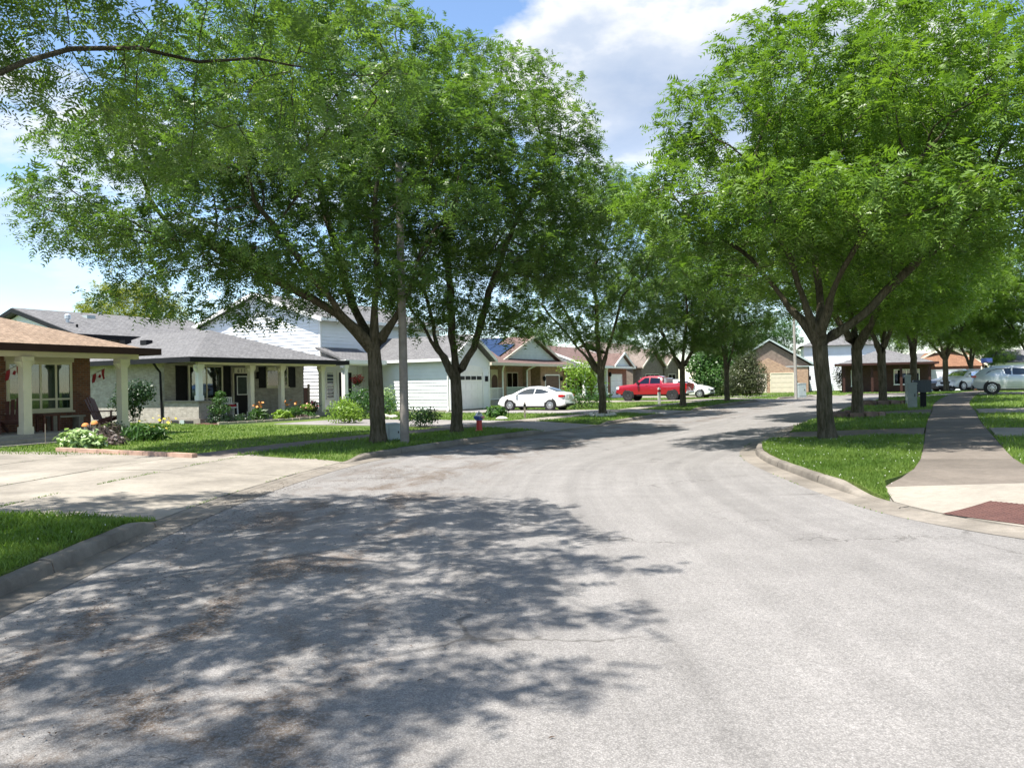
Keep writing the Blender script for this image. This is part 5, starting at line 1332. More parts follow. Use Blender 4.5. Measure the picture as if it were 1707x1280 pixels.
m = MB(); m.prism([(-0.65, 2.58), (3.1, 4.68), (6.85, 2.58), (6.85, 2.8), (3.1, 4.9), (-0.65, 2.8)], 'y', 0.5, 0.598); m.build('rake_board', M['cream'], H10)
garage_door(H10, 'f', 0.0, 0.5, 4.7, 0.05, 2.2, 'siding', 4, 6, 'white')

# ---- pale far houses
for k, (x, y, w_, hgt, rf, lab) in enumerate(((52.5, 104, 8, 3.0, 'shingle_grey', 'pale grey bungalow far beyond the parked cars, nearer the garage house'),
                                             (63.0, 100, 10, 3.2, 'shingle_grey', 'pale grey bungalow far beyond the silver car, under the leafy tree'),
                                             (78.0, 112, 9, 5.0, 'shingle_brown', 'tall pale house farthest right beyond the silver car'))):
    hh = thing('far_house', lab, 'house', (x, y, 0.1), R(-26), 'pale houses at the street end')
    m = MB(); m.box(0, w_, 0, 8, -0.2, hgt); m.build('wall', M['siding'], hh)
    m = MB(); siding(m, 'f', 0, 0, w_, 0.1, hgt, 0.28); m.build('siding', M['siding'], hh)
    m = MB(); hip_roof(m, -0.5, w_ + 0.5, -0.5, 8.5, hgt, 0.4, (False, False)); m.build('roof', M[rf], hh)
    window(hh, 'f', -0.03, 1.2, 3.0, 1.0, 2.3, (0.5,), (), 'white', 'dark'); window(hh, 'f', -0.03, 4.6, 6.4, 1.0, 2.3, (0.5,), (), 'white', 'dark')
# ------------------------------------------------------------------ vehicles (x forward, y left, origin on the ground under the middle)
def car(name, label, cat, loc, rz, paint, S, group=None):
    o = thing(name, label, cat, loc, rz, group)
    L_, W = S['L'], S['W']; tx, tz_ = zip(*S['top']); bx, bz = zip(*S['belt']); zb = S['zb']; cab0, cab1 = S['cab']
    top = lambda x: float(np.interp(x, tx, tz_)); belt = lambda x: min(float(np.interp(x, bx, bz)), top(x) - 0.015)
    def hw(x):
        e = abs(x) / (L_ / 2); return W / 2 * (1 - S.get('taper', 0.13) * max(0, (e - 0.55) / 0.45) ** 2.2)
    def wtop(x): return max(0.3, hw(x) * 0.975 - S.get('tumble', 0.40) * max(0.0, top(x) - belt(x) - 0.03) - 0.05)
    def low(x):
        e = abs(x) / (L_ / 2); return zb + S.get('rise', 0.10) * max(0, (e - 0.80) / 0.2) ** 1.5
    xs = sorted(set([round(v, 3) for v in np.linspace(-L_ / 2, L_ / 2, 44)] + [round(v, 3) for v in tx]))
    def sec(x):
        w, t, b, l = hw(x), top(x), belt(x), low(x); wt = wtop(x); m_ = l + (b - l) * 0.5
        if t - b < 0.05: wt = w * 0.93
        return [(w * 0.86, l), (w * 0.975, l + 0.05), (w * 0.99, l + (m_ - l) * 0.55), (w, m_), (w * 1.0, b - 0.10), (w * 0.975, b), (wt + (w * 0.975 - wt) * 0.12, t - (t - b) * 0.13), (wt * 0.90, t - 0.006), (wt * 0.5, t + 0.012), (0.0, t + 0.016)]
    m = MB(); n = None
    for x in xs:
        h = sec(x); ring = [(x, y, z) for y, z in h] + [(x, -y, z) for y, z in h[-2::-1]]; n = len(ring); m.v += ring
    for i in range(len(xs) - 1):
        for j in range(n - 1): m.f.append((i * n + j, (i + 1) * n + j, (i + 1) * n + j + 1, i * n + j + 1))
        m.f.append((i * n + n - 1, (i + 1) * n + n - 1, (i + 1) * n, i * n))
    m.f.append(tuple(range(n))[::-1][::-1]); m.f.append(tuple((len(xs) - 1) * n + k for k in range(n - 1, -1, -1)))
    m.m = [0] * len(m.f)
    body = m.build('body', M[paint], o, 38)
    def sy_(x, z):      # half width of the side surface at (x, z)
        w, t, b = hw(x), top(x), belt(x); h = sec(x)
        zs_ = [q[1] for q in h[:8]]; ys_ = [q[0] for q in h[:8]]
        return float(np.interp(z, zs_, ys_))
    def side_poly(nm, poly, mat, d=0.006, parent=o, both=(1, -1)):
        for sg in both:
            m = MB(); k = len(poly)
            out = [(x, sg * (sy_(x, z) + d), z) for x, z in poly]; inn = [(x, sg * (sy_(x, z) - 0.02), z) for x, z in poly]
            fs = [tuple(range(k)), tuple(range(2 * k - 1, k - 1, -1))] + [(i, k + i, k + (i + 1) % k, (i + 1) % k) for i in range(k)]
            if sg > 0: fs = [f[::-1] for f in fs]
            m.solid(out + inn, fs); m.build(nm, mat, parent)
    for poly in S['win']: side_poly('side_window', poly, M['carglass'], 0.004)
    if 'trim' in S:
        for poly in S['trim']: side_poly('sill_trim', poly, M['carblack'], 0.008)
    def across(nm, xa, xb, f, mat, k=8):
        m = MB(); b = 0
        for x in np.linspace(xa, xb, k):
            for q in (-f, -f * 0.55, 0, f * 0.55, f): m.v.append((x, q * wtop(x), top(x) + 0.024 - 0.02 * abs(q / f) ** 2))
        for i in range(k - 1):
            for j in range(4): m.f.append((i * 5 + j, (i + 1) * 5 + j, (i + 1) * 5 + j + 1, i * 5 + j + 1)); m.m.append(0)
        return m.build(nm, mat, o, 60)
    across('windshield', S['ws'][0], S['ws'][1], 0.90, M['carglass'])
    if S.get('rw'): across('rear_window', S['rw'][0], S['rw'][1], 0.86, M['carglass'])
    for nm, boxes, mt in S['bits']:
        for (x0, x1, y0, y1, z0, z1) in boxes:
            for sg in ((1, -1) if y0 >= 0 else (1,)):
                ya, yb = sorted((sg * y0, sg * y1)); m = MB(); c = 0.18
                cx, cy, cz = (x1 - x0) * c, (yb - ya) * c, (z1 - z0) * c
                m.solid([(x0, ya + cy, z0 + cz), (x0, yb - cy, z0 + cz), (x0, yb - cy, z1 - cz), (x0, ya + cy, z1 - cz), (x1, ya + cy, z0 + cz), (x1, yb - cy, z0 + cz), (x1, yb - cy, z1 - cz), (x1, ya + cy, z1 - cz),
                         (x0 + cx, ya, z0), (x1 - cx, ya, z0), (x1 - cx, ya, z1), (x0 + cx, ya, z1), (x0 + cx, yb, z0), (x1 - cx, yb, z0), (x1 - cx, yb, z1), (x0 + cx, yb, z1)],
                        [(0, 3, 2, 1), (4, 5, 6, 7), (8, 9, 10, 11), (13, 12, 15, 14), (8, 12, 13, 9), (11, 10, 14, 15), (0, 8, 11, 3), (1, 2, 15, 12), (4, 7, 10, 9), (5, 13, 14, 6), (0, 1, 12, 8), (3, 11, 15, 2), (4, 9, 13, 5), (7, 6, 14, 10)])
                m.build(nm, M[mt], o, 30)
    r_, ww = S['wheel']
    for wx in S['axles']:
        for sg in (1, -1):
            yo = sg * (hw(wx) - 0.010)
            m = MB(); m.lathe([(r_ + 0.075, 0.0), (r_ + 0.075, 0.012 * sg), (r_ - 0.06, 0.012 * sg)], 26, (wx, yo - sg * 0.006, r_ + 0.02), 'y'); m.build('wheel_arch', M['carblack'], o)
            wh = MB(); prof = [(r_ * 0.60, -0.10), (r_ * 0.93, -0.11), (r_, -0.07), (r_, 0.03), (r_ * 0.965, 0.055), (r_ * 0.70, 0.062), (r_ * 0.62, 0.045)]
            wh.lathe([(a, b * sg) for a, b in prof], 26, (wx, yo, r_), 'y'); tyre = None
            wo = bpy.data.objects.new('wheel', None); col.objects.link(wo); wo.parent = o; wo.empty_display_size = 0.1
            wh.build('tyre', M['tyre'], wo, 40)
            m = MB(); m.lathe([(r_ * 0.64, 0.012 * sg), (r_ * 0.64, 0.060 * sg), (r_ * 0.585, 0.062 * sg), (r_ * 0.56, 0.03 * sg)], 26, (wx, yo, r_), 'y', caps=False)
            ns = S.get('spokes', 10)
            for k in range(ns):
                t = 2 * math.pi * k / ns; c_, s_ = math.cos(t), math.sin(t)
                m.bar((wx + c_ * r_ * 0.10, yo + sg * 0.050, r_ + s_ * r_ * 0.10), (wx + c_ * r_ * 0.60, yo + sg * 0.044, r_ + s_ * r_ * 0.60), 0.036 * r_ / 0.33, 0.02, (0, 1, 0))
            m.lathe([(r_ * 0.16, 0.03 * sg), (r_ * 0.16, 0.064 * sg), (r_ * 0.06, 0.070 * sg)], 12, (wx, yo, r_), 'y'); m.build('rim', M[S.get('rimmat', 'rim')], wo)
            m = MB(); m.lathe([(r_ * 0.60, 0.0), (r_ * 0.60, 0.020 * sg)], 20, (wx, yo, r_), 'y'); m.build('brake_disc', M['rimdark'], wo)
    m = MB(); m.box(-L_ / 2 + 0.35, L_ / 2 - 0.35, -W / 2 * 0.80, W / 2 * 0.80, zb - 0.06, zb + 0.04); m.build('underbody', M['carblack'], o)
    o.scale = (S.get('k', 0.93),) * 3
    return o
def mirror(x, z): return ('mirror', [(x - 0.08, x + 0.10, 0.86, 1.04, z, z + 0.16)])

SEDAN = dict(L=4.55, W=1.78, zb=0.22, cab=(-1.6, 1.3), wheel=(0.325, 0.2), axles=(-1.36, 1.36), spokes=10, taper=0.16,
    top=[(-2.275, 0.62), (-2.24, 0.95), (-2.12, 1.055), (-1.72, 1.10), (-1.35, 1.235), (-0.85, 1.395), (-0.35, 1.445), (0.15, 1.43), (0.55, 1.335), (0.95, 1.155), (1.22, 1.00), (1.6, 0.92), (2.0, 0.80), (2.2, 0.66), (2.275, 0.48)],
    belt=[(-2.275, 0.60), (-2.0, 0.98), (-1.5, 0.985), (0.0, 0.925), (1.25, 0.885), (2.0, 0.76), (2.275, 0.45)],
    win=[[(-1.32, 1.07), (-1.05, 1.19), (-0.75, 1.28), (-0.36, 1.325), (-0.30, 0.985), (-0.9, 1.015)], [(-0.24, 0.98), (-0.30, 1.33), (0.1, 1.325), (0.45, 1.24), (0.72, 1.11), (0.95, 0.955)]],
    ws=(1.16, 0.42), rw=(-1.70, -0.98),
    bits=[('taillight', [(-2.24, -1.80, 0.52, 0.845, 0.80, 0.94)], 'tail'), ('headlight', [(1.72, 2.14, 0.52, 0.81, 0.62, 0.74)], 'lamp'), ('mirror', [(0.80, 0.98, 0.84, 1.02, 0.93, 1.05)], 'paint_white'),
          ('door_handle', [(-0.62, -0.44, 0.86, 0.905, 0.83, 0.86), (0.22, 0.40, 0.86, 0.905, 0.80, 0.83)], 'paint_white'), ('licence_plate', [(-2.30, -2.27, -0.26, 0.26, 0.72, 0.86)], 'plastic'), ('rear_bumper', [(-2.30, -2.12, -0.62, 0.62, 0.26, 0.40)], 'carblack'),
          ('antenna', [(-0.95, -0.80, -0.03, 0.03, 1.39, 1.47)], 'paint_white')],
    trim=[[(-0.95, 0.235), (-0.95, 0.27), (0.95, 0.27), (0.95, 0.235)]])
PICKUP = dict(L=5.9, W=2.0, zb=0.46, cab=(-1.0, 1.3), wheel=(0.42, 0.28), axles=(-1.82, 1.86), spokes=6, taper=0.07, tumble=0.30, rise=0.12, rimmat='rimdark',
    top=[(-2.95, 1.05), (-2.93, 1.38), (-1.02, 1.385), (-1.0, 1.40), (-0.93, 1.88), (-0.6, 1.95), (0.3, 1.955), (0.72, 1.88), (1.18, 1.50), (1.36, 1.345), (2.2, 1.27), (2.75, 1.20), (2.92, 1.05), (2.95, 0.75)],
    belt=[(-2.95, 1.0), (-2.8, 1.35), (-1.0, 1.34), (1.2, 1.30), (2.7, 1.10), (2.95, 0.7)],
    win=[[(-0.82, 1.36), (-0.80, 1.78), (0.02, 1.84), (0.02, 1.36)], [(0.10, 1.36), (0.10, 1.84), (0.48, 1.82), (0.98, 1.40), (0.98, 1.34)]],
    ws=(1.30, 0.62), rw=None,
    bits=[('headlight', [(2.60, 2.93, 0.62, 0.96, 0.92, 1.14)], 'lamp'), ('taillight', [(-2.97, -2.86, 0.82, 0.985, 0.92, 1.32)], 'tail'), ('mirror', [(0.92, 1.08, 0.98, 1.24, 1.32, 1.54)], 'carblack'),
          ('front_bumper', [(2.78, 3.0, -0.92, 0.92, 0.50, 0.72)], 'carblack'), ('rear_bumper', [(-3.03, -2.88, -0.92, 0.92, 0.56, 0.74)], 'silver'), ('grille', [(2.90, 2.975, -0.60, 0.60, 0.74, 1.06)], 'carblack'),
          ('running_board', [(-0.95, 1.15, 0.92, 1.04, 0.40, 0.46)], 'carblack'), ('door_handle', [(-0.75, -0.52, 0.985, 1.01, 1.17, 1.21), (0.15, 0.38, 0.985, 1.01, 1.17, 1.21)], 'paint_red'), ('bed_rack', [(-1.35, -1.05, -0.85, 0.85, 1.39, 1.80)], 'greysteel')],
    trim=[[(-2.9, 1.345), (-2.9, 1.372), (-1.1, 1.372), (-1.1, 1.345)]])
def suv(L_, W, H, zb, dx=0.0):
    k = H / 1.66
    return dict(L=L_, W=W, zb=zb, cab=(-2.0, 1.1), wheel=(0.365, 0.22), axles=(-1.38, 1.40), spokes=10, taper=0.14, tumble=0.42,
    top=[(-L_ / 2, 0.62 * k), (-L_ / 2 + 0.05, 1.02 * k), (-L_ / 2 + 0.22, 1.22 * k), (-L_ / 2 + 0.62, 1.52 * k), (-1.2, 1.64 * k), (-0.3, 1.66 * k), (0.3, 1.60 * k), (0.75, 1.42 * k), (1.22, 1.12 * k), (1.75, 1.03 * k), (L_ / 2 - 0.16, 0.86 * k), (L_ / 2, 0.55 * k)],
    belt=[(-L_ / 2, 0.6 * k), (-L_ / 2 + 0.2, 1.13 * k), (-1.0, 1.12 * k), (1.2, 1.04 * k), (L_ / 2 - 0.2, 0.80 * k), (L_ / 2, 0.5 * k)],
    win=[[(-1.72, 1.18 * k), (-1.55, 1.34 * k), (-1.15, 1.49 * k), (-0.42, 1.53 * k), (-0.40, 1.14 * k)], [(-0.33, 1.14 * k), (-0.34, 1.53 * k), (0.22, 1.49 * k), (0.60, 1.34 * k), (0.98, 1.10 * k)]],
    ws=(1.16, 0.50), rw=(-L_ / 2 + 0.24, -L_ / 2 + 0.60),
    bits=[('taillight', [(-L_ / 2 - 0.01, -L_ / 2 + 0.28, 0.50, W / 2 - 0.06, 0.98 * k, 1.10 * k)], 'tail'), ('headlight', [(L_ / 2 - 0.42, L_ / 2 - 0.06, 0.48, W / 2 - 0.08, 0.74 * k, 0.86 * k)], 'lamp'), ('mirror', [(0.80, 0.98, W / 2 - 0.05, W / 2 + 0.15, 1.08 * k, 1.24 * k)], 'paint_silver'),
          ('rear_bumper', [(-L_ / 2 - 0.03, -L_ / 2 + 0.25, -W / 2 + 0.12, W / 2 - 0.12, 0.30, 0.52)], 'carblack'), ('front_bumper', [(L_ / 2 - 0.25, L_ / 2 + 0.02, -W / 2 + 0.16, W / 2 - 0.16, 0.26, 0.42)], 'carblack'), ('grille', [(L_ / 2 - 0.12, L_ / 2 + 0.015, -0.42, 0.42, 0.50, 0.72)], 'carblack'),
          ('door_handle', [(-0.72, -0.52, W / 2 - 0.03, W / 2 + 0.02, 0.96 * k, 1.0 * k), (0.20, 0.40, W / 2 - 0.03, W / 2 + 0.02, 0.94 * k, 0.98 * k)], 'silver'), ('roof_rail', [(-1.4, 0.35, 0.50, 0.54, 1.655 * k, 1.69 * k)], 'silver')],
    trim=[[(-0.95, zb), (-0.95, zb + 0.13), (0.98, zb + 0.13), (0.98, zb)]])
p = gnd(894, 683.5)
car('white_sedan', 'white four door sedan parked on the grey driveway by the sided garage', 'car', (p.x, p.y, p.z + 0.01), R(152), 'paint_white', SEDAN)
p = gnd(1091, 667.5)
car('red_pickup_truck', 'shiny red crew cab pickup truck parked before the gabled house', 'pickup truck', (p.x, p.y, p.z + 0.01), R(150), 'paint_red', PICKUP)
S_ = suv(4.55, 1.84, 1.66, 0.24); p = gnd(1137, 664.5)
car('white_crossover', 'white crossover parked half hidden behind the red pickup', 'car', (p.x + 1.2, p.y + 3.2, p.z + 0.01), R(-32), 'paint_white', S_)
S_ = suv(4.82, 1.93, 1.66, 0.26); S_['spokes'] = 10
car('silver_crossover', 'pale silver crossover parked nose away from the street on the rising driveway', 'car', (28.1, 42.6, g(28.1, 42.6) + 0.155), R(-30), 'paint_silver', S_)
S_ = suv(4.5, 1.85, 1.64, 0.24); S_['bits'] = [(n_, b_, 'paint_white' if n_ == 'mirror' else t_) for n_, b_, t_ in S_['bits']]
car('white_crossover', 'white crossover facing the street behind the silver car', 'car', (33.4, 56.5, g(33.4, 56.5) + 0.155), R(-160), 'paint_white', S_)
S_ = suv(4.9, 1.95, 1.75, 0.26)
car('dark_crossover', 'dark blue car parked beyond the white crossover by the garage house', 'car', (36.6, 63.0, g(36.6, 63) + 0.15), R(-172), 'paint_dark', S_)
# ------------------------------------------------------------------ street furniture
p = gnd(675, 739)
o = thing('street_light', 'tall brown grey concrete lamp pole beside the pale cabinet', 'street light', p)
m = MB(); m.tube([(0, 0, -0.2), (-0.01, 0, 3.0), (-0.04, 0, 7.4)], [0.122, 0.108, 0.085], 12); m.build('pole', M['polewood'], o, 50)
m = MB(); m.tube([(-0.04, 0, 7.1), (0.1, 0.3, 7.5), (0.3, 1.2, 7.6)], 0.035, 8); m.build('arm', M['greysteel'], o)
m = MB(); m.lathe([(0.02, -0.35), (0.13, -0.25), (0.16, 0.1), (0.08, 0.3)], 10, (0.33, 1.4, 7.58), 'y'); m.build('lamp_head', M['boxgrey'], o, 40)
m = MB(); m.lathe([(0.110, 0.0), (0.116, 0.01), (0.116, 0.05), (0.110, 0.06)], 12, (-0.012, 0, 4.05)); m.build('band', M['greysteel'], o)
p = gnd(1327, 662)
o = thing('street_light', 'pale concrete lamp pole in front of the brick double garage', 'street light', p)
m = MB(); m.tube([(0, 0, -0.2), (-0.03, 0, 3.0), (-0.06, 0, 5.9)], [0.11, 0.10, 0.085], 10); m.build('pole', M['polepale'], o, 50)
m = MB(); m.tube([(-0.06, 0, 5.7), (0.2, 0.4, 6.0), (0.5, 1.0, 6.1)], 0.04, 6); m.build('arm', M['greysteel'], o)
def cabinet(label, loc, rz, w, d, h, mat, group=None):
    o = thing('utility_cabinet', label, 'utility box', loc, rz, group)
    m = MB(); m.box(-w / 2, w / 2, -d / 2, d / 2, -0.05, h * 0.93); m.build('body', M[mat], o)
    m = MB(); m.prism([(-w / 2 - 0.025, h * 0.93 + .001), (w / 2 + 0.025, h * 0.93 + .001), (w / 2 + 0.015, h * 0.98), (w / 2 - 0.05, h), (-w / 2 + 0.05, h), (-w / 2 - 0.015, h * 0.98)], 'y', -d / 2 - 0.025, d / 2 + 0.025); m.build('lid', M[mat], o)
    m = MB(); m.box(-w / 2 + 0.03, w / 2 - 0.03, -d / 2 - 0.012, -d / 2 - 0.001, 0.05, h * 0.88); dd = m.build('door', M[mat], o)
    m = MB(); m.box(w * 0.22, w * 0.30, -d / 2 - 0.03, -d / 2 - 0.013, h * 0.45, h * 0.56); m.build('latch', M['black'], dd)
    return o
cabinet('low pale grey cabinet between the thick locust and the brown lamp pole', gnd(656, 735), R(25), 0.36, 0.32, 0.50, 'boxgrey')
cabinet('pale cabinet at the foot of the pale concrete lamp pole', gnd(1335, 661), R(10), 0.55, 0.5, 0.95, 'boxgrey')
cabinet('tall narrow green grey cabinet standing beside the dark mailbox', gnd(1521, 680), R(-25), 0.34, 0.30, 1.05, 'boxgreen')
p = gnd(1524, 675); cabinet('upper grey cabinet just behind the tall green grey one', (p.x + 0.25, p.y + 1.0, p.z), R(-25), 0.24, 0.22, 1.35, 'boxgreen')
p = gnd(1539, 679)
o = thing('community_mailbox', 'dark blue community mailbox on a black pedestal by the sidewalk', 'mailbox', p, R(-25))
m = MB(); m.box(-0.11, 0.11, -0.10, 0.10, -0.05, 0.62); m.build('pedestal', M['black'], o)
m = MB(); m.box(-0.36, 0.30, -0.20, 0.20, 0.621, 1.08); m.prism([(-0.38, 1.081), (0.32, 1.081), (0.27, 1.13), (-0.33, 1.13)], 'y', -0.22, 0.22); b_ = m.build('box', M['boxblack'], o)
for i in range(3):
    for j in range(2): m = MB(); m.box(-0.34 + i * 0.21, -0.15 + i * 0.21, -0.212, -0.201, 0.65 + j * 0.21, 0.84 + j * 0.21); m.build('door', M['boxblack'], b_)
# fire hydrant: red barrel, blue and white upper works
p = gnd(799, 718)
o = thing('fire_hydrant', 'red fire hydrant with blue bonnet and pale cap by the V forked locust', 'fire hydrant', p, R(-30)); o.scale = (0.85, 0.85, 0.82)
m = MB(); m.lathe([(0.16, -0.05), (0.16, 0.03), (0.115, 0.05), (0.11, 0.42), (0.13, 0.43)], 14); m.build('barrel', M['red'], o, 40)
m = MB(); m.lathe([(0.15, 0.43), (0.15, 0.47), (0.125, 0.48), (0.125, 0.60)], 14); m.build('upper_barrel', M['blue'], o, 40)
m = MB(); m.lathe([(0.145, 0.60), (0.145, 0.63), (0.12, 0.67), (0.07, 0.73), (0.03, 0.745), (0.03, 0.79), (0.0, 0.795)], 14); m.build('bonnet', M['silver'], o, 40)
for s_ in (-1, 1):
    m = MB(); m.lathe([(0.05, 0.10 * s_), (0.05, 0.17 * s_), (0.065, 0.175 * s_), (0.065, 0.21 * s_), (0.03, 0.215 * s_)], 10, (0, 0, 0.54), 'x'); m.build('nozzle_cap', M['blue'] if s_ < 0 else M['fl_pink'], o, 40)
m = MB(); m.lathe([(0.06, -0.10), (0.06, -0.17), (0.08, -0.175), (0.08, -0.22), (0.03, -0.225)], 10, (0, 0, 0.53), 'y'); m.build('nozzle_cap', M['blue'], o, 40)
def stake(label, px, py, h, w, mat):
    o = thing('marker_stake', label, 'stake', gnd(px, py), R(20))
    m = MB(); m.box(-w / 2, w / 2, -w / 3, w / 3, -0.1, h * 0.94); m.prism([(-w / 2, h * 0.94 + .001), (w / 2, h * 0.94 + .001), (0, h)], 'y', -w / 3, w / 3); m.build('post', M[mat], o)
    m = MB(); m.box(-w / 2 - 0.012, w / 2 + 0.012, -w / 3 - 0.012, w / 3 + 0.012, h * 0.72, h * 0.86); m.build('band', M['flagred' if mat != 'greywood' else 'black'], o)
stake('thin brown stake in the lawn before the white sedan', 875, 697, 0.72, 0.07, 'greywood')
stake('pale wooden marker post in the lawn before the red pickup', 1099, 673.5, 1.05, 0.15, 'plastic')
p = gnd(848, 695)
o = thing('path_light', 'small black solar path light in the lawn before the white sedan', 'garden light', p)
m = MB(); m.tube([(0, 0, -0.05), (0, 0, 0.28)], 0.014, 6); m.build('stem', M['black'], o)
m = MB(); m.lathe([(0.05, 0.28), (0.07, 0.34), (0.10, 0.36), (0.03, 0.40)], 8); m.build('head', M['black'], o)
# ------------------------------------------------------------------ shrubs and flowers
def leaf_cloud(name, parent, blobs, n, size, mat, seed=1, hollow=0.45, up=0.35, asp=0.6):
    r_ = np.random.default_rng(seed); tot = sum(b[1][0] * b[1][1] * b[1][2] for b in blobs) ; out = []
    for c, rad in blobs:
        k = max(8, int(n * rad[0] * rad[1] * rad[2] / tot)); d = unit(r_.normal(size=(k, 3))); rr = r_.random(k) ** hollow
        wob = 1 + 0.16 * np.sin(d[:, 0] * 5 + seed) * np.sin(d[:, 2] * 6 + seed * 2) + 0.1 * np.sin(d[:, 1] * 9)
        p_ = np.array(c) + d * (rr * wob)[:, None] * np.array(rad)
        nn = unit(d * 0.8 + np.array([0, 0, up]) + r_.normal(size=(k, 3)) * 0.55); a = unit(np.cross(nn, r_.normal(size=(k, 3)))); b = np.cross(nn, a)
        s_ = size * r_.uniform(0.6, 1.3, k)[:, None]
        out.append(np.stack([p_ - a * s_ * 0.5, p_ + b * s_ * asp * 0.5, p_ + a * s_ * 0.5 - nn * s_ * 0.12, p_ - b * s_ * asp * 0.5], 1))
    V = np.concatenate(out).reshape(-1, 3); V[:, 2] = np.maximum(V[:, 2], 0.01)
    return np_mesh(name, V, 4, mat, parent)
def stems(parent, pts, r0, mat='bark'):
    m = MB()
    for a, b in pts: m.tube([a, ((a[0] + b[0]) / 2 + 0.03, (a[1] + b[1]) / 2, (a[2] + b[2]) / 2), b], [r0, r0 * 0.7, r0 * 0.4], 5)
    return m.build('stem', M[mat], parent)
def shrub(name, label, cat, loc, blobs, n, size, mat, seed=1, stem_h=None, flowers=None, group=None, **kw):
    o = thing(name, label, cat, loc, 0, group)
    leaf_cloud('foliage', o, blobs, n, size, M[mat], seed, **kw)
    rr = random.Random(seed); pts = []
    for c, rad in blobs:
        pts.append(((rr.uniform(-0.05, 0.05) + c[0] * 0.3, c[1] * 0.3, -0.02), (c[0], c[1], c[2] + rad[2] * 0.3)))
    stems(o, pts, 0.022)
    if flowers:
        for fm, k, fs, fb in flowers: leaf_cloud('blossom', o, fb or blobs, k, fs, M[fm], seed + 9, 0.12, 0.9, 0.9)
    return o
def hl(H, x, y, z=0.0):
    a = H.rotation_euler.z; return Vector((H.location.x + math.cos(a) * x - math.sin(a) * y, H.location.y + math.sin(a) * x + math.cos(a) * y, 0.13 + z))
shrub('euonymus_shrub', 'tall dark leggy shrub against the grey brick side wall', 'shrub', gnd(224, 713), [((-0.1, 0, 1.35), (0.75, 0.6, 0.62)), ((-0.55, -0.1, 1.0), (0.42, 0.4, 0.4)), ((0.42, 0, 1.45), (0.5, 0.5, 0.5)), ((0.0, 0, 0.7), (0.35, 0.35, 0.45))], 2600, 0.11, 'leaf_dark', 3)
shrub('hosta', 'bushy pale variegated hosta clump at the corner of the timber edging', 'plant', gnd(134, 747), [((0, 0, 0.22), (0.62, 0.48, 0.34)), ((0.3, 0, 0.16), (0.4, 0.4, 0.24))], 700, 0.17, 'leaf_host', 4, up=0.7, asp=0.75)
shrub('coral_bells', 'low dusky purple foliage clump beside the variegated hosta', 'plant', gnd(178, 742), [((0, 0, 0.14), (0.55, 0.35, 0.2))], 420, 0.12, 'leaf_purple', 5, up=0.8)
shrub('daylily_clump', 'arching green daylily clump with yellow blooms by the black downpipe', 'plant', gnd(238, 735), [((0, 0, 0.25), (0.62, 0.4, 0.32)), ((0.4, 0.1, 0.2), (0.4, 0.3, 0.28))], 600, 0.26, 'leaf_mid', 6, asp=0.16, flowers=[('fl_yellow', 22, 0.11, [((0.3, 0.4, 0.55), (0.55, 0.3, 0.2))])])
shrub('lavender', 'dry brownish lavender tuft behind the purple foliage', 'plant', gnd(176, 735), [((0, 0, 0.28), (0.6, 0.3, 0.3))], 380, 0.2, 'leaf_purple', 7, asp=0.14)
shrub('boxwood', 'small round green shrub under the second porch column', 'shrub', gnd(192, 728), [((0, 0, 0.25), (0.45, 0.4, 0.3))], 500, 0.08, 'leaf_mid', 8)
# tiered topiary
p = hl(H2, 1.0, -0.55)
o = thing('tiered_topiary', 'clipped evergreen topiary in round tiers before the porch knee wall', 'topiary', p)
m = MB(); m.tube([(0, 0, 0), (0.02, 0, 0.9), (0.02, 0, 1.45)], [0.05, 0.04, 0.02], 6); m.build('stem', M['bark'], o)
for i, (z, r_) in enumerate(((0.20, 0.52), (0.66, 0.50), (1.04, 0.33), (1.32, 0.22))):
    leaf_cloud('foliage_tier', o, [((0.02 * i, 0, z), (r_, r_, r_ * 0.46 + 0.03))], int(2600 * r_ * r_ + 250), 0.07, M['leaf_mid' if i else 'leaf_dark'], 30 + i, 0.2)
shrub('low_juniper', 'spreading low evergreen beside the tiered topiary', 'shrub', hl(H2, 1.9, -0.75), [((0, 0, 0.18), (0.6, 0.4, 0.24))], 500, 0.1, 'leaf_dark', 9, asp=0.3)
shrub('orange_lily', 'orange daylilies beside the white plastic chair', 'plant', hl(H2, 3.0, -0.75), [((0, 0, 0.28), (0.5, 0.35, 0.34))], 420, 0.28, 'leaf_mid', 10, asp=0.13, flowers=[('fl_orange', 14, 0.15, [((0, 0, 0.78), (0.42, 0.3, 0.16))])])
shrub('orange_lily', 'orange daylilies before the porch column right of the black door', 'plant', hl(H2, 5.2, -0.7), [((0, 0, 0.28), (0.5, 0.35, 0.36))], 420, 0.28, 'leaf_mid', 11, asp=0.13, flowers=[('fl_orange', 12, 0.15, [((-0.1, 0, 0.82), (0.5, 0.3, 0.16))])])
shrub('hosta', 'lime green hosta clump in the middle of the porch flower bed', 'plant', hl(H2, 4.25, -0.95), [((0, 0, 0.2), (0.48, 0.42, 0.3))], 420, 0.2, 'leaf_lime', 12, up=0.7, asp=0.7)
shrub('ground_cover', 'small green clump at the end of the porch flower bed', 'plant', hl(H2, 6.1, -0.65), [((0, 0, 0.15), (0.5, 0.3, 0.2))], 320, 0.12, 'leaf_mid', 13)
shrub('ground_cover', 'dusky leaved low clump in the porch flower bed', 'plant', hl(H2, 5.3, -1.15), [((0, 0, 0.10), (0.42, 0.26, 0.13))], 200, 0.12, 'leaf_purple', 14)
p = hl(H2, 0, 0)
bed = MB(); 
pts = [(0.3, -1.3), (2.0, -1.65), (4.5, -1.7), (6.2, -1.35), (6.9, -0.55), (6.7, 0.25), (0.35, 0.25)]
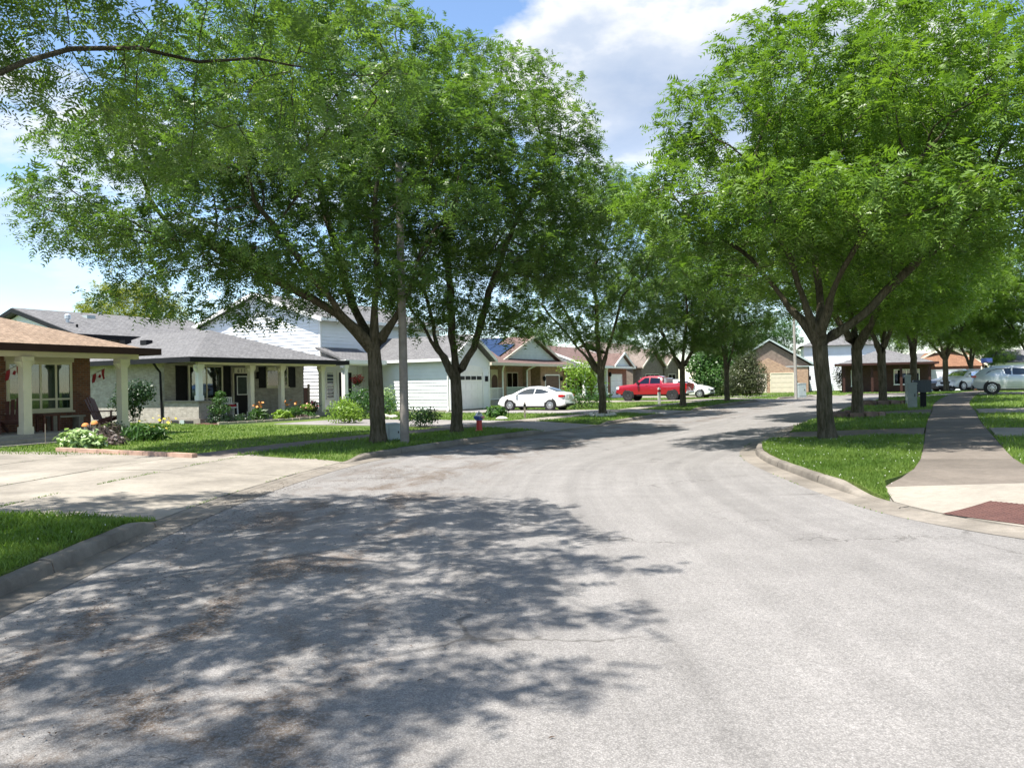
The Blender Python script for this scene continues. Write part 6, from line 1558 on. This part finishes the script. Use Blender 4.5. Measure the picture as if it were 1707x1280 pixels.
bed.prism(pts, 'z', 0.02, 0.115); b_ = bed.build('flower_bed', M['mulch'], None); b_.location = H2.location; b_.rotation_euler = H2.rotation_euler; tag(b_, kind='structure')
for i in range(len(pts) - 3):       # flat edging stones round the bed
    a, c = Vector(pts[i]), Vector(pts[i + 1]); n_ = max(1, int((c - a).length / 0.36)); rr = random.Random(i)
    for k in range(n_):
        q0, q1 = a + (c - a) * ((k + 0.03) / n_), a + (c - a) * ((k + 0.97) / n_); m = MB(); m.bar((*q0, 0.12), (*q1, 0.12), rr.uniform(0.14, 0.2), rr.uniform(0.11, 0.16)); m.build('edging_stone', M['rock'], b_)
# planters
def planter(label, loc, r_, h, fm, seed, lm='leaf_mid', urn=False):
    o = thing('flower_planter', label, 'planter', loc)
    pr = [(r_ * 0.62, 0), (r_, h * 0.92), (r_ * 1.08, h * 0.93), (r_ * 1.08, h), (r_ * 0.9, h)] if not urn else [(r_ * 0.7, 0), (r_ * 0.7, 0.05), (r_ * 0.25, 0.10), (r_ * 0.3, h * 0.35), (r_ * 0.9, h * 0.75), (r_ * 1.1, h * 0.95), (r_, h)]
    m = MB(); m.lathe(pr, 16); m.build('pot', M['terracotta'], o, 40)
    leaf_cloud('foliage', o, [((0, 0, h + 0.12), (r_ * 1.7, r_ * 1.7, 0.2))], 320, 0.1, M[lm], seed); leaf_cloud('blossom', o, [((0, 0, h + 0.15), (r_ * 1.7, r_ * 1.7, 0.2))], 60, 0.08, M[fm], seed + 1, 0.15, 0.8, 0.9)
    return o
planter('black tub of pink flowers on the lawn edge before the porch', hl(H2, 6.3, -0.4, 0.0), 0.26, 0.42, 'fl_pink', 15, 'leaf_lime')
planter('black urn of dark foliage beside the raised porch end', hl(H2, 7.2, -0.05, 0.0), 0.24, 0.52, 'fl_red', 16, 'leaf_dark', True)
planter('dark square pot under the light green shrubs by the white porch', hl(H3, -4.6, 3.6, 0.0), 0.26, 0.5, 'fl_yellow', 17)
# white plastic chair with cushion
p = hl(H2, 3.1, 1.3, 0.22)
o = thing('plastic_chair', 'white plastic garden armchair with a red cushion on the porch', 'chair', (p.x, p.y, H2.location.z + 0.30), R(60) - R(15))
m = MB(); m.prism([(-0.24, 0.40), (0.24, 0.40), (0.26, 0.425), (0.24, 0.45), (-0.24, 0.45), (-0.26, 0.425)], 'y', -0.24, 0.24); m.build('seat', M['plastic'], o)
bk = MB()
for i in range(6): 
    x = -0.21 + i * 0.084; bk.bar((x, 0.235, 0.45), (x * 1.12, 0.33, 0.86), 0.062, 0.02, (0, 1, 0))
bk.bar((-0.27, 0.335, 0.88), (0.27, 0.335, 0.88), 0.03, 0.08, (0, 0, 1)); bk.build('backrest', M['plastic'], o)['kind'] = 'stuff'
for sx in (-1, 1):
    m = MB(); m.bar((sx * 0.28, 0.28, 0.64), (sx * 0.29, -0.22, 0.63), 0.055, 0.03); m.build('armrest', M['plastic'], o)
    for sy in (-1, 1): m = MB(); m.bar((sx * 0.28, sy * 0.25, 0.0), (sx * 0.27, sy * 0.22, 0.63 if sy < 0 else 0.64), 0.055, 0.045); m.build('leg', M['plastic'], o)
m = MB(); m.prism([(-0.2, 0.46), (0.2, 0.46), (0.23, 0.51), (0.19, 0.56), (-0.19, 0.56), (-0.23, 0.51)], 'y', -0.22, 0.18); c_ = m.build('cushion', M['cushion'])
c_.location = o.location; c_.rotation_euler = o.rotation_euler; tag(c_, 'red seat cushion on the white plastic armchair', 'cushion')
# dark red adirondack chairs
def adirondack(label, loc, rz):
    o = thing('adirondack_chair', label, 'chair', loc, rz, 'dark red porch chairs')
    for i in range(5):
        x = -0.25 + i * 0.125; tz_ = 1.08 - abs(i - 2) * 0.05; m = MB(); m.bar((x, 0.22, 0.28), (x * 1.2, 0.52, tz_), 0.11, 0.02, (0, 1, 0)); m.build('back_slat', M['redwood'], o)
    for i in range(4):
        y = -0.35 + i * 0.15; m = MB(); m.bar((-0.28, y, 0.40 - i * 0.04), (0.28, y, 0.40 - i * 0.04), 0.13, 0.02); m.build('seat_slat', M['redwood'], o)
    for sx in (-1, 1):
        m = MB(); m.bar((sx * 0.36, -0.42, 0.56), (sx * 0.34, 0.40, 0.56), 0.13, 0.025); m.build('armrest', M['redwood'], o)
        m = MB(); m.bar((sx * 0.33, -0.36, 0), (sx * 0.33, -0.36, 0.55), 0.10, 0.025, (0, 1, 0)); m.build('leg', M['redwood'], o)
        m = MB(); m.bar((sx * 0.30, -0.38, 0.36), (sx * 0.30, 0.55, 0.03), 0.025, 0.12); m.build('side_rail', M['redwood'], o)
    return o
pz = H1.location.z + 0.30
p = hl(H1, 0.05, 0.95); adirondack('dark red slatted porch chair beside the brick pier under the flag', (p.x, p.y, pz), R(65) + R(28))
p = hl(H1, -3.0, 1.0); adirondack('dark red slatted porch chair behind the first cream column', (p.x, p.y, pz), R(65) - R(45))
o = thing('porch_bench', 'low weathered bench under the porch window with blinds', 'bench', (hl(H1, -1.1, 1.35).x, hl(H1, -1.1, 1.35).y, pz), R(65))
m = MB(); m.box(-0.6, 0.6, -0.18, 0.18, 0.40, 0.46); m.build('seat', M['porch'], o)
for x in (-0.45, 0.45): m = MB(); m.box(x - 0.08, x + 0.08, -0.16, 0.16, 0, 0.399); m.build('leg', M['porch'], o)
# small side table
o = thing('side_table', 'small dark red side table in front of the porch bench', 'table', (hl(H1, -2.1, 0.75).x, hl(H1, -2.1, 0.75).y, pz), R(65))
m = MB(); m.box(-0.3, 0.3, -0.22, 0.22, 0.50, 0.54); m.build('tabletop', M['redwood'], o)
for sx in (-1, 1):
    for sy in (-1, 1): m = MB(); m.box(sx * 0.24 - 0.03, sx * 0.24 + 0.03, sy * 0.17 - 0.03, sy * 0.17 + 0.03, 0, 0.499); m.build('leg', M['redwood'], o)
# flags
LEAF = [(0, 0.5), (0.09, 0.32), (0.2, 0.37), (0.16, 0.12), (0.3, 0.25), (0.34, 0.17), (0.48, 0.2), (0.42, 0.04), (0.48, 0.0), (0.22, -0.2), (0.25, -0.28), (0.02, -0.24), (0.03, -0.46)]
LEAF = LEAF + [(-x, y) for x, y in LEAF[::-1] if x != 0]
def flag(label, loc, rz, w, h, pole_dir, pole_len, tilt=0.0, droop=0.25):
    o = thing('flag', label, 'flag', loc, rz, 'red and white flags')
    d = Vector(pole_dir).normalized(); m = MB(); m.tube([(0, 0, 0), d * pole_len], 0.012, 6); m.build('pole', M['greywood'], o)
    tip = d * pole_len
    def P_(u, v):       # u along the fly (down the pole), v across
        y = 0.05 * math.sin(u * 6 + v * 3); q = tip - d * (u * w); return (q.x + 0.0, q.y + y * (0.3 + v), q.z - v * h - droop * v * (1 - u) * 0.2)
    for nm, u0, u1, mt in (('red_band', 0, 0.25, 'flagred'), ('white_band', 0.25, 0.75, 'flagwhite'), ('red_band', 0.75, 1, 'flagred')):
        m = MB(); nu, nv = 5, 6
        for i in range(nu + 1):
            for j in range(nv + 1): m.v.append(P_(u0 + (u1 - u0) * i / nu, j / nv))
        for i in range(nu):
            for j in range(nv): m.f.append((i * (nv + 1) + j, (i + 1) * (nv + 1) + j, (i + 1) * (nv + 1) + j + 1, i * (nv + 1) + j + 1)); m.m.append(0)
        m.build(nm, M[mt], o, 60)
    for s_ in (-1, 1):
        m = MB(); m.face([(q[0], q[1] + s_ * 0.006, q[2]) for q in [P_(0.5 - y * 0.42, 0.5 + x * 0.42) for x, y in LEAF]]); m.build('leaf_emblem', M['flagred'], o)
    return o
q = hl(H1, -2.95, 1.7); flag('maple leaf flag on the brick left of the porch window', (q.x, q.y, 2.25), R(65), 0.45, 0.32, (0.75, -0.5, 0.55), 0.6)
q = hl(H1, 0.12, 1.7); flag('maple leaf flag hanging off the brick pier end', (q.x, q.y, 2.2), R(65), 0.45, 0.3, (0.55, -0.7, 0.5), 0.5)
q = gnd(76, 741); flag('small maple leaf flag drooping on a stick at the porch steps', (q.x, q.y, q.z - 0.02), R(30), 0.44, 0.16, (0.0, 0.02, 1.0), 0.62)
# mushroom ornaments
for k, (px, py, h) in enumerate(((143, 735, 0.55), (158, 735, 0.62))):
    o = thing('mushroom_ornament', ('shorter', 'taller')[k] + ' white stemmed garden mushroom with orange cap behind the hosta', 'garden ornament', gnd(px, py), 0, 'mushroom garden ornaments')
    m = MB(); m.lathe([(0.05, 0), (0.045, h * 0.4), (0.05, h * 0.8)], 10); m.build('stem', M['plastic'], o, 40)
    m = MB(); m.lathe([(0.03, h * 0.80), (0.11, h * 0.82), (0.10, h * 0.92), (0.05, h), (0.0, h * 1.01)], 12); m.build('cap', M['fl_orange'], o, 40)
# timber edging of the driveway lawn
eo = thing('timber_edging', 'line of weathered edging timbers between driveway and lawn', 'edging')
a, b = gnd(97, 753), gnd(325, 764); n_ = 6
for k in range(n_):
    q0, q1 = a + (b - a) * ((k + 0.01) / n_), a + (b - a) * ((k + 0.99) / n_); m = MB(); m.bar((q0.x, q0.y, 0.17), (q1.x, q1.y, 0.165), 0.14, 0.14); m.build('timber', M['tie'], eo)
# shrubs by the white house and along the street
shrub('flowering_shrub', 'light green shrub in front of the white porch column', 'shrub', gnd(573, 706), [((0, 0, 0.55), (0.75, 0.6, 0.55)), ((0.4, 0, 0.4), (0.5, 0.45, 0.4))], 1300, 0.11, 'leaf_lime', 20)
shrub('flowering_shrub', 'rounded green shrub behind the thick locust trunk', 'shrub', gnd(606, 699), [((0, 0, 0.8), (1.0, 0.8, 0.8)), ((0.9, 0, 0.6), (0.7, 0.6, 0.6))], 1700, 0.12, 'leaf_mid', 21)
shrub('dogwood_shrub', 'pale cream tinted shrub against the white garage wall', 'shrub', gnd(647, 692), [((0, 0, 1.0), (0.5, 0.45, 0.6)), ((0.25, 0, 0.5), (0.4, 0.35, 0.4))], 700, 0.11, 'leaf_host', 22)
shrub('dark_shrub', 'dark round shrub on the lawn right of the brown lamp pole', 'shrub', gnd(699, 711), [((0, 0, 0.4), (0.85, 0.6, 0.42)), ((0.35, 0.1, 0.38), (0.5, 0.5, 0.36))], 1300, 0.09, 'leaf_dark', 23)
shrub('hosta', 'small hosta clump with a pale stone in the lawn before the white sedan', 'plant', gnd(828, 696), [((0, 0, 0.25), (0.5, 0.4, 0.28))], 320, 0.2, 'leaf_mid', 24, up=0.7)
shrub('small_tree', 'bright lime young tree beside the tail of the white sedan', 'tree', gnd(970, 680), [((0, 0, 2.2), (1.35, 1.1, 0.8)), ((-0.6, 0, 1.2), (0.7, 0.7, 0.7)), ((0.7, 0, 1.5), (0.9, 0.8, 0.6))], 2000, 0.15, 'leaf_lime', 25)
shrub('clipped_hedge', 'dense low green hedge under the lime young tree', 'shrub', gnd(978, 681), [((-0.6, 0, 0.6), (1.0, 0.7, 0.62)), ((0.7, 0, 0.6), (0.9, 0.7, 0.62))], 1500, 0.12, 'leaf_mid', 26)
shrub('yew', 'big bronze green yew spreading beside the brick double garage', 'shrub', gnd(1244, 661), [((0, 0, 1.7), (1.9, 1.6, 1.7)), ((0.1, 0, 3.0), (1.2, 1.1, 1.2)), ((-0.1, 0, 0.8), (1.9, 1.5, 0.8))], 12000, 0.2, 'leaf_yew', 27, asp=0.35)
shrub('large_shrub', 'tall dark green shrub mass behind the white crossover', 'shrub', (gnd(1190, 661).x, gnd(1190, 661).y, 0.1), [((0, 0, 1.6), (2.3, 1.6, 1.7)), ((1.4, 0.3, 2.6), (1.8, 1.4, 1.6)), ((-1.0, 0.4, 3.0), (1.6, 1.4, 1.5)), ((0.3, 0.2, 4.0), (1.5, 1.2, 1.2))], 11000, 0.26, 'leaf_mid', 28)
shrub('golden_shrub', 'low yellow shrub between the mound locust and the yew', 'shrub', (gnd(1205, 661).x + 1.2, gnd(1205, 661).y + 2.0, 0.1), [((0, 0, 0.4), (1.0, 0.5, 0.42))], 500, 0.14, 'leaf_gold', 29)
shrub('dark_shrub', 'dark garden shrub before the shaded brick house', 'shrub', gnd(1440, 652), [((0, 0, 0.8), (2.2, 1.0, 0.8)), ((3.0, 0.3, 0.6), (1.8, 0.9, 0.7))], 1800, 0.16, 'leaf_dark', 31)
shrub('dark_shrub', 'grey leaved shrub beside the white sided house wall', 'shrub', gnd(1400, 652), [((0, 0, 1.9), (0.9, 0.8, 1.1)), ((0.2, 0, 1.0), (0.7, 0.6, 0.8))], 900, 0.16, 'leaf_yew', 32)
# hanging basket on the white house porch
p = hl(H3, -2.2, 5.0)
o = thing('hanging_basket', 'hanging basket of red flowers under the white house porch', 'planter', (p.x, p.y, 0))
m = MB(); m.lathe([(0.05, 1.75), (0.2, 1.85), (0.24, 2.0), (0.22, 2.0)], 12); m.build('basket', M['soil'], o)
m = MB(); m.tube([(0, 0, 2.0), (0, 0, 2.82)], 0.01, 5); m.build('chain', M['black'], o)
leaf_cloud('foliage', o, [((0, 0, 1.95), (0.34, 0.34, 0.3))], 260, 0.1, M['leaf_mid'], 33); leaf_cloud('blossom', o, [((0, 0, 2.1), (0.4, 0.4, 0.28))], 260, 0.1, M['fl_red'], 34, 0.2)
# side gate posts between the two houses
p = hl(H2, 9.7, 3.4)
o = thing('side_gate', 'narrow red brown gate between the grey brick and white houses', 'gate', (p.x, p.y, 0.1), R(60))
for k in range(4): m = MB(); m.box(k * 0.14, k * 0.14 + 0.13, 0, 0.03, 0.05, 1.55); m.build('board', M['redwood'], o)
for x in (-0.12, 0.62): m = MB(); m.box(x, x + 0.1, -0.03, 0.07, -0.1, 1.75); m.build('post', M['greywood'], o)
# stone rings and rocks round trees
def ring(label, c, r_, n_, mat, hgt, wid):
    o = thing('stone_ring', label, 'edging', c); rr = random.Random(int(c[0] * 10))
    for k in range(n_):
        a0, a1 = 2 * math.pi * (k + 0.06) / n_, 2 * math.pi * (k + 0.94) / n_; h = hgt * rr.uniform(0.7, 1.2); w = wid * rr.uniform(0.8, 1.2); q = r_ * rr.uniform(0.95, 1.06)
        m = MB(); P0, P1 = (q * math.cos(a0), q * math.sin(a0)), (q * math.cos(a1), q * math.sin(a1)); ctr = (math.cos((a0 + a1) / 2) * w, math.sin((a0 + a1) / 2) * w)
        i0, i1 = (P0[0] - ctr[0], P0[1] - ctr[1]), (P1[0] - ctr[0], P1[1] - ctr[1]); t = 0.82
        cx, cy = (P0[0] + i1[0]) / 2, (P0[1] + i1[1]) / 2
        b_ = [P0, P1, i1, i0]; tp_ = [((x - cx) * t + cx, (y - cy) * t + cy) for x, y in b_]
        m.solid([(x, y, -0.04) for x, y in b_] + [(x, y, h + rr.uniform(-0.02, 0.02)) for x, y in tp_], [(3, 2, 1, 0), (4, 5, 6, 7), (0, 1, 5, 4), (1, 2, 6, 5), (2, 3, 7, 6), (3, 0, 4, 7)]); m.build('stone', M[mat], o)
    return o
ring('ring of brown edging stones round the second locust of the sidewalk row', SA.location, 0.95, 11, 'ringstone', 0.17, 0.24)
q = gnd(1472, 674); ring('ring of brown edging stones round the locust near the green cabinet', q, 1.0, 11, 'ringstone', 0.17, 0.24)
ring('ring of pale rocks round the slim locust by the driveway', SB.location, 0.62, 8, 'palerock', 0.14, 0.26)
for k, (px, py, s_, lab) in enumerate(((836, 699, 0.24, 'pale flat stone under the lawn hosta'), (640, 696, 0.3, 'pale rock at the foot of the white garage wall'), (655, 696, 0.24, 'small grey rock beside the pale rock by the garage wall'))):
    rr = random.Random(k); m = MB(); prof = [(s_ * 0.9, -0.03), (s_ * 1.05, s_ * 0.18), (s_ * 0.8, s_ * 0.42), (s_ * 0.35, s_ * 0.55)]
    m.lathe(prof, 9); m.v = [(x * rr.uniform(0.8, 1.15), y * rr.uniform(0.6, 0.9), z) for x, y, z in m.v]; r_o = m.build('rock', M['palerock'], None, 50); r_o.location = gnd(px, py); tag(r_o, lab, 'rock')
# white chicken-wire of far right: basketball pole
p = gnd(1652, 640)
o = thing('basketball_hoop', 'thin brown post with a blue backboard beyond the silver car', 'basketball hoop', (40.5, 66, 0.5))
m = MB(); m.tube([(0, 0, -0.4), (0, 0, 2.6)], 0.06, 8); m.build('post', M['brown'], o)
m = MB(); m.box(-0.35, 0.6, -0.35, -0.3, 2.25, 2.65); m.build('backboard', M['blue'], o)
m = MB(); m.lathe([(0.22, 0), (0.24, 0), (0.24, 0.02), (0.22, 0.02)], 12, (0.1, -0.62, 2.3), caps=False); m.build('rim', M['fl_orange'], o)
